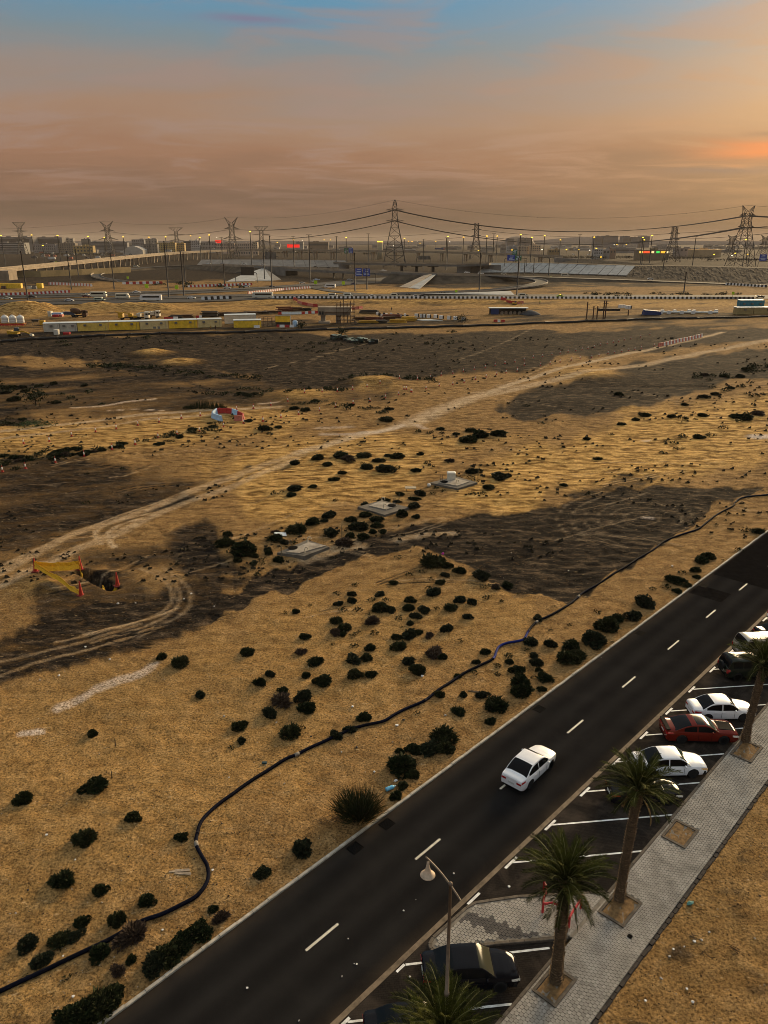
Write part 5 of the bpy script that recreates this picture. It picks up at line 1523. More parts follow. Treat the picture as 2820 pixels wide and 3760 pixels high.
MB().tube(cut(n5(40), n5(56)), HR, 10).build("hose_length", M_HOSE, he, True)
MB().tube(cut(n5(56), len(hp_) - 1), HR, 10).build("hose_length", mat("hose_teal", (.007, .014, .026), .85, .3, 1, spec=.05), he, True)
for k in (13, 21, 44, 41):
 i = n5(k); d = (hp_[i + 1] - hp_[i - 1]).normalized()
 MB().tube([hp_[i] - d * .18, hp_[i] - d * .17, hp_[i] + d * .17, hp_[i] + d * .18], [HR, HR * 1.18, HR * 1.18, HR], 12).build("coupling", mat("grey_coupling", (.22, .19, .15), .7, .3, 5), he, True)
# ------------------------------------------------------------------ concrete manhole slabs
M_SLAB = mat("slab_concrete", (.34, .29, .225), .9, .4, .8, bump=.3, second=(.20, .165, .125))
M_SLABD = mat("slab_apron", (.13, .11, .085), .95, .4, 1.0, bump=.4)
M_RAIL = mat("galv_rail", (.10, .095, .085), .5, metal=.5)
def quad_frame(px):
 P = [G(u, v) for u, v in px]; c = sum(P, Vector()) / 4
 return P, c
def slab(inner, outer, label, hatch, rail, vents, box=None):
 Po, co_ = quad_frame(outer); Pi, ci = quad_frame(inner)
 z0 = ground_z(co_.x, co_.y)
 e = tag(empty("manhole_slab", (co_.x, co_.y, max(0, z0))), label, "manhole", "concrete manhole chambers on the plain")
 loc = e.location
 MB().prism([(p.x - loc.x, p.y - loc.y) for p in Po], -.6, .24, .12).build("apron", M_SLABD, e)
 MB().prism([(p.x - loc.x, p.y - loc.y) for p in Pi], .2, .34).build("cover_slab", M_SLAB, e)
 h = G(*hatch) - loc; h.z = 0
 ho = MB().lathe([(.01, 0), (.50, 0), (.52, .02), (.52, .07), (.46, .075), (.01, .085)], 20, (h.x, h.y, .335)).build("hatch", M_IRON, e, True)
 r0 = G(*rail) - loc; r0.z = .33
 for sx in (-.17, .17):
  MB().tube([(r0.x + sx, r0.y, .33), (r0.x + sx, r0.y, 1.35)], .028, 6).build("ladder_stile", M_RAIL, e)
 for zz in (.75, 1.1):
  MB().tube([(r0.x - .17, r0.y, zz), (r0.x + .17, r0.y, zz)], .022, 6).build("ladder_rung", M_RAIL, e)
 for vu in vents:
  q = G(*vu) - loc
  pts = [(q.x, q.y, .33), (q.x, q.y, .75)] + [(q.x + .18 - .18 * math.cos(a), q.y, .75 + .18 * math.sin(a)) for a in (.5, 1.0, 1.57, 2.2, 2.9)] + [(q.x + .36, q.y, .66)]
  MB().tube(pts, .06, 8).build("vent_pipe", mat("vent_white", (.55, .45, .30), .6), e, True)
 return e, loc
o_ = lambda pts: [(900 + x / 1.659, 1200 + y / 1.659) for x, y in pts]
q_ = lambda x, y: (900 + x / 1.659, 1200 + y / 1.659)
slab(o_([(240, 1400), (495, 1362), (382, 1330), (290, 1345)]) and o_([(250, 1392), (330, 1398), (495, 1352), (385, 1332)]), o_([(190, 1392), (360, 1415), (520, 1355), (380, 1310)]), "concrete manhole slab with round hatch at the left end of the thicket", q_(292, 1368), q_(273, 1362), [q_(383, 1330), q_(365, 1395)])
slab(o_([(755, 1108), (860, 1132), (925, 1108), (825, 1080)]), o_([(680, 1110), (850, 1162), (1005, 1115), (835, 1068)]), "raised concrete manhole chamber with stepped edge in the middle of the thicket", q_(893, 1108), q_(910, 1108), [q_(833, 1084), q_(843, 1125)])
e3, l3 = slab(o_([(1180, 965), (1290, 985), (1365, 960), (1270, 935)]), o_([(1120, 962), (1295, 1000), (1420, 960), (1280, 922)]), "concrete manhole slab carrying a white cabinet, farthest of the three", q_(1212, 962), q_(1195, 960), [q_(1285, 975)])
cp = G(*q_(1256, 948)) - l3
ce = tag(empty("cabinet", (l3.x + cp.x, l3.y + cp.y + .4, l3.z + .34)), "small white cabinet with pitched lid on the farthest manhole slab", "cabinet")
MB().box((0, 0, .45), (1.15, .8, .9)).build("cabinet_body", mat("cabinet_white", (.62, .58, .46), .6, .2, 3), ce)
MB().prism([(-.62, -.45), (.62, -.45), (.62, .45), (-.62, .45)], .9, 1.02, .18).build("cabinet_lid", mat("cabinet_white2", (.70, .66, .55), .6), ce)
q = G(*q_(1120, 972)); tag(MB().lathe([(.02, 0), (.22, .02), (.28, .2), (.24, .38), (.08, .46), (.02, .47)], 14).build("white_drum", mat("drum_white", (.62, .58, .5), .5), None, True, loc=(q.x, q.y, ground_z(q.x, q.y))), "small white rounded drum left of the cabinet slab", "drum")
q = G(*q_(1008, 998)); te = tag(empty("small_table", (q.x, q.y, ground_z(q.x, q.y))), "small pale table-like cover in the thicket between two slabs", "cover")
MB().box((0, 0, .42), (1.5, .9, .08)).build("top_board", mat("board_tan", (.40, .33, .22), .8, .3, 3), te)
for sx in (-.6, .6):
 for sy in (-.35, .35): MB().box((sx, sy, .19), (.08, .08, .38)).build("leg", M_RAIL, te)
for (x, y), lb in (((937, 1085), "thin marker post in the thicket behind the middle slab"), ((1418, 925), "thin marker post right of the cabinet slab"), ((222, 1415), "short marker post by the left manhole slab"), ((590, 1285), "thin marker post in the shrubs left of the middle slab")):
 q = G(*q_(x, y)); tag(MB().tube([(0, 0, -.1), (0, 0, .7), (.02, 0, 1.5)], .05, 6).build("marker_post", mat("post_olive", (.10, .085, .05), .8), None, loc=(q.x, q.y, ground_z(q.x, q.y))), lb, "post", "marker posts on the plain")
# ------------------------------------------------------------------ traffic cones
M_CONE = mat("cone_orange", (.42, .030, .014), .6, .25, 4)
M_CONEW = mat("cone_band", (.75, .72, .66), .5)
M_RUBB = mat("cone_foot", (.16, .02, .015), .8)
def cone_meshes(h, band):
 b = MB().lathe([(.155 * h, .04 * h), (.11 * h, .3 * h), (.055 * h, .78 * h), (.03 * h, h), (.01, h)], 12).mesh("cone_body", M_CONE, True, 40)
 c = MB().box((0, 0, .02 * h), (.46 * h, .46 * h, .045 * h)).mesh("cone_foot", M_RUBB)
 d = MB().lathe([(.112 * h, .34 * h), (.064 * h, .74 * h), (.058 * h, .74 * h)], 12).mesh("cone_band", M_CONEW, True) if band else None
 return b, c, d
CM = cone_meshes(1.05, True); CBIG = cone_meshes(1.5, False)
def cone(u, v, label, meshes, group, nm="traffic_cone"):
 p = G(u, v); e = tag(empty(nm, (p.x, p.y, ground_z(p.x, p.y)), RB.uniform(0, 1.5)), label, "cone", group)
 link("cone_body", meshes[0], e); link("cone_foot", meshes[1], e)
 if meshes[2]: link("cone_band", meshes[2], e)
 return e
z1_ = lambda x, y: (x / 1.659, 1200 + y / 1.659)
rowA = [z1_(*q) for q in [(145, 715), (301, 697), (437, 668), (583, 643), (709, 625), (840, 603), (970, 583), (1105, 556), (1220, 540), (1340, 520), (1441, 505), (1545, 495)]] + [q_(x, y) for x, y in [(50, 495), (157, 476), (260, 458), (363, 424), (470, 416), (562, 409), (655, 390), (743, 376), (822, 362), (940, 340), (1050, 328), (1130, 312), (1194, 296), (1265, 282), (1330, 272), (1396, 262), (1463, 250), (1523, 237), (1583, 226), (1643, 216)]]
rowB = [z1_(*q) for q in [(15, 880), (155, 860), (337, 823), (513, 790), (684, 752), (824, 718), (963, 678), (1079, 655), (1215, 635), (1362, 612), (1484, 590), (1601, 578)]] + [q_(x, y) for x, y in [(110, 578), (219, 557), (326, 538), (454, 510), (552, 490), (658, 465), (760, 450), (855, 428), (935, 412), (1016, 396), (1102, 380), (1182, 365), (1265, 352), (1334, 340), (1403, 325), (1468, 310), (1532, 294), (1590, 280), (1657, 270)]]
z3_ = lambda x, y: (1820 + x / 1.659, 1200 + y / 1.659)
rowA += [z3_(x, y) for x, y in [(56, 225), (117, 215), (173, 206), (230, 193), (285, 184), (342, 174), (392, 165), (441, 158), (488, 148), (527, 140), (562, 132), (601, 124), (638, 114), (679, 106), (716, 98), (749, 93), (785, 83), (823, 76), (882, 66), (939, 52)]]
rowB += [z3_(x, y) for x, y in [(174, 240), (63, 280), (132, 268), (272, 240), (331, 230), (392, 218), (460, 207), (514, 198), (585, 187), (629, 180), (684, 166), (724, 160), (768, 154), (810, 146), (848, 138), (887, 130), (965, 120)]]
rowA.sort(); rowB.sort()
for i, (u, v) in enumerate(rowA):
 lab = "small red and white cone, %s from left in the farther cone row" % ordw(i + 1)
 cone(u, v, lab, CM, "farther row of cones")
for i, (u, v) in enumerate(rowB):
 lab = "small red and white cone, %s from left in the nearer cone row" % ordw(i + 1)
 cone(u, v, lab, CM, "nearer row of cones")
for (x, y), w_ in (((968, 382), "left"), ((982, 382), "middle"), ((1010, 395), "right")): cone(*q_(x, y), "red cone, %s of three clustered between the two cone rows" % w_, CM, "clustered cones")
PIC = [(131, 2096), (296, 2084), (431, 2142), (297, 2178)]
PL_ = ["dark red cone at the left corner of the taped-off trench", "orange cone with yellow sleeve at the back of the taped trench", "red cone at the right end of the taped trench", "tall red cone at the front corner of the taped trench"]
ce_ = [cone(u, v, l, CBIG, "cones around the trench") for (u, v), l in zip(PIC, PL_)]
# yellow netting strung between the cones
M_NET = mat("yellow_netting", (.72, .42, .02), .8, .3, 9, second=(.45, .24, .015))
def netting(a, b, za, zb_, sag, w, label, n=14):
 bb = MB(); r = random.Random(int(a.x * 10)); vs = []
 for i in range(n + 1):
  t = i / n; p = a.lerp(b, t); zt = za + (zb_ - za) * t - sag * 4 * t * (1 - t) + r.uniform(-.03, .03)
  off = Vector((r.uniform(-.05, .05), r.uniform(-.1, .1), 0))
  g0 = ground_z(p.x, p.y)
  vs += [(p.x + off.x, p.y + off.y, g0 + max(zt, .12)), (p.x, p.y - .03, g0 + max(zt - w * .5, .07)), (p.x - off.x * 1.5, p.y - .05 - w * .3, g0 + max(zt - w, .03))]
 bb.add(vs, [(i * 3 + k, i * 3 + 3 + k, i * 3 + 4 + k, i * 3 + 1 + k) for i in range(n) for k in range(2)])
 # give the cloth thickness
 o = bb.build("safety_netting", M_NET); md = o.modifiers.new("solid", 'SOLIDIFY'); md.thickness = .02
 tag(o, label, "netting", "yellow netting around the trench")
g4 = [G(u, v) for u, v in PIC]
netting(g4[0], g4[1], 1.2, 1.0, .25, .8, "yellow netting strung along the back of the trench")
netting(g4[0], g4[3], 1.2, .5, .25, .42, "yellow netting falling from the left cone to the front cone")
netting(g4[1], G(302, 2108), 1.1, .5, .0, 1.0, "yellow netting hanging at the back cone above the trench")
netting(G(375, 2150), g4[2], .35, .8, .15, .5, "yellow netting at the right end of the trench")
# ------------------------------------------------------------------ plastic barriers
M_BRED = mat("barrier_red", (.38, .022, .016), .6, .3, 3); M_BWH = mat("barrier_white", (.70, .68, .64), .6, .2, 3); M_BBL = mat("barrier_pale_blue", (.38, .55, .72), .6, .2, 3)
M_BPINK = mat("barrier_faded_red", (.50, .16, .11), .65, .3, 3); M_BLK = mat("barrier_black", (.014, .013, .013), .8, .3, 3)
def jersey(L, h, name, m, w0=.5, w1=.2):
 b = MB(); x = L / 2; prof = [(w0 / 2, 0), (w0 / 2, h * .12), (w1 / 2 + .06, h * .42), (w1 / 2, h)]
 vs = []
 for xx in (-x, x):
  vs += [(xx, -p[0], p[1]) for p in prof] + [(xx, p[0], p[1]) for p in reversed(prof)]
 n = 8
 b.add(vs, [tuple(range(n))[::-1], tuple(range(n, 2 * n))] + [(i, (i + 1) % n, n + (i + 1) % n, n + i) for i in range(n)])
 # end knuckles and foot slots
 b.box((x - .06, 0, h * .5), (.14, w1 * .7, h * .9)); b.box((-x * .4, 0, h * .06), (L * .18, w0 * 1.04, h * .11)); b.box((x * .4, 0, h * .06), (L * .18, w0 * 1.04, h * .11))
 return b.mesh(name, m)
JB = {}
def barrier(a, b, m, h, label, group, nm="water_barrier", z=None):
 d = b - a; L = d.length
 key = (round(L, 1), h, m.name)
 if key not in JB: JB[key] = jersey(key[0] * .97, h, nm, m)
 c = (a + b) / 2
 o = link(nm, JB[key], None, (c.x, c.y, (ground_z(c.x, c.y) if z is None else z) - .02), math.atan2(d.y, d.x))
 return tag(o, label, "barrier", group)
ring = [(778, 1523), (800, 1513), (826, 1512), (852, 1516), (893, 1536), (888, 1543), (858, 1543)]
ring = [z1_(x, y) for x, y in [(1295, 548), (1322, 527), (1378, 526), (1416, 530), (1450, 541), (1482, 555), (1480, 570), (1430, 570)]]
mats_ = [M_BBL, M_BRED, M_BRED, M_BBL, M_BRED, M_BRED, M_BPINK]
lab_ = ["pale blue end barrier of the ring on the plain", "red barrier at the back left of the ring", "red barrier at the back of the ring beside the blue one", "pale blue barrier at the back of the ring",
  "red barrier at the back right of the ring", "dark red barrier on the right of the ring", "faded pink barrier at the right corner of the ring"]
rg = [G(u, v) for u, v in ring]
for i in range(6): barrier(rg[i], rg[i + 1], mats_[i], 1.05, lab_[i], "barriers ringing an opening")
barrier(rg[6] + Vector((0, -.3, 0)), rg[7] + Vector((0, -.2, 0)), M_BPINK, 1.05, lab_[6], "barriers ringing an opening")
barrier(G(*z1_(1352, 572)), G(*z1_(1292, 552)), M_BBL, 1.05, "pale blue barrier on the left front of the ring", "barriers ringing an opening")
z6 = lambda x, y: (2320 + x / 3.318, 1040 + y / 3.318)
a0 = G(*z6(322, 778)); a1 = G(*z6(858, 655))
for i in range(28):
 p = a0.lerp(a1, i / 28); q = a0.lerp(a1, (i + .86) / 28)
 barrier(p, q, (M_BPINK, M_BWH)[i % 2] if i > 1 else M_BPINK, 1.15, "faded red or white barrier, %s from left in the row by the pale track" % ordw(i + 1), "barrier row beside the track")
# ------------------------------------------------------------------ litter and stones
M_LIT = [mat("litter_white", (.66, .64, .60), .6), mat("litter_grey", (.30, .28, .25), .7), mat("litter_dark", (.015, .014, .016), .7)]
def crumple(seed, m, name):
 r = random.Random(seed); bm = bmesh.new(); bmesh.ops.create_icosphere(bm, subdivisions=1, radius=1.0)
 for v in bm.verts: v.co = Vector((v.co.x * r.uniform(.6, 1.3), v.co.y * r.uniform(.5, 1.1), (v.co.z * r.uniform(.25, .6)) + .2))
 me_ = bpy.data.meshes.new(name); bm.to_mesh(me_); bm.free(); me_.materials.append(m); return me_
LM = [crumple(i, M_LIT[i % 3], "litter") for i in range(6)]
lit = [(287, 355, 0), (458, 497, 0), (1296, 568, 0), (60, 820, 1), (95, 815, 1), (992, 930, 0), (383, 1073, 0), (697, 1010, 0), (1010, 1075, 0), (448, 1335, 0), (785, 480, 2), (170, 678, 2), (1302, 658, 2), (1008, 605, 2), (1352, 283, 2), (1185, 495, 2)]
spots = [(u / 1.659, 2860 + v / 1.659, k) for u, v, k in lit]
spots += [(u / 1.659, 2000 + v / 1.659, k) for u, v, k in [(717, 348, 0), (1120, 330, 0), (1165, 296, 0), (1305, 370, 0), (360, 798, 0), (670, 703, 0), (520, 618, 0), (243, 823, 1), (1395, 1417, 0), (1365, 1035, 1), (825, 347, 1), (433, 258, 0)]]
spots += [(900 + u / 1.659, 2000 + v / 1.659, k) for u, v, k in [(653, 978, 0), (925, 1100, 0), (1078, 797, 0), (788, 1385, 0), (587, 1265, 1), (403, 1165, 2), (680, 1238, 2), (965, 1065, 2), (240, 1462, 1), (410, 442, 2), (1220, 1045, 1), (190, 1072, 1)]]
spots += [(1820 + u / 1.659, 2000 + v / 1.659, k) for u, v, k in [(445, 143, 0), (642, 688, 0), (1075, 135, 0), (95, 43, 1)]]
spots += [(1820 + u / 1.659, 2860 + v / 1.659, k) for u, v, k in [(1148, 1027, 0), (1082, 1043, 0), (1200, 1358, 0), (912, 1355, 0), (1165, 1280, 0), (1255, 985, 0), (1210, 993, 0), (1578, 975, 1), (1300, 938, 1), (1610, 713, 2), (1058, 1088, 1), (1008, 1220, 1)]]
spots += [(900 + u / 1.659, 2860 + v / 1.659, k) for u, v, k in [(1270, 578, 0), (1040, 738, 1), (966, 804, 0), (628, 975, 0), (665, 1127, 0), (680, 1130, 0), (1004, 1208, 0), (1608, 658, 0), (590, 1205, 1), (328, 1475, 1), (13, 1275, 0)]]
side_w = {"bay": "in the parking bays", "road": "on the asphalt road", "sand": "on the sand left of the road", "plot": "on the sand plot right of the pavement"}
cnt_ = {}
spots.sort()
for i, (u, v, k) in enumerate(spots):
 p = G(u, v); n, s = ns(p)
 key = "road" if 0 < n < W_ROAD else "bay" if W_ROAD <= n < N_KERB else "plot" if n > N_WALK else "sand"
 zz = .012 if key in ("road", "bay") else ground_z(p.x, p.y) + .02
 sc = RB.uniform(.05, .10) * (1.0 if key != "sand" or v > 2800 else 1.6)
 if key in ("road",): sc *= .7
 tag(link("paper_scrap", LM[k + 3 * (i % 2)], None, (p.x, p.y, zz), RB.uniform(0, 6), sc), "small %s scrap, %s from left, %s" % (("white", "grey", "black")[k], ordw(cnt_.setdefault((k, key), 0) + 1), side_w[key]), "scrap", "%s litter %s" % (("white", "grey", "black")[k], side_w[key])); cnt_[(k, key)] += 1
# blue plastic bottle and white bag by the spiky bush
q = G(1432, 2900)
be = tag(empty("water_bottle", (q.x, q.y, ground_z(q.x, q.y) + .12), .55), "pale blue plastic water bottle lying beside the spiky bush", "bottle")
M_BOT = mat("blue_plastic", (.16, .50, .72), .25, .3, 8, spec=.5)
MB().lathe([(.01, -.30), (.11, -.30), (.13, -.26), (.13, -.05), (.115, 0), (.13, .05), (.13, .2), (.05, .32), (.035, .33), (.035, .38)], 14, axis='X').build("bottle_body", M_BOT, be, True)
MB().lathe([(.045, .37), (.045, .43), (.01, .43)], 10, axis='X').build("bottle_cap", M_BWH, be, True)
q = G(1453, 2868); tag(link("plastic_bag", crumple(77, M_LIT[0], "plastic_bag"), None, (q.x, q.y, ground_z(q.x, q.y) + .02), .4, (.17, .13, .16)), "crumpled white plastic bag above the blue bottle", "bag")
q = G(1820 + 1182 / 1.659, 2860 + 768 / 1.659); tag(link("plastic_bag", crumple(78, mat("teal_plastic", (.10, .24, .20), .4), "teal_bag"), None, (q.x, q.y, ground_z(q.x, q.y) + .04), .4, (.22, .2, .2)), "crumpled teal plastic bag on the sand right of the pavement", "bag")
# wooden boards, a plate and flat pieces
for (u, v), L, a, lb in (((660, 3205), 1.1, .1, "pale weathered board lying on the sand inside the hose bend"), ((672, 3215), .9, -.08, "shorter weathered board beside the longer one in the hose bend"), ((1740, 2540), .9, -.3, "dark stick lying between shrubs by the verge"), ((2215, 2278), 1.1, 0, "dark plank end at the long kerbside shrub")):
 q = G(u, v); o = MB().box((0, 0, .03), (L, .10, .04)).box((L * .1, .09, .035), (L * .7, .05, .03)).build("board", mat("board_grey", (.36, .28, .20), .9, .4, 6) if v > 3000 else M_TWIG, None, loc=(q.x, q.y, ground_z(q.x, q.y))); o.rotation_euler = (0, 0, a)
 tag(o, lb, "board")
q = G(971, 2800); o = MB().box((0, 0, .05), (.32, .2, .06)).box((.0, 0, .09), (.26, .15, .03)).build("small_crate", mat("teal_dark", (.02, .05, .055), .5), None, loc=(q.x, q.y, ground_z(q.x, q.y))); tag(o, "tiny dark teal tray on the sand left of the hose coupling", "tray")
q = G(1030, 1969); o = MB().box((0, 0, .12), (1.3, .9, .05)).box((0, 0, .06), (1.0, .7, .08)).build("white_board", mat("board_white", (.62, .64, .62), .6), None, loc=(q.x, q.y, ground_z(q.x, q.y) + .05)); o.rotation_euler = (.12, .1, .3); tag(o, "flat white board lying above the left manhole slab", "board")
q = G(900 + 1205 / 1.659, 2000 + 52 / 1.659); tag(link("pink_bag", crumple(80, mat("pink_plastic", (.70, .03, .42), .5), "pink_bag"), None, (q.x, q.y, ground_z(q.x, q.y)), 0, (.16, .16, .35)), "bright pink plastic bag on the dark ground above the shrubs", "bag")
# dead twigs on the sand plot and standing on the left
for (u, v), lb in (((2555, 3440), "dead forked twig lying on the sand plot, upper left"), ((2590, 3510), "long dead twig lying on the sand plot"), ((2700, 3495), "dark dead tuft on the sand plot at the right")):
 q = G(u, v); b = MB(); r = random.Random(u)
 for k in range(7): b.bar((r.uniform(-.3, .3), r.uniform(-.25, .25), .03), (r.uniform(-.4, .4), r.uniform(-.4, .4), r.uniform(.03, .12)), .014, 4, .005)
 tag(b.build("dead_twig", M_TWIG, None, loc=(q.x, q.y, ground_z(q.x, q.y))), lb, "twig", "dead twigs on the sand plot")
for (u, v), lb in (((423, 2738), "short dead stalk standing on the sand below the chalk streak"), ((411, 2858), "thin dead stalk standing above the largest left shrub")):
 q = G(u, v); tag(MB().tube([(0, 0, -.1), (.03, 0, .35), (.0, .02, .65)], [.045, .03, .01], 5).bar((.02, 0, .3), (.1, 0, .5), .015, 4, .005).build("dead_stalk", M_TWIG, None, loc=(q.x, q.y, ground_z(q.x, q.y))), lb, "stalk")
# stones and clods scattered over the near sand
rs = random.Random(12); b = MB(); b2 = MB()
for k in range(9000):
 v = rs.uniform(2050, 3800); u = rs.uniform(-100, 2920); p = G(u, v); n, s = ns(p)
 if -0.3 < n < N_WALK + .35: continue
 if n > N_WALK and rs.random() < .2: pass
 r = rs.uniform(.012, .05) * (1.5 if rs.random() < .08 else 1); zz = ground_z(p.x, p.y)
 tgt = b2 if rs.random() < .22 else b
 a = rs.uniform(0, 6.28); c, s_ = math.cos(a) * r, math.sin(a) * r * .8
 tgt.add([(p.x + c, p.y + s_, zz - .01), (p.x - s_, p.y + c, zz - .01), (p.x - c, p.y - s_, zz - .01), (p.x + s_, p.y - c, zz - .01), (p.x + rs.uniform(-r, r) * .4, p.y, zz + r * .9)], [(0, 1, 4), (1, 2, 4), (2, 3, 4), (3, 0, 4)])
tag(b.build("clods", mat("clod_brown", (.075, .044, .020), .95, .5, 2)), "brown clods strewn over the near sand", "clods", None, 'stuff')
tag(b2.build("pebbles", mat("pebble_pale", (.44, .36, .26), .9, .4, 2)), "pale pebbles strewn over the near sand", "pebbles", None, 'stuff')
# tussocky dry tufts on the plain
b = MB(); rs = random.Random(14)
for k in range(3400):
 v = 1240 + 900 * rs.random() ** 1.3; u = rs.uniform(-60, 2880); p = G(u, v); n, s = ns(p)
 if n > -1: continue
 f = float(vnoise(np.array([p.x / 14.0]), np.array([p.y / 9.0]), 91)[0])
 if f < .52: continue
 r = rs.uniform(.08, .22) * (1 + p.y / 160); zz = ground_z(p.x, p.y)
 for q in range(3):
  a = rs.uniform(0, 6.28)
  b.add([(p.x + math.cos(a) * r, p.y + math.sin(a) * r, zz), (p.x - math.cos(a) * r, p.y - math.sin(a) * r, zz), (p.x + rs.uniform(-r, r), p.y, zz + r * 1.0)], [(0, 1, 2)])
tag(b.build("dry_tufts", mat("dry_tuft", (.050, .038, .018), .95, .5, .3, second=(.022, .018, .010))), "low dry tufts speckling the plain", "tufts", None, 'stuff')
# ------------------------------------------------------------------ far ground: highway, ramps, bridges
M_HWY = mat("highway_asphalt", (.012, .0105, .0098), .9, .4, .05)
M_CONC = mat("bridge_concrete", (.30, .235, .165), .9, .35, .12, bump=.2, bscale=1)
M_CONCD = mat("bridge_concrete_grey", (.165, .15, .13), .9, .35, .12)
M_CONCS = mat("slope_paving", (.33, .325, .30), .9, .3, .2)
M_TANW = mat("tan_wall", (.26, .19, .085), .9, .3, .1)
M_EARTH = mat("embankment_earth", (.085, .066, .046), 1.0, .6, .10, spec=.02, second=(.035, .029, .022))
M_ROCK = mat("rock_bank", (.12, .092, .062), 1.0, .7, .35, spec=.02, second=(.04, .031, .022))
M_LINE = mat("lane_line", (.45, .43, .38), .8)
M_DARK = mat("dark_steel", (.022, .020, .018), .7, .3, 1)
M_DARK_SHADE = mat("dark_and_shade", (.03, .026, .022), .9)  # near-black for dark parts; also paints in shade under bridges and in hollows
def lift(pts, z): return [Vector((p.x, p.y, z)) for p in pts]
def ground_sheet(name, upper, lower, z, m):
 a = [G(u, v, z) for u, v in upper]; b = [G(u, v, z) for u, v in lower]
 return sheet(name, a + b[::-1], z, m)
def ribbon(name, pts, width, thick, m, parapet=0.0, parent=None, smooth=True, k=5):
 P = smooth_line(pts, k) if smooth else [Vector(p) for p in pts]
 b = MB(); L = []; Rr = []
 for i, p in enumerate(P):
  t = P[min(i + 1, len(P) - 1)] - P[max(i - 1, 0)]; t.z = 0; t.normalize(); n = Vector((-t.y, t.x, 0))
  L.append(p + n * width / 2); Rr.append(p - n * width / 2)
 sec = []
 for a, c in zip(L, Rr):
  sec.append([a, c, c - Vector((0, 0, thick)), a - Vector((0, 0, thick))])
 vs = [q for s_ in sec for q in s_]
 fs = []
 for i in range(len(P) - 1):
  for j in range(4):
   fs.append((i * 4 + j, (i + 1) * 4 + j, (i + 1) * 4 + (j + 1) % 4, i * 4 + (j + 1) % 4))
 fs += [(0, 1, 2, 3), tuple(len(vs) - 4 + j for j in (3, 2, 1, 0))]
 b.add(vs, fs)
 o = b.build(name, m, parent)
 return o, P, L, Rr
def wall_along(name, line, h, th, m, parent, z0=0.0):
 b = MB(); vs = []; n = len(line)
 for i, p in enumerate(line):
  t = line[min(i + 1, n - 1)] - line[max(i - 1, 0)]; t.z = 0; t.normalize(); q = Vector((-t.y, t.x, 0)) * th / 2
  for s_, zz in ((q, z0), (-q, z0), (-q, h), (q, h)): vs.append(p + s_ + Vector((0, 0, zz)))
 fs = []
 for i in range(n - 1):
  for j in range(4): fs.append((i * 4 + j, i * 4 + (j + 1) % 4, (i + 1) * 4 + (j + 1) % 4, (i + 1) * 4 + j))
 fs += [(3, 2, 1, 0), (n * 4 - 4, n * 4 - 3, n * 4 - 2, n * 4 - 1)]
 b.add(vs, fs)
 return b.build(name, m, parent)
hw1 = ground_sheet("highway_front", [(-60, 1104), (300, 1094), (600, 1086), (900, 1080), (1100, 1079), (1400, 1080), (2000, 1081), (2900, 1084)],
                   [(-60, 1122), (300, 1116), (600, 1111), (850, 1104), (1000, 1097), (1400, 1094.5), (2000, 1094), (2900, 1097)], .30, M_HWY)
hw2 = ground_sheet("highway_back", [(-60, 1082), (200, 1077), (420, 1072), (700, 1064), (940, 1054), (1150, 1040), (1300, 1026), (1450, 1016), (1600, 1008)],
                   [(-60, 1098), (300, 1090), (600, 1082), (850, 1071), (1050, 1062), (1200, 1054), (1330, 1042), (1470, 1033), (1620, 1022)], .26, M_HWY)
for lst in ([(-60, 1091), (300, 1083), (600, 1074), (900, 1063), (1200, 1046)], [(-60, 1112), (300, 1104), (600, 1098), (900, 1090), (1400, 1087)]):
 P = smooth_line([G(u, v, .3) for u, v in lst], 4)
 wall_along("median_kerb", P, .5, 1.2, mat("median_concrete", (.20, .165, .12), .9, .3, .3), hw2 if lst[0][1] < 1100 else hw1)
slip = struct(ribbon("slip_road", [G(1150, 1054, .34), G(1185, 1062, .34), G(1240, 1071, .34), G(1330, 1079, .34)], 8, .2, M_HWY)[0])
loopR, PL_r, LL, LR = ribbon("loop_ramp", [G(1540, 1006, 6.0), G(1700, 1009, 5.5), G(1850, 1015, 4.5), G(1955, 1024, 3.5), G(1990, 1036, 2.5), G(1950, 1049, 1.5), G(1880, 1059, .8), G(1780, 1068, .5), G(1650, 1074, .4), G(1450, 1080, .36)], 9, .9, M_HWY)
struct(loopR)
wall_along("guard_rail", LL, .75, .25, mat("rail_grey", (.26, .23, .19), .7), loopR); wall_along("guard_rail", LR, .75, .25, mat("rail_grey", (.26, .23, .19), .7), loopR)
loopL, _, a_, c_ = ribbon("loop_ramp_left", [G(620, 984, 1.2), G(520, 987, .9), G(430, 994, .6), G(370, 1003, .5), G(352, 1013, .5), G(380, 1024, .5), G(450, 1034, .5)], 9, .5, M_HWY)
struct(loopL)
wall_along("guard_rail", c_, 1.3, .4, M_CONC, loopL); wall_along("guard_rail", a_, .6, .2, mat("rail_grey", (.26, .23, .19), .7), loopL)
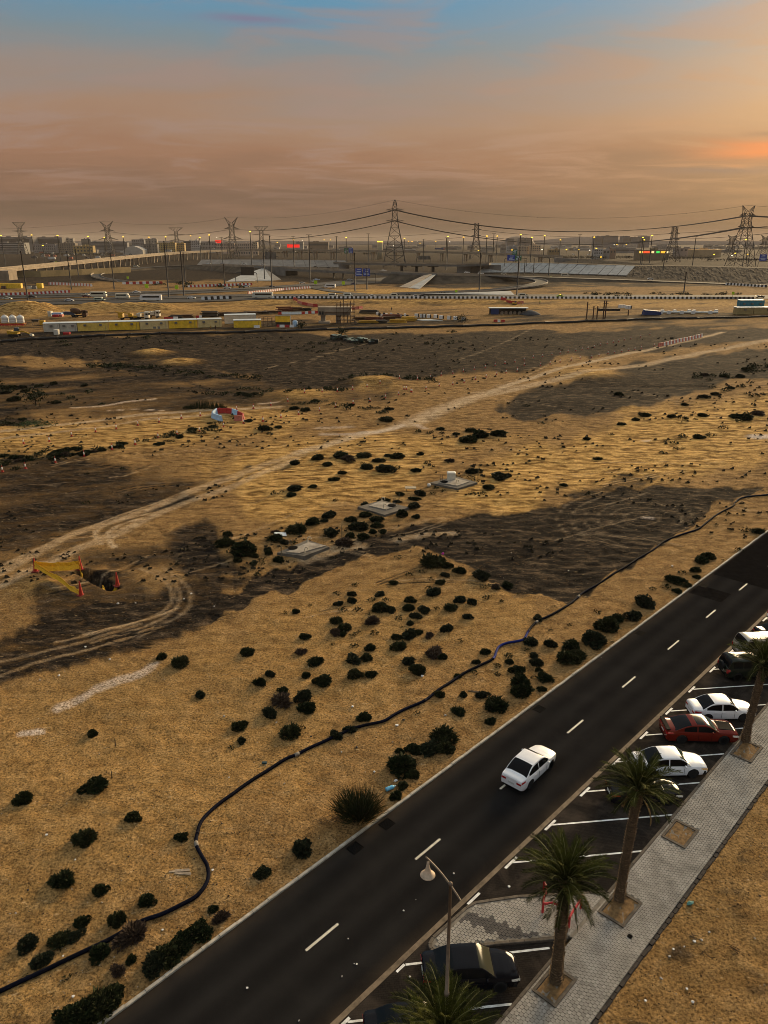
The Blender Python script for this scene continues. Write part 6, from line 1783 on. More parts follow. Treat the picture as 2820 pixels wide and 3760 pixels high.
# road over the front bridge
ZB = 7.0
front_pts = [(340, 1002, .6), (560, 980, 3.0), (760, 973, 5.0), (900, 977, 6.5), (1000, 981, ZB), (1070, 984.5, ZB), (1260, 993, ZB), (1456, 1002, ZB), (1600, 1007, 6.4), (1800, 1011, 5.0), (2000, 1017, 3.4), (2300, 1027, 1.6), (2560, 1037, .7), (2900, 1050, .4)]
fr, FP, FL, FRr = ribbon("overbridge_road", [G(*q) for q in front_pts], 14, 1.5, M_HWY, k=6)
struct(fr)
def embank(name, P, width, m, side, run=2.0, i0=0, i1=None, jag=0.0, parent=None, nrow=5):
 """earth slope from the edge of a raised road down to the plain; side +1 left, -1 right of travel"""
 b = MB(); vs = []; i1 = len(P) if i1 is None else i1; r = random.Random(5); cnt = 0
 for i in range(i0, i1):
  p = P[i]; t = P[min(i + 1, len(P) - 1)] - P[max(i - 1, 0)]; t.z = 0; t.normalize(); n = Vector((-t.y, t.x, 0)) * side
  for k in range(nrow + 1):
   f = k / nrow; q = p + n * (width / 2 - .3 + f * (p.z * run + .5)); q.z = (p.z - .35) * (1 - f) + (-.5) * f
   if 0 < k < nrow: q += Vector((r.uniform(-1, 1), r.uniform(-1, 1), r.uniform(-.6, .6))) * jag
   vs.append(q)
  cnt += 1
 w = nrow + 1
 fs = [(i * w + k, i * w + k + 1, (i + 1) * w + k + 1, (i + 1) * w + k) for i in range(cnt - 1) for k in range(nrow)]
 b.add(vs, fs); o = b.build(name, m, parent, True)
 if not parent: struct(o)
 return o
iL = 6 * 5; iR = 6 * 7          # bridge span in the path
embank("embankment", FP, 14, M_EARTH, -1, 2.3, iR, None, .35)
embank("embankment_west", FP, 14, M_EARTH, -1, 1.6, 0, iL - 5, .35)
embank("embankment_rear", FP, 14, M_EARTH, 1, 1.5, iR, None, .3)
# bridge pieces
br1 = tag(empty("road_bridge", G(1263, 1030)), "concrete road bridge with two grey abutments over the highway", "bridge")
bl = br1.location
def rel(o):
 o.data.transform(Matrix.Translation(-bl)); o.parent = br1; return o
o, *_ = ribbon("deck", FP[iL - 1:iR + 2], 15, 1.9, M_CONCD, smooth=False); o.location.z = -.25; rel(o)
rel(wall_along("parapet", [p + Vector((0, 0, 0)) for p in FRr[6 * 2:6 * 9]], 1.0, .5, M_CONC, None, -.6))
rel(wall_along("parapet", FL[6 * 2:6 * 9], 1.0, .5, M_CONC, None, -.6))
def wall_quad(name, px_top, px_bot, y0, y1, th, m):
 """upright wall: photo columns u0..u1 at distances y0..y1, from z=-0.5 to given photo rows"""
 (u0, v0), (u1, v1) = px_top
 a = D(u0, v0, y0); b_ = D(u1, v1, y1); d = (b_ - a); d.z = 0; n = Vector((-d.y, d.x, 0)).normalized() * th
 b = MB(); b.prism([a, b_, b_ + n, a + n], -.5, [a.z, b_.z, b_.z, a.z] if True else 0)
 return b.build(name, m)
# wing walls facing the camera under the road edge
pA = FRr[iL]; pB = FRr[iL - 8]; pC = FRr[iR]; pD = FRr[iR + 6]
def wing(name, line, m):
 b = MB(); vs = []
 for p in line: vs += [(p.x, p.y - .3, p.z + .9), (p.x, p.y - .3, -.5), (p.x, p.y + .8, -.5), (p.x, p.y + .8, p.z + .9)]
 n = len(line); fs = [(i * 4 + j, i * 4 + (j + 1) % 4, (i + 1) * 4 + (j + 1) % 4, (i + 1) * 4 + j) for i in range(n - 1) for j in range(4)]
 fs += [(3, 2, 1, 0), (n * 4 - 4, n * 4 - 3, n * 4 - 2, n * 4 - 1)]
 b.add(vs, fs); return rel(b.build(name, m))
wing("wing_wall", [FRr[i] + Vector((0, -.6, 0)) for i in range(iL - 9, iL + 1)], M_CONCD)
wing("wing_wall", [FRr[i] + Vector((0, -.6, 0)) for i in range(iR, iR + 7)], M_CONCD)
for i in (iL, iR):
 a, c = FRr[i], FL[i]; d = (FP[i + 1] - FP[i]).normalized() * (1.2 if i == iR else -1.2)
 rel(MB().prism([(a.x, a.y), (c.x, c.y), (c.x + d.x, c.y + d.y), (a.x + d.x, a.y + d.y)], -.5, ZB - .3).build("abutment", M_DARK_SHADE))
for f in (.46, .58):
 i = int(iL + (iR - iL) * f); p = FP[i]
 for s_ in (-4, 0, 4): rel(MB().tube([(p.x, p.y + s_, -.3), (p.x, p.y + s_, ZB - 1.5)], .7, 10).build("pier", M_CONCD, None, True))
# sloped paving cones beside the abutments
def slope_quad(name, pts, m, parent_rel=True):
 P = [G(u, v, z) for u, v, z in pts]; b = MB()
 n = (P[1] - P[0]).cross(P[2] - P[0]).normalized() * .4
 if n.y > 0: n = -n
 vs = P + [p - n for p in P]; k = len(P)
 b.add(vs, [tuple(range(k)), tuple(range(2 * k - 1, k - 1, -1))] + [(i, k + i, k + (i + 1) % k, (i + 1) % k) for i in range(k)])
 o = b.build(name, m); return rel(o) if parent_rel else o
slope_quad("slope_paving", [(1466, 1053, .2), (1540, 1060, .2), (1602, 1006, 6.8), (1578, 1005, 6.8)], M_CONCS)
slope_quad("slope_paving", [(1466, 1053, .25), (1500, 1056, .3), (1585, 1006, 7.0), (1570, 1004, 7.0)], M_CONC)
slope_quad("slope_paving", [(935, 1030, .2), (1000, 1030, .2), (968, 981, 6.6)], M_CONCS)
slope_quad("slope_paving", [(1000, 1030, .2), (1032, 1026, .2), (968, 981, 6.6)], M_CONCD)
slope_quad("slope_paving", [(830, 1034, .2), (935, 1032, .2), (965, 984, 6.0), (880, 1012, 2.5)], M_CONCS)
# low pale retaining strip in front of the loop
rt = struct(slope_quad("retaining_strip", [(1540, 1083, .4), (1890, 1083, .4), (1875, 1068, 1.6), (1700, 1074, 1.6), (1545, 1078, 1.3)], M_CONCS, False))
# second bridge behind and its long pale slopes
b2y = 880
br2 = tag(empty("rear_bridge", D(1480, 985, b2y)), "second lower bridge behind the first with hammerhead piers", "bridge"); bl = br2.location; br1_, br1 = br1, br2
P2 = [D(1240, 964, 960), D(1380, 966, 920), D(1560, 969, 885), D(1700, 971, 860), D(1800, 966, 850)]
o, pp, l2, r2 = ribbon("deck", P2, 14, 2.0, M_CONCD); rel(o)
rel(wall_along("parapet", r2, 1.0, .5, M_CONC, None, -.2))
for u, yy in ((1475, 900), (1590, 880), (1530, 890)):
 p = D(u, 985, yy)
 rel(MB().box((p.x, p.y, 2.5), (3.2, 2.4, 6)).box((p.x, p.y, 6.2), (12, 2.4, 1.6)).build("hammerhead_pier", M_DARK_SHADE))
for u0, u1, yy in ((1678, 1725, 865), (1245, 1285, 955)):
 a, c = D(u0, 970, yy), D(u1, 970, yy); rel(MB().box(((a.x + c.x) / 2, yy - 4, 4.0), (c.x - a.x, 10, 8.2)).build("abutment", M_CONCD))
a = D(1728, 966, 862); c = D(1840, 966, 850)
rel(MB().prism([(a.x, a.y), (c.x, c.y), (c.x, c.y + 6), (a.x, a.y + 6)], -.5, 8.2).build("wing_wall", M_CONCD))
def panel_bank(name, top, bot, n, label, m, gap=.35):
 e = tag(empty(name, G(*bot[0])), label, "embankment wall")
 L = e.location
 for i in range(n):
  f0, f1 = i / n, (i + 1) / n - gap / 100
  P = [bot_at(bot, f0), bot_at(bot, f1), bot_at(top, f1), bot_at(top, f0)]
  nrm = (P[1] - P[0]).cross(P[3] - P[0]).normalized()
  if nrm.y > 0: nrm = -nrm
  off = nrm * random.uniform(-.08, .18)
  vs = [p + off - L for p in P] + [p + off - nrm * .6 - L for p in P]
  MB().add(vs, [(0, 1, 2, 3), (7, 6, 5, 4), (0, 4, 5, 1), (1, 5, 6, 2), (2, 6, 7, 3), (3, 7, 4, 0)]).build("slope_panel", m, e)
 return e
def bot_at(line, f):
 q = f * (len(line) - 1); k = min(int(q), len(line) - 2); t = q - k
 a = line[k]; b = line[k + 1]
 return D(*[a[i] + (b[i] - a[i]) * t for i in range(3)])
panel_bank("panel_slope", [(1795, 966, 868), (2000, 966, 866), (2334, 976, 800)], [(1755, 1000, 848), (1960, 1000, 846), (2304, 1011, 768)], 19, "long pale embankment of slanting concrete panels right of the bridges", M_CONCS)
panel_bank("panel_slope", [(740, 953, 1040), (1000, 953, 1035), (1268, 957, 1010)], [(720, 976, 1010), (1000, 979, 1000), (1290, 981, 985)], 14, "pale panelled slope behind the first bridge, left of centre", M_CONCD, .2)
# ground behind the panels: raised platform so that they retain something
tops = [D(1795, 966, 868), D(2000, 966, 866), D(2334, 976, 800), D(2600, 979, 740), D(2900, 988, 690)]
back = [Vector((p.x * 1.05, p.y + 26, p.z)) for p in tops]; foot = [Vector((p.x * 1.08, p.y + 50, -.4)) for p in tops]
b = MB(); k = len(tops); b.add(tops + back + foot, [(i, i + 1, k + i + 1, k + i) for i in range(k - 1)] + [(k + i, k + i + 1, 2 * k + i + 1, 2 * k + i) for i in range(k - 1)])
struct(b.build("embankment_crest", M_EARTH, None, True))
# rock faced bank
b = MB(); vs = []; r = random.Random(3); nu, nw = 110, 12
tp = [(2334, 976, 800), (2600, 979, 740), (2900, 988, 690)]; bt = [(2300, 1017, 755), (2600, 1034, 672), (2900, 1047, 616)]
for i in range(nu):
 A = bot_at(tp, i / (nu - 1)); B = bot_at(bt, i / (nu - 1))
 for j in range(nw):
  p = A.lerp(B, j / (nw - 1))
  if 0 < j < nw - 1: p = p + Vector((r.uniform(-1, 1), r.uniform(-1.2, .6), r.uniform(-.7, .7))) * .9
  vs.append(p)
b.add(vs, [(i * nw + j, i * nw + j + 1, (i + 1) * nw + j + 1, (i + 1) * nw + j) for i in range(nu - 1) for j in range(nw - 1)])
struct(b.build("rock_bank", M_ROCK))
# flyover
fly = tag(empty("flyover", D(600, 978, 1040)), "long curved concrete flyover on paired piers crossing the far plain", "flyover"); bl = fly.location; br1 = fly
FV = [(-120, 997, 9.0), (0, 984, 9.5), (150, 970, 10), (300, 956, 11), (455, 941, 12.5), (620, 927, 14), (770, 919, 15.5), (940, 915, 16.5), (1230, 917, 17), (1600, 922, 16), (1840, 929, 14), (2060, 938, 11.5)]
P3 = [G(u, v, z) - Vector((0, 0, 1.1)) for u, v, z in FV]
o, PF, FL3, FR3 = ribbon("deck", P3, 13, 2.2, M_CONC, k=6); rel(o)
rel(wall_along("parapet", FR3, 1.1, .5, M_CONC, None, -.3)); rel(wall_along("parapet", FL3, 1.1, .5, M_CONC, None, -.3))
o, *_ = ribbon("carriageway", [p + Vector((0, 0, .06)) for p in PF], 11.6, .04, M_HWY, smooth=False); rel(o)
acc = 0.0; nxt = 60.0
for i in range(7, len(PF) - 1):
 d = (PF[i + 1] - PF[i]); L = d.length
 while nxt < acc + L:
  p = PF[i] + d * ((nxt - acc) / L); n = Vector((-d.y, d.x, 0)).normalized()
  for s_ in (-3.6, 3.6):
   q = p + n * s_; h = q.z - 2.1
   b = MB(); b.box((q.x, q.y, h / 2 - .3), (1.9, 1.9, h + .6), math.atan2(d.y, d.x)).box((q.x, q.y, h - .8), (2.8, 2.8, 1.6), math.atan2(d.y, d.x))
   rel(b.build("pier", M_CONC))
  nxt += 46
 acc += L
p = D(2040, 938, 1110); q = D(2260, 944, 1080)
ba = tag(empty("flyover_ramp", p), "earth ramp with a concrete wing wall at the flyover's right end", "ramp"); bl = ba.location; br1 = ba
rel(MB().prism([(p.x, p.y - 6), (D(2130, 940, 1095).x, 1089), (D(2130, 940, 1095).x, 1103), (p.x, p.y + 8)], -.5, [10.6, 9.5, 9.5, 10.6]).build("wing_wall", M_CONCD))
a1 = D(2130, 940, 1095); a2 = D(2420, 952, 1040)
rel(MB().add([(a1.x, a1.y - 6, 10), (a2.x, a2.y - 6, 3), (a2.x, a2.y + 8, 3), (a1.x, a1.y + 8, 10), (a1.x - 60, a1.y - 38, -.4), (a2.x, a2.y - 22, -.4)], [(0, 1, 2, 3), (0, 4, 5, 1)]).build("earth_slope", M_EARTH))
# tan retaining wall and abutment at the flyover's left end
tw = tag(wall_along("retaining_wall", [G(43, 1019), G(150, 1017), G(300, 1010), G(480, 1000)], 5.6, .8, M_TANW, None), "long tan retaining wall under the left end of the flyover", "wall")
pa = D(-60, 990, 690); pb_ = D(44, 986, 700)
tag(MB().prism([(pa.x, pa.y - 8), (pb_.x, pb_.y - 8), (pb_.x, pb_.y + 8), (pa.x, pa.y + 8)], -.5, 8.0).build("flyover_abutment", M_CONC), "pale concrete abutment carrying the flyover at the left edge", "abutment")
br1 = br1_
# ------------------------------------------------------------------ barrier rows along the highway
def two_tone(L, h, ma, mb, name, frac=.5):
 b = MB(); b.cur = 0
 def seg(x0, x1):
  prof = [(.32, 0), (.32, h * .2), (.16, h * .55), (.12, h)]
  vs = []
  for xx in (x0, x1): vs += [(xx, -p[0], p[1]) for p in prof] + [(xx, p[0], p[1]) for p in reversed(prof)]
  b.add(vs, [tuple(range(8))[::-1], tuple(range(8, 16))] + [(i, (i + 1) % 8, 8 + (i + 1) % 8, 8 + i) for i in range(8)])
 seg(-L / 2, L * (frac - .5)); b.cur = 1; seg(L * (frac - .5) + .02, L / 2 - .02)
 return b.mesh(name, [ma, mb])
_rows = {}
def barrier_row(pts, pitch, h, ma, mb, where, group, frac=.5, z=.3):
 P = [G(u, v, z) for u, v in pts]; key = (pitch, h, ma.name, mb.name)
 if key not in _rows: _rows[key] = two_tone(pitch, h, ma, mb, "highway_barrier", frac)
 tot = sum((b - a).length for a, b in zip(P[:-1], P[1:])); n = int(tot / pitch)
 acc = 0; k = 0
 for i in range(n):
  s = (i + .5) * pitch
  while k < len(P) - 2 and s > acc + (P[k + 1] - P[k]).length: acc += (P[k + 1] - P[k]).length; k += 1
  d = P[k + 1] - P[k]; p = P[k] + d * ((s - acc) / d.length)
  o = link("highway_barrier", _rows[key], None, p, math.atan2(d.y, d.x))
  tag(o, "%s, %s" % (where, "last" if i == n - 1 else ordw(i + 1) + " from left"), "barrier", group)
barrier_row([(1000, 1095), (1400, 1096), (2000, 1096.5), (2560, 1097)], 2.5, 1.2, M_BWH, M_BLK, "black and white barrier of the long row before the highway", "long black and white barrier row")
barrier_row([(2560, 1097), (2780, 1097.5)], 2.5, 1.2, mat("barrier_dull", (.30, .27, .24), .7), M_BLK, "dull grey barrier continuing the long row at the right", "dull end of the long barrier row")
barrier_row([(-40, 1086), (100, 1082), (265, 1074)], 2.6, 1.5, M_BWH, M_BRED, "red and white barrier beside the highway at the left edge", "left red and white barriers")
barrier_row([(690, 1055), (800, 1051), (930, 1047)], 3.0, 1.6, M_BWH, M_BRED, "red and white barrier beyond the highway left of the gantry", "middle red and white barriers")
barrier_row([(910, 1080), (1040, 1066), (1145, 1058)], 2.8, 1.6, M_BPINK, M_BWH, "pink and white barrier on the highway median near the white bus", "median pink and white barriers")
barrier_row([(740, 1101), (870, 1096)], 3.6, 1.7, M_BWH, M_BLK, "white block of the short kerb row behind the yellow cabins", "short white block row")
barrier_row([(2664, 1046), (2820, 1056)], 3.2, 1.7, M_BWH, M_BLK, "white and black barrier below the rock bank at the right", "barriers below the rock bank")
barrier_row([(450, 1044), (600, 1042)], 5.0, 1.9, M_BWH, M_BRED, "red and white barrier inside the left loop", "left loop barriers")
barrier_row([(178, 1045), (260, 1048), (340, 1052)], 3.6, 1.9, M_BPINK, M_BWH, "pale pink barrier below the tan retaining wall", "barriers below the tan wall")
# ------------------------------------------------------------------ gantries and signs
M_BLUE = mat("sign_blue", (.008, .045, .30), .5, .2, .4); M_GREEN = mat("sign_green", (.005, .11, .045), .5, .2, .4); M_LIME = mat("sign_lime", (.42, .62, .01), .5)
M_SWHITE = mat("sign_lettering", (.55, .62, .68), .5)
def gantry(u0, u1, vb, y, z0, panels, label):
 a = D(u0, vb, y); c = D(u1, vb, y); e = tag(empty("sign_gantry", ((a.x + c.x) / 2, y, z0)), label, "sign gantry"); L = e.location; zb_ = a.z - z0; w = (c.x - a.x) / 2; r = .28
 pts = [(-w, 0, 0), (-w, 0, zb_ - 1.4), (-w + .4, 0, zb_ - .4), (-w + 1.4, 0, zb_), (w - 1.4, 0, zb_), (w - .4, 0, zb_ - .4), (w, 0, zb_ - 1.4), (w, 0, 0)]
 MB().tube(pts, r, 8).build("portal_frame", M_DARK, e, True)
 for pu0, pu1, pv0, pv1, m, txt in panels:
  p = D(pu0, pv0, y); q = D(pu1, pv1, y); wx_, hz = q.x - p.x, p.z - q.z
  po = MB().box(((p.x + q.x) / 2 - L.x, -.45, (p.z + q.z) / 2 - z0), (wx_, .18, hz)).build("sign_panel", m, e)
  if txt:
   rr = random.Random(pu0)
   for k in range(4):
    ww = wx_ * rr.uniform(.35, .8); zz = (p.z - z0) - hz * (.18 + .21 * k)
    MB().box(((p.x + q.x) / 2 - L.x + rr.uniform(-.1, .1) * wx_, -.56, zz), (ww, .04, hz * .075)).build("lettering", M_SWHITE, po)
  else:
   for k in range(9): MB().box((p.x - L.x + wx_ * (k + .5) / 9, -.58, (p.z + q.z) / 2 - z0), (wx_ * .035, .1, hz)).build("rear_rib", M_DARK_SHADE, po)
 return e
gantry(1296, 1380, 1003, 640, .3, [(1303, 1329, 985, 1014, M_BLUE, 1), (1333, 1359, 986, 1014, M_BLUE, 1)], "sign gantry with two blue panels before the front bridge")
gantry(1253, 1306, 925, 1250, 12, [(1264, 1279, 911, 931, M_GREEN, 1), (1280, 1296, 910, 930, M_BLUE, 1)], "small gantry on the flyover with green and blue panels")
gantry(1853, 1935, 948, 860, 6, [(1863, 1890, 936, 957, M_BLUE, 1), (1891, 1914, 938, 957, M_GREEN, 1), (1882, 1899, 916, 936, M_GREEN, 1)], "gantry with blue and green panels above the pale panelled slope")
gantry(864, 943, 1001, 650, .3, [(884, 934, 981, 1011, M_DARK_SHADE, 0)], "dark portal gantry seen from behind, left of the front bridge")
gantry(962, 1024, 942, 1050, 1, [(972, 1014, 926, 951, M_CONCD, 0)], "portal gantry with a slatted sign back below the flyover")
gantry(2785, 2850, 960, 900, .3, [(2790, 2813, 934, 958, M_BLUE, 1)], "gantry with a single blue panel at the right edge")
gantry(1530, 1582, 945, 960, 7, [(1536, 1580, 939, 953, M_CONCD, 0)], "slatted sign back above the second bridge")
for u, v, y, s_, lb in ((540, 1068, 560, 2.6, "lime square sign left of the white coach"), (650, 1073, 545, 2.4, "lime square sign right of the white coach"), (1159, 1046, 610, 2.5, "lime square sign beside the white bus on the slip road"), (1261, 1051, 600, 2.3, "lime square sign right of the slip-road bus"),
                     (210, 1000, 1150, 4.0, "lime sign on the far hillside left of the flyover"), (470, 1029, 690, 1.8, "lime sign inside the left loop"), (1675, 1084, 500, 1.5, "lime marker at the foot of the retaining strip"), (2690, 1091, 480, 1.6, "lime marker at the right end of the long barrier row")):
 p = D(u, v, y); e = tag(empty("warning_sign", (p.x, y, .2)), lb, "sign", "lime work-zone signs")
 MB().box((0, 0, 2.2), (s_, .1, s_)).build("sign_face", M_LIME, e); MB().box((0, .08, .9), (.2, .12, 1.9)).build("sign_post", M_DARK, e)
# ------------------------------------------------------------------ high mast lamps
M_LITY = mat("lamp_lit", (1, .62, .05), .5, emit=(1.0, .58, .03), estr=1.2)
M_MAST = mat("mast_steel", (.045, .04, .036), .7)
lab_l = 0
def mast(u, vt, y, lit, z0=0.0, twin=False, label=None):
 top = D(u, vt, y); e = tag(empty("lamp_mast", (top.x, y, z0)), label, "lamp mast", "lit highway masts" if lit else "unlit highway masts")
 h = top.z - z0
 MB().tube([(0, 0, -.5), (0, 0, h)], [.34 + y / 5000, .2 + y / 5500], 8).build("mast", M_MAST, e, True)
 if twin:
  for s_ in (-1, 1): MB().box((s_ * 1.2, 0, h), (2.0, .5, .28)).build("luminaire", M_DARK, e)
  MB().box((0, 0, h), (1.0, .3, .2)).build("arm", M_MAST, e)
 else:
  r = .95 * y / 900
  MB().lathe([(.2, -.3), (r * .9, -.2), (r, .1), (r * .5, .45), (.1, .5)], 10, (0, 0, h)).build("lamp_ring", M_LITY if lit else M_DARK, e, True)
 return e
lits = [(3, 865, 1100), (116, 863, 1100), (211, 865, 1100), (323, 868, 1000), (383, 873, 1200), (452, 870, 1100), (546, 871, 1250), (608, 870, 1000), (733, 872, 1200), (768, 863, 900), (918, 851, 900), (157, 901, 1300), (1271, 873, 1100), (1485, 877, 1300), (1645, 869, 1000), (1702, 871, 1200), (1788, 867, 900), (1826, 867, 1100),
  (1912, 862, 800), (1953, 872, 900), (2000, 866, 1000), (2058, 881, 1200), (2182, 871, 900), (2361, 872, 900), (2366, 881, 950), (2395, 865, 850), (2740, 880, 900)]
desc = ["at the left edge", "above the dark glass block", "between the dark glass blocks", "left of the second pylon", "left foot of the second pylon", "right of the second pylon", "above the white hangar", "above the yellow apartments", "above the grey apartments", "left of the red-roofed block", "left of the flat-topped pylon",
  "low in front of the car park", "above the red billboard", "right of the pointed pylon", "mid-way between the two slim pylons", "left of the slim flat pylon", "right of the slim flat pylon", "second right of the slim flat pylon", "above the green sign", "left of the domed towers", "right of the domed towers", "lone and low before the ridge", "left of the tower blocks", "at the tower blocks, upper", "at the tower blocks, lower", "right of the tower blocks", "in front of the right pylon"]
for (u, v, y), d_ in zip(lits, desc): mast(u, v, y, True, 0, False, "lit yellow lamp mast " + d_)
unl = [(76, 924, 416, 0, "tall thin mast by the red and white barriers at the left"), (245, 925, 560, 0, "thin mast before the tan wall, left one"), (276, 915, 760, 0, "thin mast before the tan wall, right one"), (405, 930, 560, 0, "thin mast at the left loop"), (602, 887, 478, 0, "tall mast left of the white coach's front end"),
       (662, 925, 490, 0, "thin mast right of the white coach"), (672, 925, 640, 1, "mast with twin arms inside the left loop"), (820, 968, 640, 1, "short twin-arm mast before the dark portal"), (812, 872, 1000, 1, "mast above the grey apartments with twin arms"), (965, 884, 700, 0, "mast beside the portal gantry"), (990, 868, 560, 0, "mast standing behind the coach at the barrier row"),
       (1134, 862, 640, 1, "twin-arm mast left of the front bridge"), (1076, 868, 900, 1, "twin-arm mast left of the red billboard"), (1235, 868, 1000, 1, "twin-arm mast right of the red billboard"), (1302, 930, 540, 0, "mast right of the two-panel gantry's left leg"), (1347, 985, 560, 0, "thin mast between the blue panels' foot"),
       (1352, 858, 1000, 1, "twin-arm mast left of the pointed pylon"), (1450, 870, 1050, 1, "twin-arm mast within the pointed pylon's legs"), (1556, 878, 950, 1, "twin-arm mast right of the pointed pylon"), (1640, 873, 940, 1, "unlit twin-arm mast beside a lit one"), (1814, 858, 900, 1, "tall twin-arm mast left of the green sign"), (1765, 930, 520, 0, "mast on the dark slope right of the front bridge"),
       (1905, 950, 500, 0, "mast at the foot of the loop beside the van"), (1928, 955, 820, 0, "thin mast before the panelled slope, left one"), (1962, 950, 800, 0, "thin mast before the panelled slope, middle one"), (2018, 950, 780, 0, "thin mast before the panelled slope, right one"), (2130, 861, 880, 1, "twin-arm mast above the panelled slope's end"), (2440, 948, 760, 0, "thin mast against the rock bank"),
       (2520, 1000, 520, 0, "thin mast behind the long barrier row at the right"), (2556, 868, 800, 1, "twin-arm mast above the rock bank"), (2755, 915, 820, 0, "dark mast near the blue sign at the right")]
for u, v, y, tw_, lb in unl: mast(u, v, y, False, 0, bool(tw_), lb)
# ------------------------------------------------------------------ pylons
M_PYL = mat("pylon_steel", (.050, .042, .035), .7, .2, .05)
M_WIRE = mat("conductor", (.060, .050, .042), .7)
M_INS = mat("insulator", (.10, .085, .07), .4)
def lattice(e, name, levels, r=.3, tw=0.0):
 """square tower; levels: (z, half width x, half width y)"""
 b = MB()
 for (z0, a0, c0), (z1, a1, c1) in zip(levels[:-1], levels[1:]):
  cs0 = [(-a0, -c0), (a0, -c0), (a0, c0), (-a0, c0)]; cs1 = [(-a1, -c1), (a1, -c1), (a1, c1), (-a1, c1)]
  for k in range(4):
   p0 = (*cs0[k], z0); p1 = (*cs1[k], z1); q0 = (*cs0[(k + 1) % 4], z0); q1 = (*cs1[(k + 1) % 4], z1)
   b.bar(p0, p1, r * 1.25); b.bar(p0, q1, r * .7); b.bar(q0, p1, r * .7); b.bar(p1, q1, r * .7)
 return b.build(name, M_PYL, e)
def arm(e, z, x0, x1, dz, yh, r, name="cross_arm", side=1):
 b = MB(); tip = (x1 * side, 0, z + dz)
 for yy in (-yh, yh):
  b.bar((x0 * side, yy, z), tip, r); b.bar((x0 * side, yy, z + 2.4), tip, r)
  n = 4
  for k in range(n):
   f0, f1 = k / n, (k + .5) / n
   lo = Vector((x0 * side, yy, z)).lerp(Vector(tip), f0); hi = Vector((x0 * side, yy, z + 2.4)).lerp(Vector(tip), f1)
   b.bar(lo, hi, r * .6); b.bar(hi, Vector((x0 * side, yy, z)).lerp(Vector(tip), min(1, f0 + 1 / n)), r * .6)
 return b.build(name, M_PYL, e)
def pylon(kind, u, vt, y, label, width=1.0, rz=0.0, vb=None):
 top = D(u, vt, y); Ht = top.z
 e = tag(empty("power_pylon", (top.x, y, 0), rz), label, "pylon", "power line pylons")
 r = .20 + y / 7500
 if kind == 'point':       # tapered tower with pointed head, seen along its arms
  lv = [(0, 15, 15), (Ht * .18, 12.2, 12.2), (Ht * .34, 9.6, 9.6), (Ht * .48, 7.2, 7.2), (Ht * .60, 5.0, 5.0), (Ht * .70, 3.6, 3.6), (Ht * .78, 3.0, 3.0), (Ht * .86, 2.7, 2.7), (Ht * .93, 2.4, 2.4), (Ht * .97, 1.5, 1.5), (Ht, .3, .3)]
  lattice(e, "tower", lv, r)
  for z in (Ht * .70, Ht * .86):
   for s_ in (-1, 1): arm(e, z - 1.2, 2.8, 11.5, .6, 2.4, r * .8, side=s_)
  return e, [Ht * .70 - .6, Ht * .86 - .6, Ht], 11.5
 if kind == 'slim':
  lv = [(0, 11, 11), (Ht * .25, 8.5, 8.5), (Ht * .42, 6.2, 6.2), (Ht * .56, 4.6, 4.6), (Ht * .66, 4.0, 4.0), (Ht * .75, 3.7, 3.7), (Ht * .83, 3.5, 3.5), (Ht * .91, 3.4, 3.4), (Ht, 3.6, 3.6)]
  lattice(e, "tower", lv, r)
  for z in (Ht * .66, Ht * .83):
   for s_ in (-1, 1): arm(e, z - 1, 3.4, 9.0, .5, 2, r * .7, side=s_)
  return e, [Ht * .66, Ht * .83, Ht], 9.0
 if kind == 'horn':        # broad tower with raised horns and drooping arms
  lv = [(0, 11, 11), (Ht * .2, 8.4, 8.4), (Ht * .38, 6.2, 6.2), (Ht * .52, 4.6, 4.6), (Ht * .63, 4.0, 4.0), (Ht * .74, 4.0, 4.0), (Ht * .84, 4.2, 4.2)]
  lattice(e, "tower", lv, r)
  for s_ in (-1, 1):
   b = MB()
   for yy in (-2.5, 2.5):
    b.bar((4.0 * s_, yy, Ht * .80), (14 * s_ * width, 0, Ht), r); b.bar((1.2 * s_, yy, Ht * .86), (14 * s_ * width, 0, Ht), r)
    for k in range(4):
     f = k / 4; b.bar(Vector((4.0 * s_, yy, Ht * .80)).lerp(Vector((14 * s_ * width, 0, Ht)), f), Vector((1.2 * s_, yy, Ht * .86)).lerp(Vector((14 * s_ * width, 0, Ht)), f + .12), r * .6)
   b.build("earth_horn", M_PYL, e)
   arm(e, Ht * .74, 4.0, 17 * width, -1.6, 3, r * .8, side=s_); arm(e, Ht * .52, 4.4, 22 * width, -3.2, 3, r * .8, side=s_)
  return e, [Ht * .52 - 3, Ht * .74 - 1.6, Ht], 20 * width
 if kind == 'flat':        # wide flat head
  lv = [(0, 10, 10), (Ht * .25, 7, 7), (Ht * .45, 4.6, 4.6), (Ht * .6, 3.8, 3.8), (Ht * .72, 3.8, 3.8), (Ht * .86, 4.0, 4.0)]
  lattice(e, "tower", lv, r)
  b = MB(); w = 17 * width
  for yy in (-2.6, 2.6):
   b.bar((-w, yy * .3, Ht), (w, yy * .3, Ht), r); b.bar((-4, yy, Ht * .86), (-w, yy * .3, Ht), r); b.bar((4, yy, Ht * .86), (w, yy * .3, Ht), r)
   for k in range(-4, 5):
    x = k * w / 4.6; zlo = Ht * .86 + (Ht * .14) * max(0, (abs(x) - 4) / (w - 4)); b.bar((x, yy * .6, Ht), (x + w / 9, yy * .6, zlo + .5), r * .6)
  b.build("flat_head", M_PYL, e)
  for s_ in (-1, 1): arm(e, Ht * .72, 3.8, 22 * width, 1.6, 2.6, r * .8, side=s_); arm(e, Ht * .5, 4.2, 24 * width, -2.4, 2.6, r * .8, side=s_)
  return e, [Ht * .5 - 2.4, Ht * .72, Ht], 20 * width
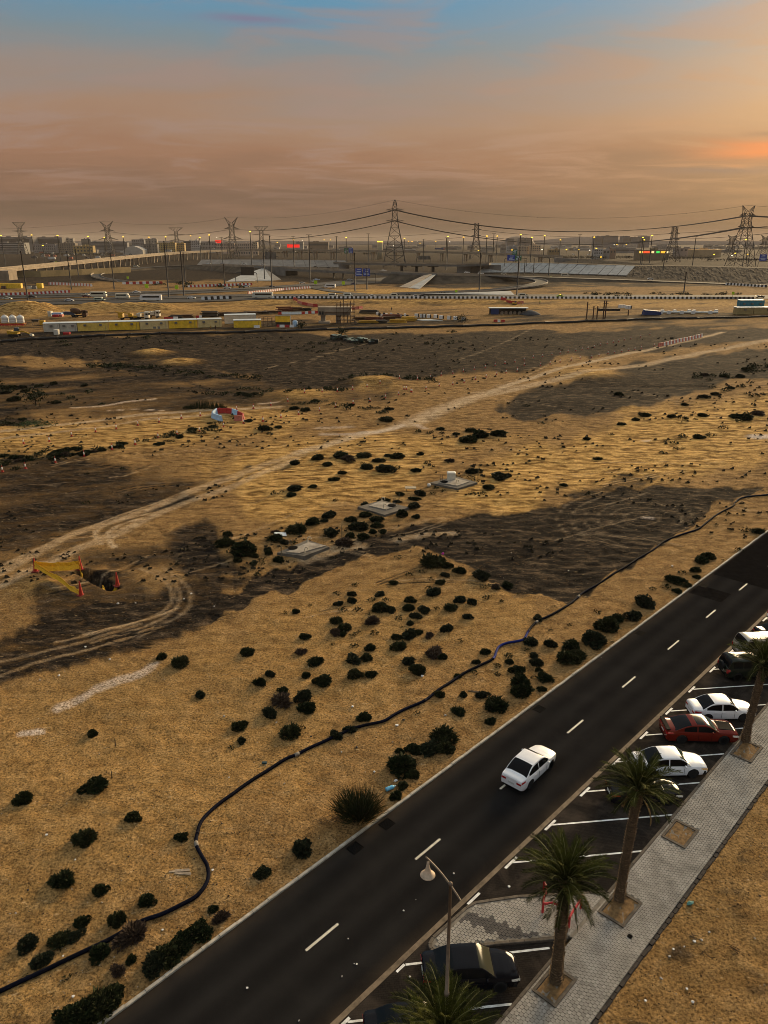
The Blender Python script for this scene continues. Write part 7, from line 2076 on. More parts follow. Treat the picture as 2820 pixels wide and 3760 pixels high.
 if kind == 'cat':         # heavy dead-end tower with splayed ears
  lv = [(0, 14, 14), (Ht * .16, 11.8, 11.8), (Ht * .32, 9.6, 9.6), (Ht * .48, 7.4, 7.4), (Ht * .62, 5.2, 5.2), (Ht * .72, 4.4, 4.4), (Ht * .80, 4.2, 4.2), (Ht * .88, 4.4, 4.4)]
  lattice(e, "tower", lv, r)
  for s_ in (-1, 1):
   b = MB()
   for yy in (-3, 3):
    b.bar((4.4 * s_, yy, Ht * .84), (7.5 * s_, 0, Ht), r); b.bar((.5 * s_, yy, Ht * .90), (7.5 * s_, 0, Ht), r); b.bar((2.4 * s_, yy, Ht * .88), (6 * s_, 0, Ht * .95), r * .6)
   b.build("earth_horn", M_PYL, e)
   arm(e, Ht * .66, 5, 9.5, .4, 3, r * .8, side=s_); arm(e, Ht * .84, 4.4, 9.5, .4, 3, r * .8, side=s_)
  return e, [Ht * .66, Ht * .84, Ht], 9.5
PY = {}
for key, kind, u, vt, y, lb, w in [
 ('A', 'flat', 68, 817, 2000, "hazy flat-topped pylon at the far left", .9), ('B', 'horn', 390, 812, 1750, "horned pylon rising behind the grey blocks at the left", 1.0), ('C', 'flat', 645, 836, 2300, "faint wide flat-topped pylon behind the yellow apartments", 1.15),
 ('D', 'horn', 848, 797, 1500, "horned pylon behind the pink block left of centre", .85), ('E', 'flat', 958, 832, 1800, "flat-topped pylon left of the red billboard", .9), ('F', 'point', 1450, 734, 1050, "tallest pylon with pointed head at the centre", 1), ('G', 'slim', 1751, 819, 1500, "slim square-headed pylon right of the pointed one", 1),
 ('I', 'slim', 2479, 834, 1300, "slim square-headed pylon above the rock bank", 1), ('J', 'cat', 2750, 754, 1000, "large eared pylon at the right edge", 1), ('K', 'horn', 2690, 862, 2000, "small distant pylon left of the large right one", .8), ('L', 'horn', 2812, 862, 2000, "small distant pylon at the very right edge", .8)]:
 PY[key] = pylon(kind, u, vt, y, lb, w)
def span(ka, kb, lev, offs, sag, label, r=.13, group="power line conductors"):
 A, la, wa = PY[ka]; B, lb_, wb = PY[kb]
 a = A.location; b = B.location; la_, lb2 = la[lev], lb_[lev]
 e = tag(empty("power_line", (a.x, a.y, 0)), label, "power line", group)
 for o in offs:
  pa = Vector((a.x, a.y + o * 9, la_)); pb = Vector((b.x, b.y + o * 9, lb2)); pts = []
  for k in range(25):
   t = k / 24; p = pa.lerp(pb, t); p.z -= 4 * sag * t * (1 - t); pts.append(p - a * 1 + Vector((0, 0, 0)))
  MB().tube([p + Vector((0, 0, a.z)) for p in pts], r, 4).build("conductor", M_WIRE, e)
  if lev == 2:
   for k in (5, 10, 15, 20): MB().lathe([(.05, -.5), (.5, -.2), (.5, .2), (.05, .5)], 6, pts[k]).build("marker_ball", M_DARK, e)
 return e
PY['Z'] = (empty("offstage"), [zat(812, 1100), zat(780, 1100), zat(745, 1100)], 9); PY['Z'][0].location = (D(3150, 800, 1100).x, 1100, 0)
PY['Y'] = (None, [0, 0, 0], 0)
class _L:
 def __init__(s, v): s.location = v
PY['Z'] = (_L(Vector((D(3150, 800, 1100).x, 1100, 0))), [zat(812, 1100), zat(780, 1100), zat(745, 1100)], 9)
bpy.data.objects.remove(bpy.data.objects["offstage"])
PY['X'] = (_L(Vector((D(-300, 800, 1900).x, 1900, 0))), [40, 52, 60], 9)
for lev, nm in ((0, "lower"), (1, "upper"), (2, "earth")):
 offs = (-1.2, -.4, .4, 1.2) if lev < 2 else (0,)
 rr = .26 if lev < 2 else .12
 span('F', 'J', lev, offs, (24, 22, 18)[lev], "%s wires from the pointed pylon to the large right pylon" % nm, rr)
 span('D', 'F', lev, offs, (9, 10, 9)[lev], "%s wires from the horned pylon to the pointed pylon" % nm, rr)
 span('J', 'Z', lev, offs, 4, "%s wires leaving the large right pylon" % nm, rr)
 if lev < 2: span('G', 'I', lev, (-.6, .6), 9, "%s wires between the two slim pylons" % nm, .17)
 if lev < 2: span('E', 'G', lev, (-.6, .6), 10, "%s wires from the flat-topped pylon to the slim one" % nm, .17)
 span('B', 'D', lev, (-.8, .8) if lev < 2 else (0,), 10, "%s wires between the two horned pylons" % nm, .17)
 span('X', 'B', lev, (0,), 8, "%s wire running off to the left from the horned pylon" % nm, .17)
 if lev < 2: span('I', 'Z', lev, (-.6, .6), 5, "%s wires leaving the slim pylon above the rock bank" % nm, .17)
# ------------------------------------------------------------------ skyline
def bmat(name, c): return mat(name, c, .85, .25, .05)
M_WIN = mat("far_window", (.030, .030, .034), .3); M_WLIT = mat("far_window_lit", (.8, .6, .3), .5, emit=(1, .7, .3), estr=.5)
_winm = {}
def building(u0, u1, vt, vb, label, col_, floors, bays, style='grid', yv=None, depth=None, roof=None, name="building", cat="building"):
 y = yv or G((u0 + u1) / 2, vb).y
 a = D(u0, vb, y); c = D(u1, vt, y); w = c.x - a.x; z0 = 0.0; h = c.z - z0
 e = tag(empty(name, ((a.x + c.x) / 2, y, z0)), label, cat)
 dp = depth or max(16, w * .35)
 m = bmat("wall_%d_%d_%d" % tuple(int(q * 1000) for q in col_), col_)
 MB().box((0, dp / 2, h / 2 - 1), (w, dp, h + 2)).build("wall", m, e)
 vis = zat(vb, y) if zat(vb, y) > 0 else 0
 vis = max(0, a.z)
 fh = (h - vis) / max(floors, 1)
 if style == 'grid':
  bw = w / bays; key = (round(bw, 1), round(fh, 1))
  if key not in _winm: _winm[key] = MB().box((0, 0, 0), (bw * .5, .5, fh * .48)).mesh("window", M_WIN)
  for f in range(floors):
   for k in range(bays):
    link("window", _winm[key], e, (-w / 2 + bw * (k + .5), -.12, vis + fh * (f + .5)))
 elif style == 'band':
  for f in range(floors): MB().box((0, -.12, vis + fh * (f + .45)), (w * .97, .5, fh * .45)).build("window_band", M_WIN, e)
 elif style == 'frame':
  MB().box((0, -.2, vis + (h - vis) * .46), (w * .86, .6, (h - vis) * .80)).build("glass_front", M_WIN, e)
 elif style == 'slab':
  for f in range(floors):
   MB().box((0, -1.2, vis + fh * (f + .2)), (w * 1.02, 2.6, fh * .32)).build("floor_slab", bmat("slab_white", (.42, .40, .36)), e)
   MB().box((0, -.15, vis + fh * (f + .65)), (w * .98, .5, fh * .5)).build("window_band", M_WIN, e)
 MB().box((0, dp / 2, h + .35), (w * 1.01, dp * 1.02, .7)).build("roof", roof or m, e)
 for k in range(2 if w > 30 else 1): MB().box((random.uniform(-.35, .35) * w, dp * .5, h + 1.8), (w * .1 + 2, 5, 3)).build("roof_plant", m, e)
 return e
GR = (.20, .18, .165);
building(-40, 87, 892, 926, "car park with pale floor slabs at the left edge", (.25, .235, .21), 5, 1, 'slab', 2150)
building(-30, 116, 871, 918, "big dark glass block in a grey frame at the far left", (.17, .155, .14), 1, 1, 'frame', 2600)
building(122, 226, 872, 918, "second dark glass block in a grey frame", (.17, .155, .14), 1, 1, 'frame', 2650)
building(126, 202, 897, 926, "grey building with a window grid before the glass blocks", (.22, .205, .20), 5, 11, 'grid', 2300)
building(204, 275, 893, 926, "brownish frame building with open bays", (.20, .165, .125), 5, 9, 'grid', 2320)
building(270, 340, 903, 927, "yellowish colonnaded building with tall openings", (.34, .24, .09), 2, 6, 'grid', 2200)
building(228, 268, 876, 895, "pale block with big square openings above the frame building", (.30, .265, .22), 3, 3, 'grid', 2700)
building(300, 332, 878, 900, "narrow grey tower block behind the colonnade", (.20, .19, .175), 5, 2, 'band', 2750)
building(335, 402, 888, 917, "long grey office slab, left half", (.19, .185, .18), 6, 1, 'band', 2400)
building(404, 466, 890, 917, "long grey office slab, right half", (.21, .205, .20), 6, 1, 'band', 2420)
building(485, 528, 880, 906, "grey block with window rows right of the office slab", (.21, .205, .20), 5, 6, 'grid', 2600)
building(525, 575, 878, 906, "cream and dark block behind the plain grey one", (.27, .235, .19), 5, 5, 'grid', 2650)
building(530, 577, 897, 930, "plain grey apartment block left of the yellow one", (.20, .18, .15), 6, 5, 'grid', 2050)
building(576, 642, 892, 926, "yellow ochre apartment block with window rows", (.42, .29, .10), 5, 9, 'grid', 2100)
building(643, 676, 894, 924, "darker ochre apartment block beside the yellow one", (.36, .24, .085), 4, 5, 'grid', 2130)
building(676, 700, 886, 920, "narrow dark block between the ochre and white ones", (.13, .115, .10), 5, 2, 'band', 2250)
building(698, 732, 884, 918, "white apartment block with dark openings", (.38, .37, .355), 4, 5, 'grid', 2250)
building(733, 794, 890, 916, "grey apartment block with two window rows", (.25, .24, .225), 2, 11, 'grid', 2280)
building(794, 860, 894, 915, "pink long block, left part", (.44, .33, .25), 2, 10, 'grid', 2180)
building(860, 930, 894, 915, "pink long block, right part", (.44, .345, .27), 2, 10, 'grid', 2200)
building(930, 945, 890, 914, "cream stair tower at the end of the pink block", (.46, .37, .25), 3, 2, 'grid', 2190)
building(858, 946, 922, 935, "low pink block seen beneath the flyover", (.42, .32, .24), 1, 10, 'grid', 1900)
building(1088, 1113, 889, 904, "grey windowless shed behind the red billboard", (.22, .21, .185), 0, 1, 'none', 2700)
building(1133, 1206, 889, 905, "brown flat warehouse right of the red billboard", (.17, .125, .085), 1, 1, 'band', 2500)
building(1840, 1858, 908, 922, "grey ribbed shed behind the green sign", (.24, .215, .18), 1, 8, 'grid', 2000)
building(1862, 1900, 904, 923, "white block with window rows above the green sign", (.38, .36, .33), 3, 8, 'grid', 1950)
building(1902, 1946, 905, 923, "cream office block with window rows", (.40, .33, .24), 3, 7, 'grid', 1980)
building(1946, 1985, 902, 922, "peach office block with taller corner", (.52, .36, .22), 3, 5, 'grid', 1960)
building(2015, 2055, 917, 929, "tan low house before the ridge", (.24, .165, .075), 1, 4, 'grid', 1700)
building(2180, 2214, 915, 934, "white villa left of the tree line", (.38, .37, .35), 2, 4, 'grid', 1500)
building(2214, 2240, 917, 934, "grey villa beside the white one", (.26, .24, .215), 1, 2, 'grid', 1520)
building(2240, 2262, 916, 932, "brown fronted house at the tree line", (.25, .16, .105), 1, 2, 'grid', 1550)
building(2540, 2650, 916, 928, "long flat canopy glowing orange beneath its roof", (.40, .28, .15), 0, 1, 'none', 1700, roof=mat("canopy_glow", (.7, .45, .22), .6, emit=(1, .55, .2), estr=.12))
building(2480, 2542, 912, 925, "pale hall left of the glowing canopy", (.26, .225, .20), 1, 4, 'grid', 1750)
st = building(2340, 2458, 919, 936, "filling station front with lit coloured panels", (.20, .15, .09), 0, 1, 'none', 1450)
for k, (f, wd, m_) in enumerate([(-.38, .12, ((.9, .6, .1), .3)), (-.22, .2, ((.9, .08, .02), .35)), (-.02, .08, ((.9, .7, .3), .3)), (.14, .1, ((.05, .7, .1), .3)), (.30, .14, ((.95, .4, .03), .4)), (.44, .06, ((.9, .75, .4), .3))]):
 y = 1450; a = D(2340, 930, y); w = D(2458, 930, y).x - a.x
 MB().box((f * w, -.6, a.z + 2), (wd * w, .4, 3.5)).build("lit_panel", mat("lit_panel_%d" % k, m_[0], .5, emit=m_[0], estr=m_[1]), st)
for u0, u1, vt, lb in ((2183, 2212, 868, "leftmost hazy tower block on the horizon"), (2215, 2271, 866, "broad hazy tower block, second from left"), (2286, 2314, 868, "hazy tower block in the middle of the row"), (2316, 2347, 871, "lower hazy tower block, fourth from left"), (2352, 2387, 868, "rightmost hazy tower block with a pale stripe"), (1862, 1888, 876, "low hazy tower left of the dome"), (1906, 1928, 874, "hazy tower in front of the dome"), (1930, 1952, 874, "hazy tower right of the dome")):
 building(u0, u1, vt, 898, lb, (.085, .095, .115), 7, 1, 'band', 4200, 60)
# dome, red sign, hangar, tank
p = D(1905, 868, 4600); e = tag(MB().lathe([(95, 0), (92, 18), (78, 36), (52, 50), (22, 57), (1, 59)], 24).build("dome", bmat("dome_brown", (.20, .145, .10)), None, True, loc=(p.x, 4600, 0)), "large brownish dome behind the hazy towers", "dome")
y = 1900; a = D(1054, 897, y); c = D(1100, 909, y)
e = tag(empty("billboard", ((a.x + c.x) / 2, y, 0)), "bright red lit billboard above the flyover", "billboard")
MB().box((0, 0, (a.z + c.z) / 2), (c.x - a.x, 1, a.z - c.z)).build("lit_face", mat("red_lit_sign", (.9, .02, .01), .5, emit=(1, .015, .01), estr=.22), e); MB().box((0, 1.2, c.z / 2), (2.2, 1.2, c.z)).build("billboard_leg", M_DARK, e)
a = D(795, 880, 2000); tag(MB().box((0, 0, 0), (16, 3, 5)).box((0, 0, -3.4), (10, 2, 1.6)).build("roof_sign", mat("red_lit_sign", (.9, .02, .01), .5, emit=(1, .015, .01), estr=.22), None, loc=(D(803, 886, 2000).x, 2000, zat(886, 2000))), "small red and white lit sign above the pink block", "sign")
y = 2000; a = D(452, 918, y); c = D(522, 904, y); b = MB(); n = 10; vs = []
for yy in (0, 40):
 for k in range(n + 1):
  t = k / n; vs.append(((t - .5) * (c.x - a.x), yy, (c.z) * (.55 + .45 * math.sin(math.pi * t))))
 vs += [((.5) * (c.x - a.x), yy, -1), (-.5 * (c.x - a.x), yy, -1)]
m_ = n + 3
b.add(vs, [tuple(range(m_)), tuple(range(2 * m_ - 1, m_ - 1, -1))] + [(i, m_ + i, m_ + (i + 1) % m_, (i + 1) % m_) for i in range(m_)])
tag(b.build("hangar", bmat("hangar_white", (.42, .38, .32)), None, loc=((a.x + c.x) / 2, y, 0)), "white curved-roof hangar behind the flyover", "hangar")
y = 1500; a = D(1385, 912, y); c = D(1406, 890, y); e = tag(empty("storage_tank", ((a.x + c.x) / 2, y, 0)), "pale cylindrical tank crowned with yellow lights", "tank")
w = (c.x - a.x) / 2; MB().lathe([(w, -1), (w, c.z), (w * .5, c.z + 1.5), (.1, c.z + 2)], 20).build("tank_shell", bmat("tank_cream", (.40, .34, .22)), e, True)
for k in range(5): MB().box((w * (k - 2) * .4, -w * .8, c.z + 1.4), (1.3, 1.3, 1.6)).build("tank_light", M_LITY, e)
# ridge on the horizon and scattered low town
b = MB(); vs = []; xs_ = np.linspace(D(-400, 890, 7000).x, D(3300, 890, 7000).x, 90)
for x in xs_:
 u_ = 1410 + x / 7000 * FPX * 1.06
 h = 26 + 10 * float(fbm(np.array([x / 500]), np.array([2.0]), 4, 8)[0]) + 34 * math.exp(-((u_ - 2130) / 130) ** 2)
 vs += [(x, 7000, -5), (x, 7000, h), (x, 7900, -5)]
k = len(xs_); b.add(vs, [(i * 3, i * 3 + 3, i * 3 + 4, i * 3 + 1) for i in range(k - 1)] + [(i * 3 + 1, i * 3 + 4, i * 3 + 5, i * 3 + 2) for i in range(k - 1)])
struct(b.build("hills", bmat("ridge", (.13, .12, .12)), None, True))
rt_ = random.Random(44)
tones = [(.22, .20, .18), (.30, .26, .21), (.17, .16, .155), (.36, .33, .29), (.26, .21, .15), (.14, .13, .125)]
towns = [("left of the second pylon", 0, 480), ("between the red billboard and the tank", 990, 1390), ("between the pointed and the slim pylon", 1410, 1760), ("behind the panelled slope", 1760, 2180), ("before the tower blocks", 2180, 2480), ("right of the slim pylon", 2480, 2860)]
for tn, ua, ub in towns:
 for k, y in enumerate(sorted(rt_.uniform(2300, 4400) for _ in range(11))):
  u = rt_.uniform(ua, ub); w = rt_.uniform(18, 70); h = rt_.uniform(5, 15) + (y - 2300) / 400
  c_ = tones[rt_.randrange(6)]; e = tag(empty("low_building", (D(u, 900, y).x, y, 0)), "low hazy flat-roofed building, %s in depth, %s" % (ordw(k + 1), tn), "building", "low town " + tn)
  MB().box((0, 0, h / 2 - .5), (w, 18, h + 1)).build("wall", bmat("wall_%d_%d_%d" % tuple(int(q * 1000) for q in c_), c_), e)
  MB().box((0, -9.1, h * .55), (w * .9, .4, h * .22)).build("window_band", M_WIN, e); MB().box((w * .1, 0, h + .8), (w * .3, 8, 1.8)).build("roof_plant", M_CONCD, e)
# tree belts: crowns of leaf clumps along the far roads
b = MB(); r = random.Random(66)
for u0, u1, v, hh, y in ((1990, 2230, 932, 7, 1500), (2450, 2620, 934, 9, 1400), (2440, 2480, 925, 10, 1600), (1330, 1400, 905, 8, 1900), (860, 940, 917, 4, 2100), (2600, 2830, 938, 5, 1350), (150, 420, 930, 6, 1900), (2260, 2345, 928, 6, 1550), (1000, 1250, 912, 5, 2200)):
 x0, x1 = D(u0, v, y).x, D(u1, v, y).x
 for k in range(int((x1 - x0) / 1.3)):
  cx = r.uniform(x0, x1); R_ = r.uniform(.5, 1) * hh * .55
  for q in range(26):
   d = Vector((r.gauss(0, .5), r.gauss(0, .5), r.gauss(0, .4))) * R_; c = Vector((cx, y, hh * .55)) + d
   b.add([c + Vector((r.uniform(-1, 1), r.uniform(-1, 1), r.uniform(-1, 1))) * .9 for _ in range(3)], [(0, 1, 2)])
tag(b.build("far_tree_belts", mat("far_leaf", (.018, .022, .014), .9, .4, .2)), "dark belts of distant trees along the far roads", "trees", None, 'stuff')
# twinkling far street lights
for k, (u, v) in enumerate(sorted([(1018, 890), (1500, 886), (1513, 887), (1533, 886), (1600, 887), (1651, 888), (1542, 893), (1078, 881), (1110, 882), (1190, 881), (1213, 881), (1445, 903), (2400, 921), (2420, 922), (2255, 899), (2265, 898), (2300, 898), (700, 866), (796, 871), (2688, 938), (2700, 930), (2745, 934), (2622, 934), (2190, 912), (1880, 918), (1990, 917), (2080, 917), (2125, 917), (2165, 919), (2205, 960), (1757, 920)])):
 y = 2600 if v < 905 else 1500; p = D(u, v, y); warm = k % 3 != 1
 e = tag(empty("street_light", (p.x, y, 0)), "tiny %s far street light, %s from left in the town" % ("amber" if warm else "white", ordw(k + 1)), "street light", "far %s street lights" % ("amber" if warm else "white"))
 MB().tube([(0, 0, 0), (0, 0, max(p.z, 4))], .3, 5).build("post", M_MAST, e); s_ = 1.6 if y > 2000 else 1.3
 MB().lathe([(.1, -s_ * .5), (s_, -s_ * .2), (s_, s_ * .3), (.1, s_ * .6)], 8, (0, 0, max(p.z, 4))).build("lantern", M_LITY if warm else mat("lamp_white", (1, .95, .8), .5, emit=(1, .9, .7), estr=.6), e, True)
# ------------------------------------------------------------------ vehicles on the far roads
def veh(kind, u, v, ln, z, label, col_, flip=False, rz=0.0, group="vehicles on the highway", hs=1.0):
 p = G(u, v, z); e = tag(empty(kind, (p.x, p.y, z), rz + (math.pi if flip else 0)), label, {'bus': 'bus', 'minibus': 'bus', 'van': 'van', 'truck': 'truck', 'car': 'car', 'taxi': 'car', 'articulated_lorry': 'truck'}[kind], group)
 pm = mat("veh_%d_%d_%d" % tuple(int(c * 100) for c in col_), col_, .4, .1, 1, coat=.3)
 if kind in ('bus', 'minibus', 'van'):
  h = {'bus': 3.2, 'minibus': 2.7, 'van': 2.2}[kind] * hs; w = 2.4 if kind != 'van' else 1.9; x = ln / 2; nose = {'bus': .25, 'minibus': .7, 'van': 1.2}[kind]
  prof = [(-x, .4), (x, .4), (x, h * .42), (x - nose, h * .72 if kind == 'van' else h * .92), (x - nose - .3, h), (-x + .15, h), (-x, h * .95)]
  b = MB(); vs = [(a, -w / 2, c) for a, c in prof] + [(a, w / 2, c) for a, c in prof]; n = len(prof)
  b.add(vs, [tuple(range(n)), tuple(range(2 * n - 1, n - 1, -1))] + [(i, n + i, n + (i + 1) % n, (i + 1) % n) for i in range(n)]); b.build("body", pm, e)
  for s_ in (-1, 1): MB().box((-.25 - nose * .3, s_ * w / 2, h * .68), (ln * .8 - nose, .08, h * .26)).build("side_windows", M_GLASS, e)
  MB().box((x - nose * .55, 0, h * .66), (nose * .6 + .12, w * .86, h * .2)).build("windscreen", M_GLASS, e)
 elif kind in ('car', 'taxi'):
  w = 1.8; x = ln / 2; prof = [(-x, .3), (x, .3), (x, .75), (x * .45, .95), (x * .15, 1.42), (-x * .45, 1.45), (-x * .8, 1.0), (-x, .9)]
  b = MB(); vs = [(a, -w / 2, c) for a, c in prof] + [(a, w / 2, c) for a, c in prof]; n = len(prof)
  b.add(vs, [tuple(range(n)), tuple(range(2 * n - 1, n - 1, -1))] + [(i, n + i, n + (i + 1) % n, (i + 1) % n) for i in range(n)]); b.build("body", pm, e)
  for s_ in (-1, 1): b = MB(); yy = s_ * (w / 2 + .02); b.add([(x * .38, yy, .97), (x * .12, yy, 1.35), (-x * .42, yy, 1.36), (-x * .68, yy, .98)], [(0, 1, 2, 3)]); b.build("side_windows", M_GLASS, e)
  b = MB(); b.add([(x * .46, -w * .42, .98), (x * .46, w * .42, .98), (x * .17, w * .38, 1.42), (x * .17, -w * .38, 1.42)], [(0, 1, 2, 3)]); b.build("windscreen", M_GLASS, e)
  if kind == 'taxi': MB().box((-.3, 0, 1.52), (.3, .8, .16)).build("roof_light", M_LITY, e)
 else:
  x = ln / 2; cabl = 2.3
  MB().box((x - cabl / 2, 0, 1.7), (cabl, 2.4, 2.6), 0, .93).build("cab", pm, e); MB().box((x + .0, 0, 2.15), (.2, 2.1, .9)).build("windscreen", M_GLASS, e)
  MB().box((-cabl / 2 - .1, 0, 2.0), (ln - cabl - .3, 2.5, 2.6 if kind == 'articulated_lorry' else 1.9)).build("load_body", mat("lorry_blue", (.012, .04, .13), .5) if kind == 'articulated_lorry' else pm, e); MB().box((0, 0, .75), (ln * .96, 1.4, .4)).build("chassis", M_TRIM, e)
 wr_ = {'bus': .52, 'minibus': .42, 'truck': .52, 'articulated_lorry': .52}.get(kind, .34)
 key = ('w', wr_)
 if key not in JB: JB[key] = MB().lathe([(.05, -.15), (wr_, -.14), (wr_, .14), (.05, .15)], 12, axis='Y').mesh("wheel", M_TYRE)
 for fx in (-.32, .32):
  for s_ in (-1, 1): link("wheel", JB[key], e, (fx * ln, s_ * (.85 if wr_ < .4 else 1.05), wr_))
 return e
W_ = (.72, .70, .65); Wc = (.62, .56, .42); K_ = (.02, .02, .022)
veh('bus', 363, 1091, 9.5, .3, "cream and white bus, left of the three on the highway", Wc)
veh('minibus', 451, 1095, 8, .3, "cream minibus between the two larger highway buses", Wc)
veh('bus', 555, 1104, 12, .3, "white coach with dark window band on the highway", W_, True)
veh('bus', 965, 1094, 12, .3, "white coach at the left end of the long barrier row", (.5, .5, .42), True)
veh('minibus', 1212, 1057, 8, .35, "white bus turning onto the slip road", W_, True, -.25)
veh('van', 1223, 1090, 5.6, .3, "white van behind the barriers, left of two together", (.68, .64, .52))
veh('van', 1279, 1089.5, 5.8, .3, "white van behind the barriers, right of two together", (.66, .66, .55))
veh('van', 1450, 1090.5, 5.2, .3, "cream van alone behind the long barrier row", (.64, .58, .44))
veh('van', 1920, 1090, 5.4, .3, "cream van at the foot of the loop mast", (.66, .60, .46))
veh('taxi', 2058, 1091, 4.8, .3, "lime green taxi behind the long barrier row", (.40, .52, .02))
veh('car', 1115, 1091, 4.8, .3, "white saloon right of the coach at the barrier row", W_)
veh('car', 1368, 1091.5, 4.6, .3, "white saloon between the vans behind the barriers", W_)
veh('car', 1528, 1092, 4.4, .3, "pale saloon at the left end of the retaining strip", W_)
veh('car', 1550, 1091, 4.6, .3, "dark saloon at the left end of the retaining strip", K_)
veh('car', 2790, 1093, 5.2, .3, "black saloon at the right end behind the dull barriers", K_)
veh('car', 28, 1099, 4.8, .3, "white car at the left edge of the highway", (.66, .66, .52)); veh('car', 118, 1093, 4.8, .3, "black car below the left barriers", K_)
veh('car', 255, 1106, 4.8, .3, "white and dark car left of the highway coach", (.55, .54, .52)); veh('van', 366, 1104, 6, .3, "pale green estate under the cream bus", (.42, .50, .38), False, 0, "vehicles on the highway", .8)
veh('car', 313, 1085, 4.8, .3, "cream car left of the cream bus", Wc); veh('car', 228, 1074, 5, .3, "white car by the end of the left barriers", (.6, .58, .5)); veh('car', 318, 1092, 4.4, .3, "dark red car behind the cream bus", (.2, .06, .05))
veh('car', 703, 1097, 4.8, .3, "white saloon right of the highway coach", W_); veh('car', 502, 1076, 5, .3, "white car beyond the coach", W_); veh('car', 835, 1060, 5, .3, "white car by the median barriers, left one", W_); veh('car', 905, 1054, 5, .3, "pale blue car by the median barriers", (.5, .6, .66))
veh('car', 1150, 1035, 5, .3, "white car under the front bridge, upper", W_); veh('car', 1163, 1029, 5.4, .3, "pale blue car under the front bridge", (.45, .52, .6)); veh('car', 1110, 1042, 4.6, .3, "white car left of the lime sign under the bridge", W_); veh('car', 1300, 1045, 4.8, .3, "dark blue car on the highway under the gantry", (.05, .05, .1)); veh('car', 1285, 1030, 4.8, .3, "grey car behind the gantry leg", (.4, .4, .4)); veh('car', 1000, 1056, 4.8, .3, "black car by the median barriers", K_)
for u, v, z, lb, c_ in ((965, 975, 7, "white car on the road left of the front bridge", W_), (1160, 983, 7, "black car on the left end of the front bridge", K_), (1208, 986, 7, "dark car on the left third of the front bridge", K_), (1408, 996, 7, "white car near the right end of the front bridge", W_), (1765, 1007, 5.5, "white car on the road right of the front bridge", W_), (1715, 1003, 6, "pale car right of the rear abutment", W_), (1850, 1009, 5, "cream car at the start of the loop", Wc), (2388, 1027, 1.5, "white car below the rock bank", W_), (2075, 1014, 3.2, "white minibus below the pale panels", Wc), (765, 969, 5, "white car beneath the flyover, left one", W_), (822, 969, 5.5, "white car beneath the flyover, middle one", W_), (897, 971, 6, "white car beneath the flyover, right one", W_), (500, 980, 3, "white lorry on the left loop", Wc), (418, 989, 1.5, "white car on the left loop", W_), (2025, 1022, .6, "lime taxi inside the bend of the loop", (.5, .6, .02))):
 veh('van' if 'minibus' in lb or 'lorry' in lb else 'car', u, v, 7 if 'minibus' in lb or 'lorry' in lb else 5, z, lb, c_, False, -.05, "vehicles on the raised roads")
for u, v, z, lb, kd, ln, c_ in ((192, 963, 10.3, "black car on the flyover's left part", 'car', 5, K_), (320, 949, 11.3, "black car on the flyover above the third piers", 'car', 5, K_), (480, 935, 12.9, "white car on the flyover's rise", 'car', 5, K_), (618, 924, 14, "white bus on the flyover above the yellow apartments", 'bus', 12, W_), (587, 927, 13.8, "white car following the flyover bus", 'car', 5, W_), (785, 916, 15.6, "cream van on the flyover's crest", 'van', 6, Wc), (1020, 914, 16, "white car on the flyover left of the red billboard", 'car', 5, W_), (1143, 914, 16.4, "black car on the flyover right of the red billboard", 'car', 5, K_), (1615, 917, 15.4, "lorry with red cab and blue trailer on the flyover", 'articulated_lorry', 20, (.35, .04, .03)), (2105, 935, 10, "white car leaving the flyover, left one", 'car', 5, W_), (2162, 937, 8.6, "white car leaving the flyover, right one", 'car', 5, W_)):
 veh(kd, u, v, ln, z, lb, c_, False, 0, "vehicles on the flyover")
# ------------------------------------------------------------------ construction site
M_YEL = mat("cabin_yellow", (.80, .50, .03), .6, .25, .8); M_CREAM = mat("cabin_cream", (.66, .50, .22), .6, .2, .8); M_CABW = mat("cabin_white", (.52, .47, .37), .6, .2, .8)
M_ROOFW = mat("cabin_roof", (.55, .58, .55), .6, .2, .6); M_TURQ = mat("cabin_turquoise", (.02, .16, .22), .6, .2, .8); M_ORANGE = mat("orange_steel", (.50, .17, .02), .6, .2, 1)
M_MACH = mat("machine_yellow", (.50, .28, .015), .55, .3, 1.5); M_RUST = mat("rusty_steel", (.075, .036, .018), .9, .5, .8); M_RUSTR = mat("oxide_steel", (.16, .045, .025), .9, .4, .8)
def cabin(u0, u1, va, vb_, h, m, label, ac=2, z=0):
 a = G(u0, va); c = G(u1, vb_); d = c - a; L = d.length; ang = math.atan2(d.y, d.x); mid = (a + c) / 2
 e = tag(empty("site_cabin", (mid.x, mid.y, z), ang), label, "cabin", "portable site cabins")
 dp = 3.0
 MB().box((0, dp / 2, h / 2 + .15), (L * .985, dp, h)).build("wall", m, e)
 MB().prism([(-L / 2, -.12), (L / 2, -.12), (L / 2, dp + .12), (-L / 2, dp + .12)], h + .15, [h + .28, h + .28, h + .5, h + .5]).build("roof", M_ROOFW, e)
 MB().box((0, dp / 2, .08), (L * .97, dp * .9, .16)).build("skid", M_DARK_SHADE, e)
 for k in range(ac):
  x = L * ((k + .5) / ac - .5)
  MB().box((x, -.22, h * .76), (.95, .5, .65)).build("air_conditioner", M_CONCD, e)
 MB().box((L * .40, -.04, h * .5), (.06, .06, h * .9)).build("corner_post", M_CONCD, e)
 return e
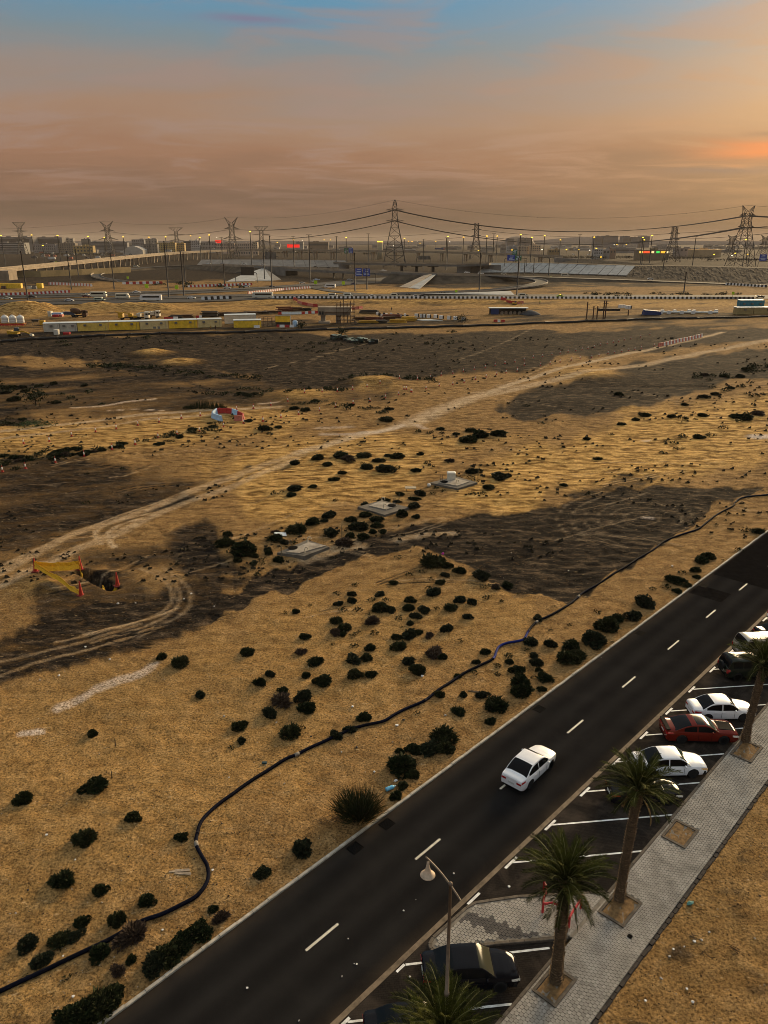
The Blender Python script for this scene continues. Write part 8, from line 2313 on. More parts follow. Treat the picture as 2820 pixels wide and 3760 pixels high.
for u0, u1, va, vb_, m, lb, ac in ((161, 221, 1221, 1219.5, M_CABW, "white site cabin at the left end of the row", 1), (222, 285, 1219.5, 1218, M_CABW, "second white site cabin in the row", 2), (286, 400, 1218, 1214.5, mat("cabin_pale_yellow", (.74, .50, .10), .6, .25, .8), "pale yellow site cabin with notices, next to the white ones", 2), (401, 514, 1214.5, 1211.5, M_YEL, "bright yellow site cabin in the middle of the row", 2), (515, 620, 1211.5, 1208, M_CREAM, "cream site cabin with notices between two yellow ones", 2), (621, 726, 1208, 1204.5, M_YEL, "bright yellow site cabin right of the cream one", 2), (727, 816, 1204.5, 1202, M_CREAM, "cream site cabin at the right end of the row", 2)):
 cabin(u0, u1, va, vb_, 3.0, m, lb, ac)
cabin(858, 960, 1205, 1203.5, 2.7, M_YEL, "separate yellow cabin right of the long row", 0); cabin(826, 942, 1190, 1187, 3.3, M_CABW, "white-roofed cabin behind the separate yellow one", 0)
for u, v, lb in ((330, 1211, "dark notice on the pale yellow cabin"), (568, 1203, "dark notice on the cream cabin")):
 p = D(u, v, G(u, 1214).y - .35); tag(MB().box((0, 0, 0), (1.1, .06, .8)).box((1.6, 0, 0), (1.0, .06, .9)).build("notice_board", M_CONCD, None, loc=p), lb, "notice")
cabin(2702, 2765, 1156, 1155.5, 3.0, mat("cabin_tan", (.34, .25, .10), .6, .2, .8), "tan site cabin at the right edge, left half", 1); cabin(2766, 2870, 1155.5, 1155, 3.0, mat("cabin_tan", (.34, .25, .10), .6, .2, .8), "tan site cabin running off the right edge", 1)
e = cabin(2712, 2802, 1150, 1149.5, 5.6, M_TURQ, "turquoise cabin behind the tan ones at the right edge", 3)
def box_thing(name, u0, u1, vt, vb_, m, label, cat, dp=2.0, extra=None, group=None, top=1.0):
 p = G((u0 + u1) / 2, vb_); y = p.y; w = D(u1, vb_, y).x - D(u0, vb_, y).x; h = zat(vt, y)
 e = tag(empty(name, (p.x, y, 0)), label, cat, group)
 MB().box((0, dp / 2, h / 2), (w, dp, h), 0, top).build("box_body", m, e)
 MB().box((0, dp / 2, h + .04), (w * 1.02 * top, dp * 1.02 * top, .08)).build("lid", extra or m, e)
 MB().box((0, dp / 2, .06), (w * 1.01, dp * .9, .12)).build("skid", M_DARK_SHADE, e)
 return e, w, h
# water tanks on their stand
p = G(45, 1198); e = tag(empty("tank_stand", (p.x, p.y, 0)), "orange steel stand carrying the white water tanks", "stand")
w = 9.6
MB().box((0, 1.2, 1.0), (w, 2.6, .3)).build("platform", M_ORANGE, e)
for fx in (-.45, -.15, .15, .45): MB().box((fx * w, .2, .45), (.25, .25, .9)).build("leg", M_ORANGE, e); MB().box((fx * w, 2.2, .45), (.25, .25, .9)).build("leg", M_ORANGE, e)
MB().box((0, -.1, .6), (w, .12, .5)).build("red_skirt", M_RED, e)
for k, lb in enumerate(("left edge", "middle", "right")):
 t = tag(empty("water_tank", (p.x + (k - 1) * 3.1, p.y + 1.2, 1.15)), "white ribbed water tank, %s of the three on the orange stand" % lb, "water tank", "white water tanks")
 MB().lathe([(1.2, 0), (1.42, .1), (1.42, .6), (1.36, .65), (1.42, .7), (1.42, 1.3), (1.36, 1.35), (1.42, 1.4), (1.42, 2.2), (1.1, 2.75), (.5, 2.95), (.4, 3.1)], 18).build("tank_shell", mat("tank_white", (.62, .60, .55), .5, .15, 1), t, True)
 MB().lathe([(.45, 3.0), (.45, 3.2), (.1, 3.25)], 12).build("tank_cap", M_CABW, t)
def excavator(u, v, label, mb, boom=(3.5, 3.4, 6.4, .8), flip=False, s=1.0):
 p = G(u, v); e = tag(empty("excavator", (p.x, p.y, 0), math.pi if flip else 0, s), label, "excavator")
 for sy in (-1.1, 1.1):
  prof = [(-1.9, .2), (-1.6, 0), (1.6, 0), (1.9, .2), (1.9, .6), (1.6, .85), (-1.6, .85), (-1.9, .6)]; b = MB(); n = 8
  vs = [(a, sy - .3, c) for a, c in prof] + [(a, sy + .3, c) for a, c in prof]
  b.add(vs, [tuple(range(n)), tuple(range(2 * n - 1, n - 1, -1))] + [(i, n + i, n + (i + 1) % n, (i + 1) % n) for i in range(n)]); b.build("track", M_TYRE, e)
 MB().box((-.3, 0, 1.4), (3.6, 2.5, .9)).box((-1.5, 0, 1.95), (1.2, 2.4, .4)).build("house", mb, e)
 cb = MB().box((.7, .7, 2.3), (1.5, 1.1, 1.5), 0, .9).build("cab", mat("cab_blue_black", (.02, .045, .075), .4), e); MB().box((1.42, .7, 2.35), (.06, .9, .9)).build("cab_window", M_GLASS, cb)
 a1 = (boom[0], -.2, boom[1]); a2 = (boom[2], -.2, boom[3])
 MB().bar((1.2, -.2, 1.7), a1, .34, 4, .28).build("boom", mb, e); MB().bar(a1, a2, .26, 4, .2).build("stick", mb, e)
 b = MB(); x, z_ = a2[0], a2[2]; b.add([(x - .1, -.8, z_), (x + .9, -.8, z_ - .1), (x + 1.1, -.8, z_ - .8), (x + .2, -.8, z_ - .7), (x - .1, .5, z_), (x + .9, .5, z_ - .1), (x + 1.1, .5, z_ - .8), (x + .2, .5, z_ - .7)], [(0, 1, 2, 3), (7, 6, 5, 4), (0, 4, 5, 1), (1, 5, 6, 2), (2, 6, 7, 3), (3, 7, 4, 0)]); b.build("bucket", M_CABW, e)
 return e
excavator(55, 1236, "excavator with dark cab, yellow body and white bucket at the left edge", M_MACH, (3.2, 1.9, 5.6, 1.0))
excavator(1890, 1119, "tiny yellow excavator by the red barriers under the loop", M_MACH, s=.6)
e, w, h = box_thing("barrel", 198, 214, 1211, 1230, mat("barrel_white", (.60, .55, .45), .5), "white upright barrel before the white cabins", "barrel", 1.6, group="barrels by the cabins"); box_thing("red_container", 232, 255, 1221, 1229, M_RED, "low red container before the white cabins", "container", 1.4)
for (u0, u1), lb in (((1076, 1092), "pale blue round water tank right of the yellow box cabin"),):
 p = G(1084, 1199); t = tag(empty("round_tank", (p.x, p.y, 0)), lb, "water tank"); MB().lathe([(.95, 0), (1.0, .1), (1.0, 2.0), (.7, 2.3), (.1, 2.4)], 16).build("tank_shell", mat("tank_blue", (.32, .46, .60), .5), t, True); MB().lathe([(.3, 2.3), (.3, 2.5), (.05, 2.5)], 10).build("tank_cap", M_CABW, t)
# the yellow box cabin on a dark base, red and white barriers in front
e, w, h = box_thing("box_cabin", 1012, 1066, 1161, 1196, M_DARK_SHADE, "yellow box cabin on a dark base", "cabin", 3.0); MB().box((0, -.05, h * .68), (w * .98, .2, h * .60)).build("yellow_cladding", M_YEL, e)
for u0, u1, m, lb in ((1016, 1026, M_BRED, "red barrier at the left foot of the yellow box cabin"), (1027, 1045, M_BWH, "white barrier before the yellow box cabin, left one"), (1046, 1063, M_BRED, "red barrier between the two white ones at the box cabin"), (1064, 1080, M_BWH, "white barrier before the yellow box cabin, right one"), (932, 954, M_BWH, "white barrier before the separate yellow cabin"), (602, 636, M_BRED, "red barrier before the scrap heap, left one"), (637, 654, M_BWH, "white barrier before the scrap heap"), (720, 731, M_BRED, "short red barrier among the rebar cages"), (732, 741, M_BWH, "short white barrier among the rebar cages"), (1812, 1826, M_BRED, "red barrier before the lean-to shelter"), (1827, 1836, M_BWH, "white barrier before the lean-to shelter, left one"), (1840, 1853, M_BRED, "second red barrier before the lean-to shelter")):
 v = 1202 if u0 > 1000 and u0 < 1100 else 1205 if 900 < u0 < 1000 else 1172 if u0 < 660 else 1167 if u0 < 800 else 1183
 barrier(G(u0, v), G(u1, v), m, 1.0, lb, "loose site barriers")
def site_truck(u, v, label, cabm, loadm, ln=7.5, kind='tipper', flip=False, rz=0.0):
 p = G(u, v); e = tag(empty("site_truck", (p.x, p.y, 0), rz + (math.pi if flip else 0)), label, "truck", "trucks on the building site"); x = ln / 2
 MB().box((0, 0, .85), (ln * .96, 1.2, .4)).build("chassis", M_TRIM, e)
 c = MB().box((x - 1.0, 0, 1.95), (2.0, 2.4, 2.3), 0, .94).build("cab", cabm, e); MB().box((x - .02, 0, 2.35), (.12, 2.1, .9)).build("windscreen", M_GLASS, c); MB().box((x - .8, -1.2, 2.3), (.9, .06, .7)).build("side_window", M_GLASS, c)
 if kind == 'tipper':
  b = MB(); b.add([(-x, -1.25, 1.3), (x - 2.3, -1.25, 1.3), (x - 2.2, -1.35, 2.9), (-x - .2, -1.35, 2.7), (-x, 1.25, 1.3), (x - 2.3, 1.25, 1.3), (x - 2.2, 1.35, 2.9), (-x - .2, 1.35, 2.7)], [(0, 1, 2, 3), (7, 6, 5, 4), (0, 4, 5, 1), (1, 5, 6, 2), (2, 6, 7, 3), (3, 7, 4, 0)]); b.build("tipper_body", loadm, e)
 elif kind == 'mixer':
  b = MB().lathe([(.3, -2.6), (.9, -2.2), (1.25, -.8), (1.3, .2), (.9, 1.6), (.5, 2.0)], 14, axis='X'); o = b.build("mixer_drum", loadm, e, True); o.location = (-1.0, 0, 2.6); o.rotation_euler = (0, .22, 0)
  MB().box((-x + .3, 0, 2.9), (.7, 1.0, 1.4)).build("hopper", loadm, e)
 else:
  MB().box((-1.2, 0, 1.9), (1.6, 2.2, 1.4)).build("crane_house", loadm, e); MB().bar((-1.2, 0, 2.7), (x + 1.2, 0, 3.3), .34, 4, .25).build("crane_jib", loadm, e); MB().box((-x + .8, 0, 1.4), (1.4, 2.3, .7)).build("deck", loadm, e)
 for fx in (-.36, -.18, .32):
  for s_ in (-1, 1): link("wheel", JB[('w', .52)], e, (fx * ln, s_ * 1.05, .52))
 return e
site_truck(292, 1165, "dark brown concrete mixer truck left of the crane truck", M_RUST, M_RUST, 7, 'mixer'); site_truck(472, 1174, "yellow and black crane truck behind the cabins", M_MACH, M_MACH, 8, 'crane', True)
site_truck(522, 1173, "white truck between the crane truck and the tipper", M_CABW, M_CABW, 6.5, 'crane'); site_truck(562, 1167, "white tipper truck with dark windscreen", M_CABW, M_CABW, 6.5, 'tipper')
for u0, u1, vt, vb_, m, lb in ((176, 188, 1144, 1162, M_CABW, "white container end at the left storage row"), (190, 226, 1150, 1163, mat("banner_blue", (.25, .40, .60), .6), "pale blue banner-clad container in the left storage row"), (228, 274, 1146, 1156, mat("container_navy", (.02, .035, .07), .6), "dark blue container behind the mixer truck"), (192, 214, 1157, 1165, M_BRED, "red box before the banner container"), (215, 228, 1156, 1164, M_BPINK, "pink box before the banner container")):
 box_thing("container", u0, u1, vt, vb_, m, lb, "container", 2.4, group="containers in the left storage row")
e, w, h = box_thing("generator", 146, 163, 1177, 1194, M_MACH, "yellow generator left of the cabins", "generator", 1.6)
p = G(130, 1194); e = tag(empty("shade_frame", (p.x, p.y, 0)), "small dark shade frame left of the cabins", "shelter")
for sx in (-1.2, 1.2):
 for sy in (0, 1.6): MB().box((sx, sy, 1.0), (.1, .1, 2.0)).build("leg", M_DARK, e)
MB().box((0, .8, 2.05), (2.8, 2.0, .12)).box((0, -.05, 1.7), (2.6, .06, .6)).build("shade_top", M_DARK, e)
# concrete pier head with scaffolding
p = G(1205, 1188); e = tag(empty("pier_head", (p.x, p.y, 0)), "half-built concrete hammerhead pier with hollow box ends", "pier")
y = p.y; kx = lambda u: D(u, 1180, y).x - p.x; kz = lambda v: zat(v, y)
MB().box(((kx(1168) + kx(1290)) / 2, 2.5, (kz(1146) + kz(1128)) / 2), (kx(1290) - kx(1168), 5.6, kz(1128) - kz(1146))).build("deck_slab", M_CONC, e)
MB().box(((kx(1192) + kx(1285)) / 2, 2.5, (kz(1156) + kz(1144)) / 2), (kx(1285) - kx(1192), 4.2, kz(1142) - kz(1158))).build("cross_head", M_CONC, e)
MB().box((kx(1180), 2.2, (kz(1142) + kz(1156)) / 2), (kx(1192) - kx(1169), 4.8, kz(1140) - kz(1158))).build("box_end", M_CONC, e)
for u in (1175.5, 1185.5): MB().box((kx(u), -.25, kz(1149)), (kx(8 + u) - kx(u + .5), .2, kz(1143) - kz(1155))).build("hollow_shade", M_DARK_SHADE, e)  # dark plates painted in for the shade inside the hollow ends
for u in (1186, 1242): MB().box((kx(u), 2.5, kz(1158) / 2), (2.0, 2.6, kz(1158))).build("column", M_CONC, e)
MB().box((kx(1190), 1.8, .4), (4.6, 4.2, .9)).build("footing", M_CONC, e)
b = MB()
for k in range(12): b.bar((kx(1168) + k * .3, -.2, kz(1128)), (kx(1168) + k * .3, -.2, kz(1122)), .04)
b.bar((kx(1168), -.2, kz(1122)), (kx(1196), -.2, kz(1122)), .05); b.build("edge_rail", M_CONCD, e)
sc = tag(empty("scaffold", (D(1268, 1180, y).x, y, 0)), "dark scaffold tower at the right of the concrete pier", "scaffold")
for i in range(6):
 for j in range(3):
  MB().bar((-3.4 + i * 1.4, j * 2.2 - 1, 0), (-3.4 + i * 1.4, j * 2.2 - 1, 8.0 + (i % 3) * .8), .09).build("standard", M_RUST, sc)
for lv in range(5):
 for j in range(3): MB().bar((-3.9, j * 2.2 - 1, 1.3 + lv * 1.6), (4.1, j * 2.2 - 1, 1.3 + lv * 1.6), .07).build("ledger", M_RUST, sc)
 MB().bar((-3.4 + lv * 1.4, -1, lv * 1.5), (-2.0 + lv * 1.4, -1, 1.6 + lv * 1.5), .07).build("brace", M_RUST, sc)
 MB().box((.2, 1.2, 1.35 + lv * 1.6), (7.6, 2.0, .1)).build("deck_board", M_RUST, sc)
p2 = G(975, 1198); sc = tag(empty("scaffold", (p2.x, p2.y, 0)), "low scaffold frame between the two yellow cabins", "scaffold")
for i in range(4):
 for j in range(2): MB().bar((-2.6 + i * 1.7, j * 1.8, 0), (-2.6 + i * 1.7, j * 1.8, 3.4), .08).build("standard", M_RUST, sc)
for lv in range(3): MB().bar((-2.9, 0, .9 + lv * 1.0), (2.9, 0, .9 + lv), .07).build("ledger", M_RUST, sc)
# barrier arc behind the pier
arc = [(1078, 1102), (1080, 1108), (1092, 1114), (1110, 1119), (1130, 1123), (1150, 1126), (1166, 1128)]
for i in range(len(arc) - 1):
 barrier(G(*arc[i]), G(*arc[i + 1]), [M_BRED, M_BRED, M_BPINK, M_BRED, M_BPINK, M_BRED][i], 1.5, "red barrier of the curved row behind the concrete pier, %s" % ["first at the highway", "second", "third", "fourth", "fifth", "last at the pier"][i], "curved red barrier row")
for k in range(4): barrier(G(1096 + k * 14, 1097), G(1108 + k * 14, 1097), M_BRED, 1.6, "dark red barrier at the highway edge above the curved row, %s from left" % ordw(k + 1), "red barriers at the highway edge")
for i, (a, c) in enumerate((((1279, 1137), (1300, 1136)), ((1301, 1136), (1316, 1135)), ((1317, 1135), (1331, 1133)))): barrier(G(*a), G(*c), (M_BRED, M_BPINK, M_BRED)[i], 1.4, "red barrier right of the scaffold tower, %s" % ("left", "middle", "right")[i], "red barriers right of the scaffold")
for i, (u0, u1) in enumerate(((1838, 1858), (1859, 1875), (1876, 1898), (1899, 1922))): barrier(G(u0, 1112 + i * 2), G(u1, 1114 + i * 2 - (4 if i == 3 else 0)), M_BRED if i != 3 else M_BPINK, 1.5, "red barrier around the small excavator, %s" % ("first", "second", "third", "last")[i], "red barriers around the small excavator")
# red and white banner strip
a = G(1022, 1156); c = G(1168, 1152); n = 12
for i in range(n):
 p_, q_2 = a.lerp(c, i / n), a.lerp(c, (i + .95) / n)
 barrier(p_, q_2, M_BRED if i in (0, 7, 9, 11) else mat("banner_white", (.58, .64, .64), .6), 1.2, "%s panel, %s from left, of the site banner left of the pier" % ("red" if i in (0, 7, 9, 11) else "white", ordw(i + 1)), "banner panels left of the pier", "banner_panel")
# heaps of steel, timber and formwork: each bundle is a thing
rh = random.Random(8)
def bundle(u, v, w, h, m, label, group, nb=7, rzv=None):
 p = G(u, v); e = tag(empty("steel_bundle", (p.x, p.y, 0), rh.uniform(-.25, .25) if rzv is None else rzv), label, "bundle", group)
 for k in range(nb):
  MB().box((rh.uniform(-.06, .06) * w, rh.uniform(-1.0, 1.0), h * (k + .5) / nb), (w * rh.uniform(.75, 1), rh.uniform(.4, 1.4), h / nb * .85), rh.uniform(-.06, .06)).build("bar", m, e)
for k, (u, v, w, h) in enumerate([(650, 1170, 7, 1.6), (690, 1172, 5, 2.0), (770, 1163, 9, 2.4), (815, 1160, 10, 1.6), (860, 1158, 12, 1.4), (905, 1156, 10, 1.2), (940, 1154, 14, 1.3), (1000, 1150, 10, 1.2)]): bundle(u, v, w, h, (M_DARK, M_RUST)[k % 2], "dark heap of rebar and formwork behind the cabins, %s" % ["leftmost", "second", "third", "fourth", "fifth", "sixth", "seventh", "nearest the pier"][k], "rebar heaps behind the cabins")
for k, (u, v, w, h) in enumerate([(1045, 1143, 9, 2.2), (1085, 1142, 9, 1.8), (1120, 1141, 7, 1.4)]): bundle(u, v, w, h, (M_RUSTR, M_RUST, M_DARK)[k], "brown timber stack above the long banner, %s" % ("left", "middle", "right")[k], "timber stacks above the banner")
for k, (u, v, w, h) in enumerate([(1355, 1152, 10, 1.8), (1330, 1176, 9, 1.5), (1375, 1178, 8, 1.6), (1420, 1176, 8, 1.7), (1350, 1187, 9, 1.2), (1395, 1186, 7, 1.2), (1460, 1186, 8, 1.5), (1500, 1180, 7, 2.0), (1440, 1166, 9, 1.4)]): bundle(u, v, w, h, (M_DARK, M_RUST, M_RUSTR, M_RUST, M_MACH, M_DARK, M_MACH, M_MACH, M_RUSTR)[k], "%s pile of site materials right of the pier, %s" % (("black", "brown", "reddish", "brown", "yellow", "black", "yellow", "yellow", "reddish")[k], ("farthest", "left front", "middle", "right of middle", "near left", "near middle", "near right", "right end", "upper right")[k]), "material piles right of the pier")
for k in range(14):
 u = 1385 + k * 8.5; p = G(u, 1155 + (k % 3) * 3 + k * .5)
 o = MB().box((0, 0, .5), (1.1, 1.0, 1.0)).box((0, 0, 1.04), (.9, .8, .1)).build("concrete_block", M_BWH if k % 2 == 0 else M_BLK, None, loc=(p.x, p.y, 0)); tag(o, "%s concrete block, %s from left, behind the material piles" % ("white" if k % 2 == 0 else "black", ordw(k + 1)), "block", "%s blocks behind the material piles" % ("white" if k % 2 == 0 else "black"))
wl_ = ["first", "second", "third", "fourth", "fifth", "sixth", "seventh", "eighth", "ninth", "tenth", "eleventh"]
for k, (u, v) in enumerate([(1528, 1165), (1547, 1166), (1555, 1166), (1573, 1167), (1598, 1168), (1619, 1171), (1647, 1173), (1671, 1175), (1700, 1178)]):
 p = G(u, v); o = MB(); o.box((0, 0, .75), (1.4, 1.2, 1.5)); o.cur = 1; o.box((.95, .1, .7), (.5, 1.1, 1.4)); tag(o.build("concrete_block", [M_BWH, M_BLK], None, loc=(p.x, p.y, 0)), "white cube block, %s from the left of the spaced row" % wl_[k], "block", "spaced row of white blocks")
for k, (u, v) in enumerate([(2275, 1131), (2282, 1131), (2291, 1131), (2301, 1134), (2310, 1134)]):
 p = G(u, v); o = MB(); o.box((0, 0, .8), (1.1, 1.2, 1.6)); o.cur = 1; o.box((.85, .1, .7), (.6, 1.1, 1.4)); tag(o.build("concrete_block", [M_BWH, M_BLK], None, loc=(p.x, p.y, 0)), "white block right of the dark posts, %s from left" % wl_[k], "block", "blocks right of the dark posts")
p = G(1560, 1177); o = MB().prism([(-6.5, 1.5), (-1.0, -2.2), (7.5, -2.0), (2.5, 2.4)], .15, .3).prism([(-4, .8), (0, -1.2), (5.0, -1.2), (1.5, 1.4)], .29, .40).build("white_sheet", M_ROOFW, None, loc=(p.x, p.y, 0)); tag(o, "flat white sheet lying right of the material piles", "sheet")
p = G(1696, 1186); t = tag(empty("site_tree", (p.x, p.y, 0)), "lone dark tree on the site beside the white blocks", "tree")
def small_tree(t, h, seed):
 r = random.Random(seed); MB().tube([(0, 0, -.2), (.1, 0, h * .3), (0, .1, h * .6)], [.22, .16, .06], 7).build("trunk", M_TWIG, t); b = MB()
 for k in range(420):
  d = Vector((r.gauss(0, .36), r.gauss(0, .36), r.gauss(0, .24))) * h; c = Vector((0, 0, h * .58)) + d
  if c.z < .1: continue
  b.add([c + Vector((r.uniform(-.3, .3), r.uniform(-.3, .3), r.uniform(-.3, .3))) for _ in range(3)], [(0, 1, 2)])
 b.build("crown", M_SHRUB[0], t)
small_tree(t, 3.2, 5)
for u, v, h, lb in ((1105, 1206, 2.2, "round dark tree right of the blue tank"), (1255, 1228, 2.4, "dark bush tree at the crate heap"), (130, 1480, 3.4, "dark spreading tree at the left edge of the plain")):
 p = G(u, v); t = tag(empty("small_tree", (p.x, p.y, ground_z(p.x, p.y))), lb, "tree"); small_tree(t, h, u)
# lean-to shelter
p = G(1868, 1156); e = tag(empty("lean_to", (p.x, p.y, 0)), "open lean-to shelter with blue sheeting", "shelter")
MB().prism([(-9, -.5), (9, -.5), (9, 4), (-9, 4)], 2.9, 3.1).build("roof", M_ROOFW, e)
for k in range(5): MB().box((-8.2 + 4.1 * k, 0, 1.45), (.18, .18, 2.9)).build("post", M_DARK, e); MB().box((-8.2 + 4.1 * k, 3.6, 1.45), (.18, .18, 2.9)).build("post", M_DARK, e)
MB().box((-6.5, -.2, 1.4), (3.6, .3, 2.4)).build("blue_sheet", mat("tarp_blue", (.012, .03, .11), .6), e); MB().box((0, 3.7, 1.4), (17, .2, 2.6)).build("back_wall", M_DARK_SHADE, e)
for k in range(6): tag(MB().box((0, 0, .6), (1.3, 1.1, 1.2)).box((.1, 0, 1.3), (.9, .8, .25)).build("stored_sack", M_CONC, None, loc=(p.x - 3 + k * 2.0, p.y + 1.2 + (k % 2) * .8, 0)), "pale sack under the lean-to shelter, %s from left" % ordw(k + 1), "sack", "sacks under the lean-to")
p = G(1945, 1155); o = link("gravel_heap", MB().lathe([(5.2, -.2), (4.6, .5), (3.0, 1.3), (1.2, 1.9), (.1, 2.0)], 20).mesh("gravel_heap", mat("gravel_grey", (.055, .055, .058), 1.0, .4, 1), True), None, (p.x, p.y, 0)); tag(o, "grey gravel heap right of the lean-to shelter", "heap")
# steel posts and girder
for u, vt, vb_, lb in ((2153, 1109, 1173, "dark steel post, leftmost of the group"), (2177, 1124, 1172, "short dark post, second from left"), (2191, 1124, 1172, "short dark post at the girder's left end"), (2214, 1103, 1172, "tall dark post, left of the close pair"), (2221, 1103, 1172, "tall dark post, right of the close pair")):
 p = G(u, vb_); y = p.y; h = zat(vt, y); e = tag(empty("steel_post", (p.x, y, 0)), lb, "post", "dark steel posts"); MB().box((0, 0, h / 2), (.42, .42, h)).build("shaft", M_RUST, e); MB().box((0, 0, .1), (1.0, 1.0, .2)).build("base_plate", M_DARK, e); MB().box((.3, 0, h * .84), (1.4, .2, .2)).build("bracket", M_DARK, e)
p = G(2233, 1160); y = p.y; e = tag(empty("girder", (p.x, y, 0)), "dark horizontal girder resting across the steel posts", "girder"); zg = zat(1138, y)
MB().box((0, 0, zg), (D(2274, 1140, y).x - D(2190, 1140, y).x, .5, .9)).build("web", M_DARK, e); MB().box((0, 0, zg + .5), (D(2274, 1140, y).x - D(2190, 1140, y).x, 1.0, .12)).build("flange", M_DARK, e); MB().box((9, 0, zg / 2), (.4, .4, zg)).build("prop", M_RUST, e)
p = G(2392, 1156); o = link("tarp_load", MB().prism([(-4.2, -1.4), (4.0, -1.6), (4.6, 1.6), (-4.0, 1.8)], 0, [2.2, 1.6, 1.7, 2.4], .4).mesh("tarp_load", mat("tarp_blue", (.012, .03, .11), .6, .3, 1), False), None, (p.x, p.y, 0)); tag(o, "load covered by a dark blue tarpaulin", "tarpaulin")
a = G(2415, 1150); c = G(2636, 1151); wp = tag(MB().tube([a + Vector((0, 0, .5)), c + Vector((0, 0, .5))], .42, 10).build("white_pipe", M_ROOFW), "long white pipe lying right of the blue tarpaulin", "pipe")
for k, u in enumerate((2424, 2435, 2453, 2480, 2501, 2534, 2542, 2551, 2605, 2633)):
 p = G(u, 1152 - (k % 2) * 3); o = MB().box((0, 0, .65), (1.5, 1.2, 1.3)).box((0, 0, 1.34), (1.2, .9, .1)).build("concrete_block", M_BWH, None, loc=(p.x, p.y - .9 + (k % 2) * 2.2, 0)); tag(o, "white block chocking the long white pipe, %s from its left end" % (wl_[k]), "block", "blocks along the white pipe")
# crate heap on the plain
heap = [(rh.uniform(0, 1), rh.uniform(-.5, .5)) for _ in range(64)]
a = G(1222, 1245); c = G(1385, 1262)
M_CRT = [mat("crate_green", (.030, .050, .036), .7), mat("crate_dark", (.012, .014, .013), .7), mat("crate_pale_top", (.20, .27, .22), .6)]
for k, (t, o_) in enumerate(sorted(heap)):
 p = a.lerp(c, t); lv = rh.choice((0, 0, 0, .75)); b = MB(); b.box((0, 0, .35), (rh.uniform(1.2, 1.9), 1.1, .66)); b.cur = 1; b.box((0, 0, .70), (1.15, .9, .06))
 o = b.build("crate", [M_CRT[k % 2], M_CRT[2] if k % 3 else M_CRT[1]], None, loc=(p.x, p.y + o_ * 9 * (1 - abs(t - .5)), ground_z(p.x, p.y) + lv)); o.rotation_euler = (rh.uniform(-.1, .1), rh.uniform(-.1, .1), rh.uniform(-.6, .6))
 tag(o, "dark crate, %s from left, in the tumbled heap on the plain" % ordw(k + 1), "crate", "crates of the heap, %s" % ("left" if t < .33 else "middle" if t < .66 else "right"))
# black pipeline across the plain
pl = [(-80, 1254), (0, 1250), (130, 1242), (300, 1234), (480, 1226), (700, 1222), (900, 1218), (1200, 1208), (1420, 1202), (1700, 1195), (2000, 1184), (2300, 1173), (2560, 1166), (2900, 1158)]
P = smooth_line([G(u, v, .55) for u, v in pl], 8); r = random.Random(2)
for p in P: p.z = ground_z(p.x, p.y) + .42 + r.uniform(-.08, .08)
bp_e = tag(empty("black_pipeline"), "long black pipeline lying across the plain in front of the cabins", "pipeline")
for i in range(0, len(P) - 1, 8): MB().tube(P[i:i + 9], .44, 8).build("pipe_length", mat("pipe_black", (.010, .0095, .009), .7, .3, .5), bp_e, True)
for i in range(4, len(P), 8): MB().box((P[i].x, P[i].y, P[i].z - .05), (.5, 1.3, 1.0)).build("pipe_clamp", M_DARK, bp_e)
# far left yard: yellow cabins, machines
for u0, u1, lb in ((-20, 22, "yellow cabin at the left edge behind the highway"), (24, 78, "yellow cabin with windows behind the highway, second from left"), (135, 155, "small yellow cabin among vehicles behind the highway")):
 box_thing("yard_cabin", u0, u1, 1041, 1059, M_YEL, lb, "cabin", 3.0, M_YEL, "yellow cabins behind the highway")
for u, lb, m in ((12, "rusty excavator arm before the left yellow cabins", M_RUST), (108, "white pickup between the yellow cabins", M_CABW), (125, "grey van between the yellow cabins", M_CONCD)):
 box_thing("yard_machine", u - 8, u + 8, 1050, 1061, m, lb, "machine", 2.0, M_DARK_SHADE, "machines behind the highway", .8)
# dust-coloured works, vehicles and stores on the far hillside
rw2 = random.Random(31)
for k, u in enumerate(sorted(rw2.uniform(120, 470) for _ in range(34))):
 v = rw2.uniform(923, 952) ; c_ = [(.40, .36, .30), (.05, .05, .05), (.30, .10, .06), (.22, .20, .17), (.46, .44, .40)][k % 5]; p = G(u, v); w = rw2.uniform(5, 14)
 o = MB().box((0, 0, 1.6), (w, 4, 3.2)).box((w * .1, 0, 3.5), (w * .6, 3, .8)).build("yard_store", bmat("store_%d" % (k % 5), c_), None, loc=(p.x, p.y, 0)); tag(o, "%s store, %s in the crowded yard beyond the flyover, left to right" % (("cream", "black", "red", "grey", "white")[k % 5], ordw(k + 1)), "store", "%s stores beyond the flyover" % ("cream", "black", "red", "grey", "white")[k % 5])
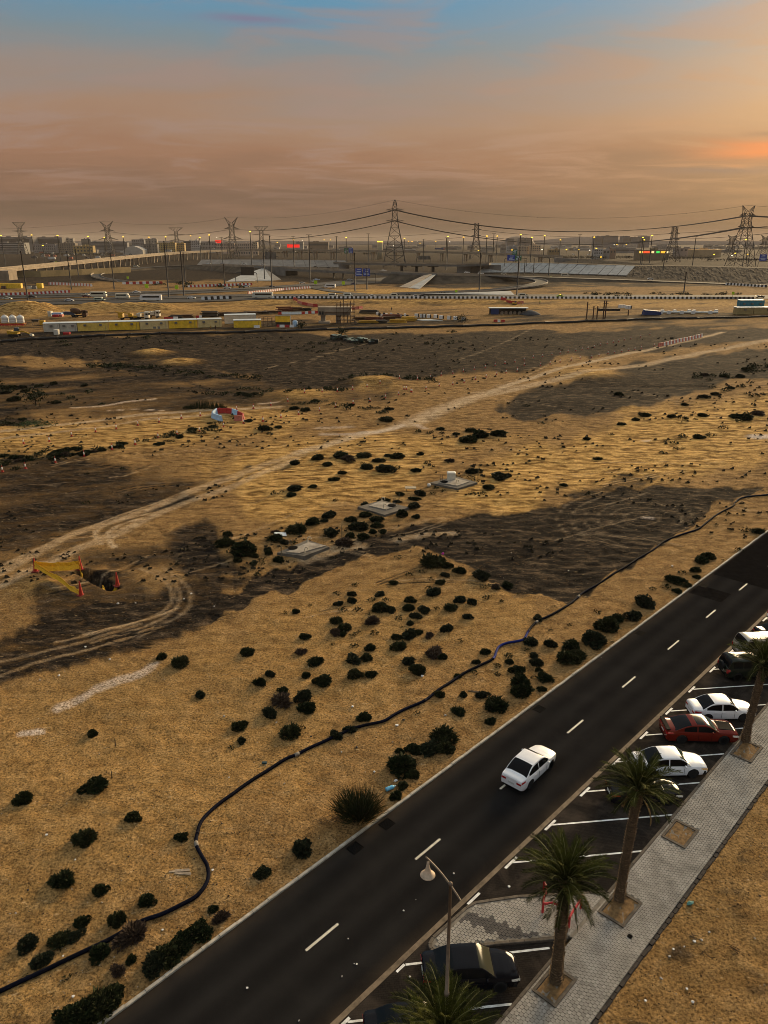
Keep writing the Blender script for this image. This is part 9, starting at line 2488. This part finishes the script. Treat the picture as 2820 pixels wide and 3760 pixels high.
# ------------------------------------------------------------------ people
def person(u, v, label, top, z=0.0, lean=0.0):
 p = G(u, v, z)
 pts = [(0, 0, .95), (0, 0, 1.2), (0, 0, 1.42), (0, 0, 1.52), (0, -.02, 1.66), (.12, 0, .5), (.12, .02, .08), (.12, -.14, .04), (-.14, .03, .5), (-.16, .06, .08), (-.16, -.1, .04), (.2, 0, 1.40), (.27, -.04, 1.12), (.25, -.16, .92), (-.2, 0, 1.40), (-.27, .03, 1.12), (-.25, -.08, .9)]
 ed = [(0, 1), (1, 2), (2, 3), (3, 4), (0, 5), (5, 6), (6, 7), (0, 8), (8, 9), (9, 10), (2, 11), (11, 12), (12, 13), (2, 14), (14, 15), (15, 16)]
 rad = [.15, .15, .13, .06, .11, .075, .05, .045, .075, .05, .045, .065, .05, .04, .065, .05, .04]
 me_ = bpy.data.meshes.new("person"); me_.from_pydata(pts, ed, []); me_.update()
 o = link("person", me_, None, (p.x, p.y, z + (ground_z(p.x, p.y) if z == 0 else 0)))
 md = o.modifiers.new("skin", 'SKIN'); o.modifiers.new("sub", 'SUBSURF').levels = 1
 for i, s_ in enumerate(me_.skin_vertices[0].data): s_.radius = (rad[i], rad[i]); s_.use_root = (i == 0)
 me_.materials.append(mat("workwear_dark", (.03, .03, .04), .9)); tag(o, label, "person")
 MB().lathe([(.17, 0), (.20, .1), (.20, .35), (.15, .5), (.08, .52)], 12, (0, 0, .95)).build("vest", top, o, True)
 MB().lathe([(.135, 0), (.13, .07), (.08, .13), (.01, .15)], 12, (0, -.02, 1.70)).build("helmet", top, o, True)
M_HIVIS = mat("hi_vis", (.50, .62, .02), .7)
person(1982, 1117, "worker in a lime vest standing below the highway by the loop", M_HIVIS); person(775, 1212, "worker in a yellowish vest before the cream end cabin, left one", M_MACH); person(792, 1211, "worker in dark clothes before the cream end cabin, right one", M_RUST)
person(1438, 1140, "worker in dark clothes standing on the sand right of the pier", M_DARK); person(1304, 1193, "worker right of the scaffold's foot", M_DARK)
# ------------------------------------------------------------------ dust haze in the air
hm = bpy.data.materials.new("dust_haze"); hm.use_nodes = True
hn = hm.node_tree.nodes; hn.remove(hn['Principled BSDF'])
pvn = hn.new('ShaderNodeVolumePrincipled'); pvn.inputs['Color'].default_value = (.82, .70, .58, 1); pvn.inputs['Density'].default_value = .000038; pvn.inputs['Anisotropy'].default_value = .0
hm.node_tree.links.new(pvn.outputs[0], hn['Material Output'].inputs['Volume'])
hz_o = MB().box((0, 7700, 59), (36000, 15800, 124)).build("haze", hm)
tag(hz_o, "pale dust haze lying over the whole plain", "haze", None, 'stuff')
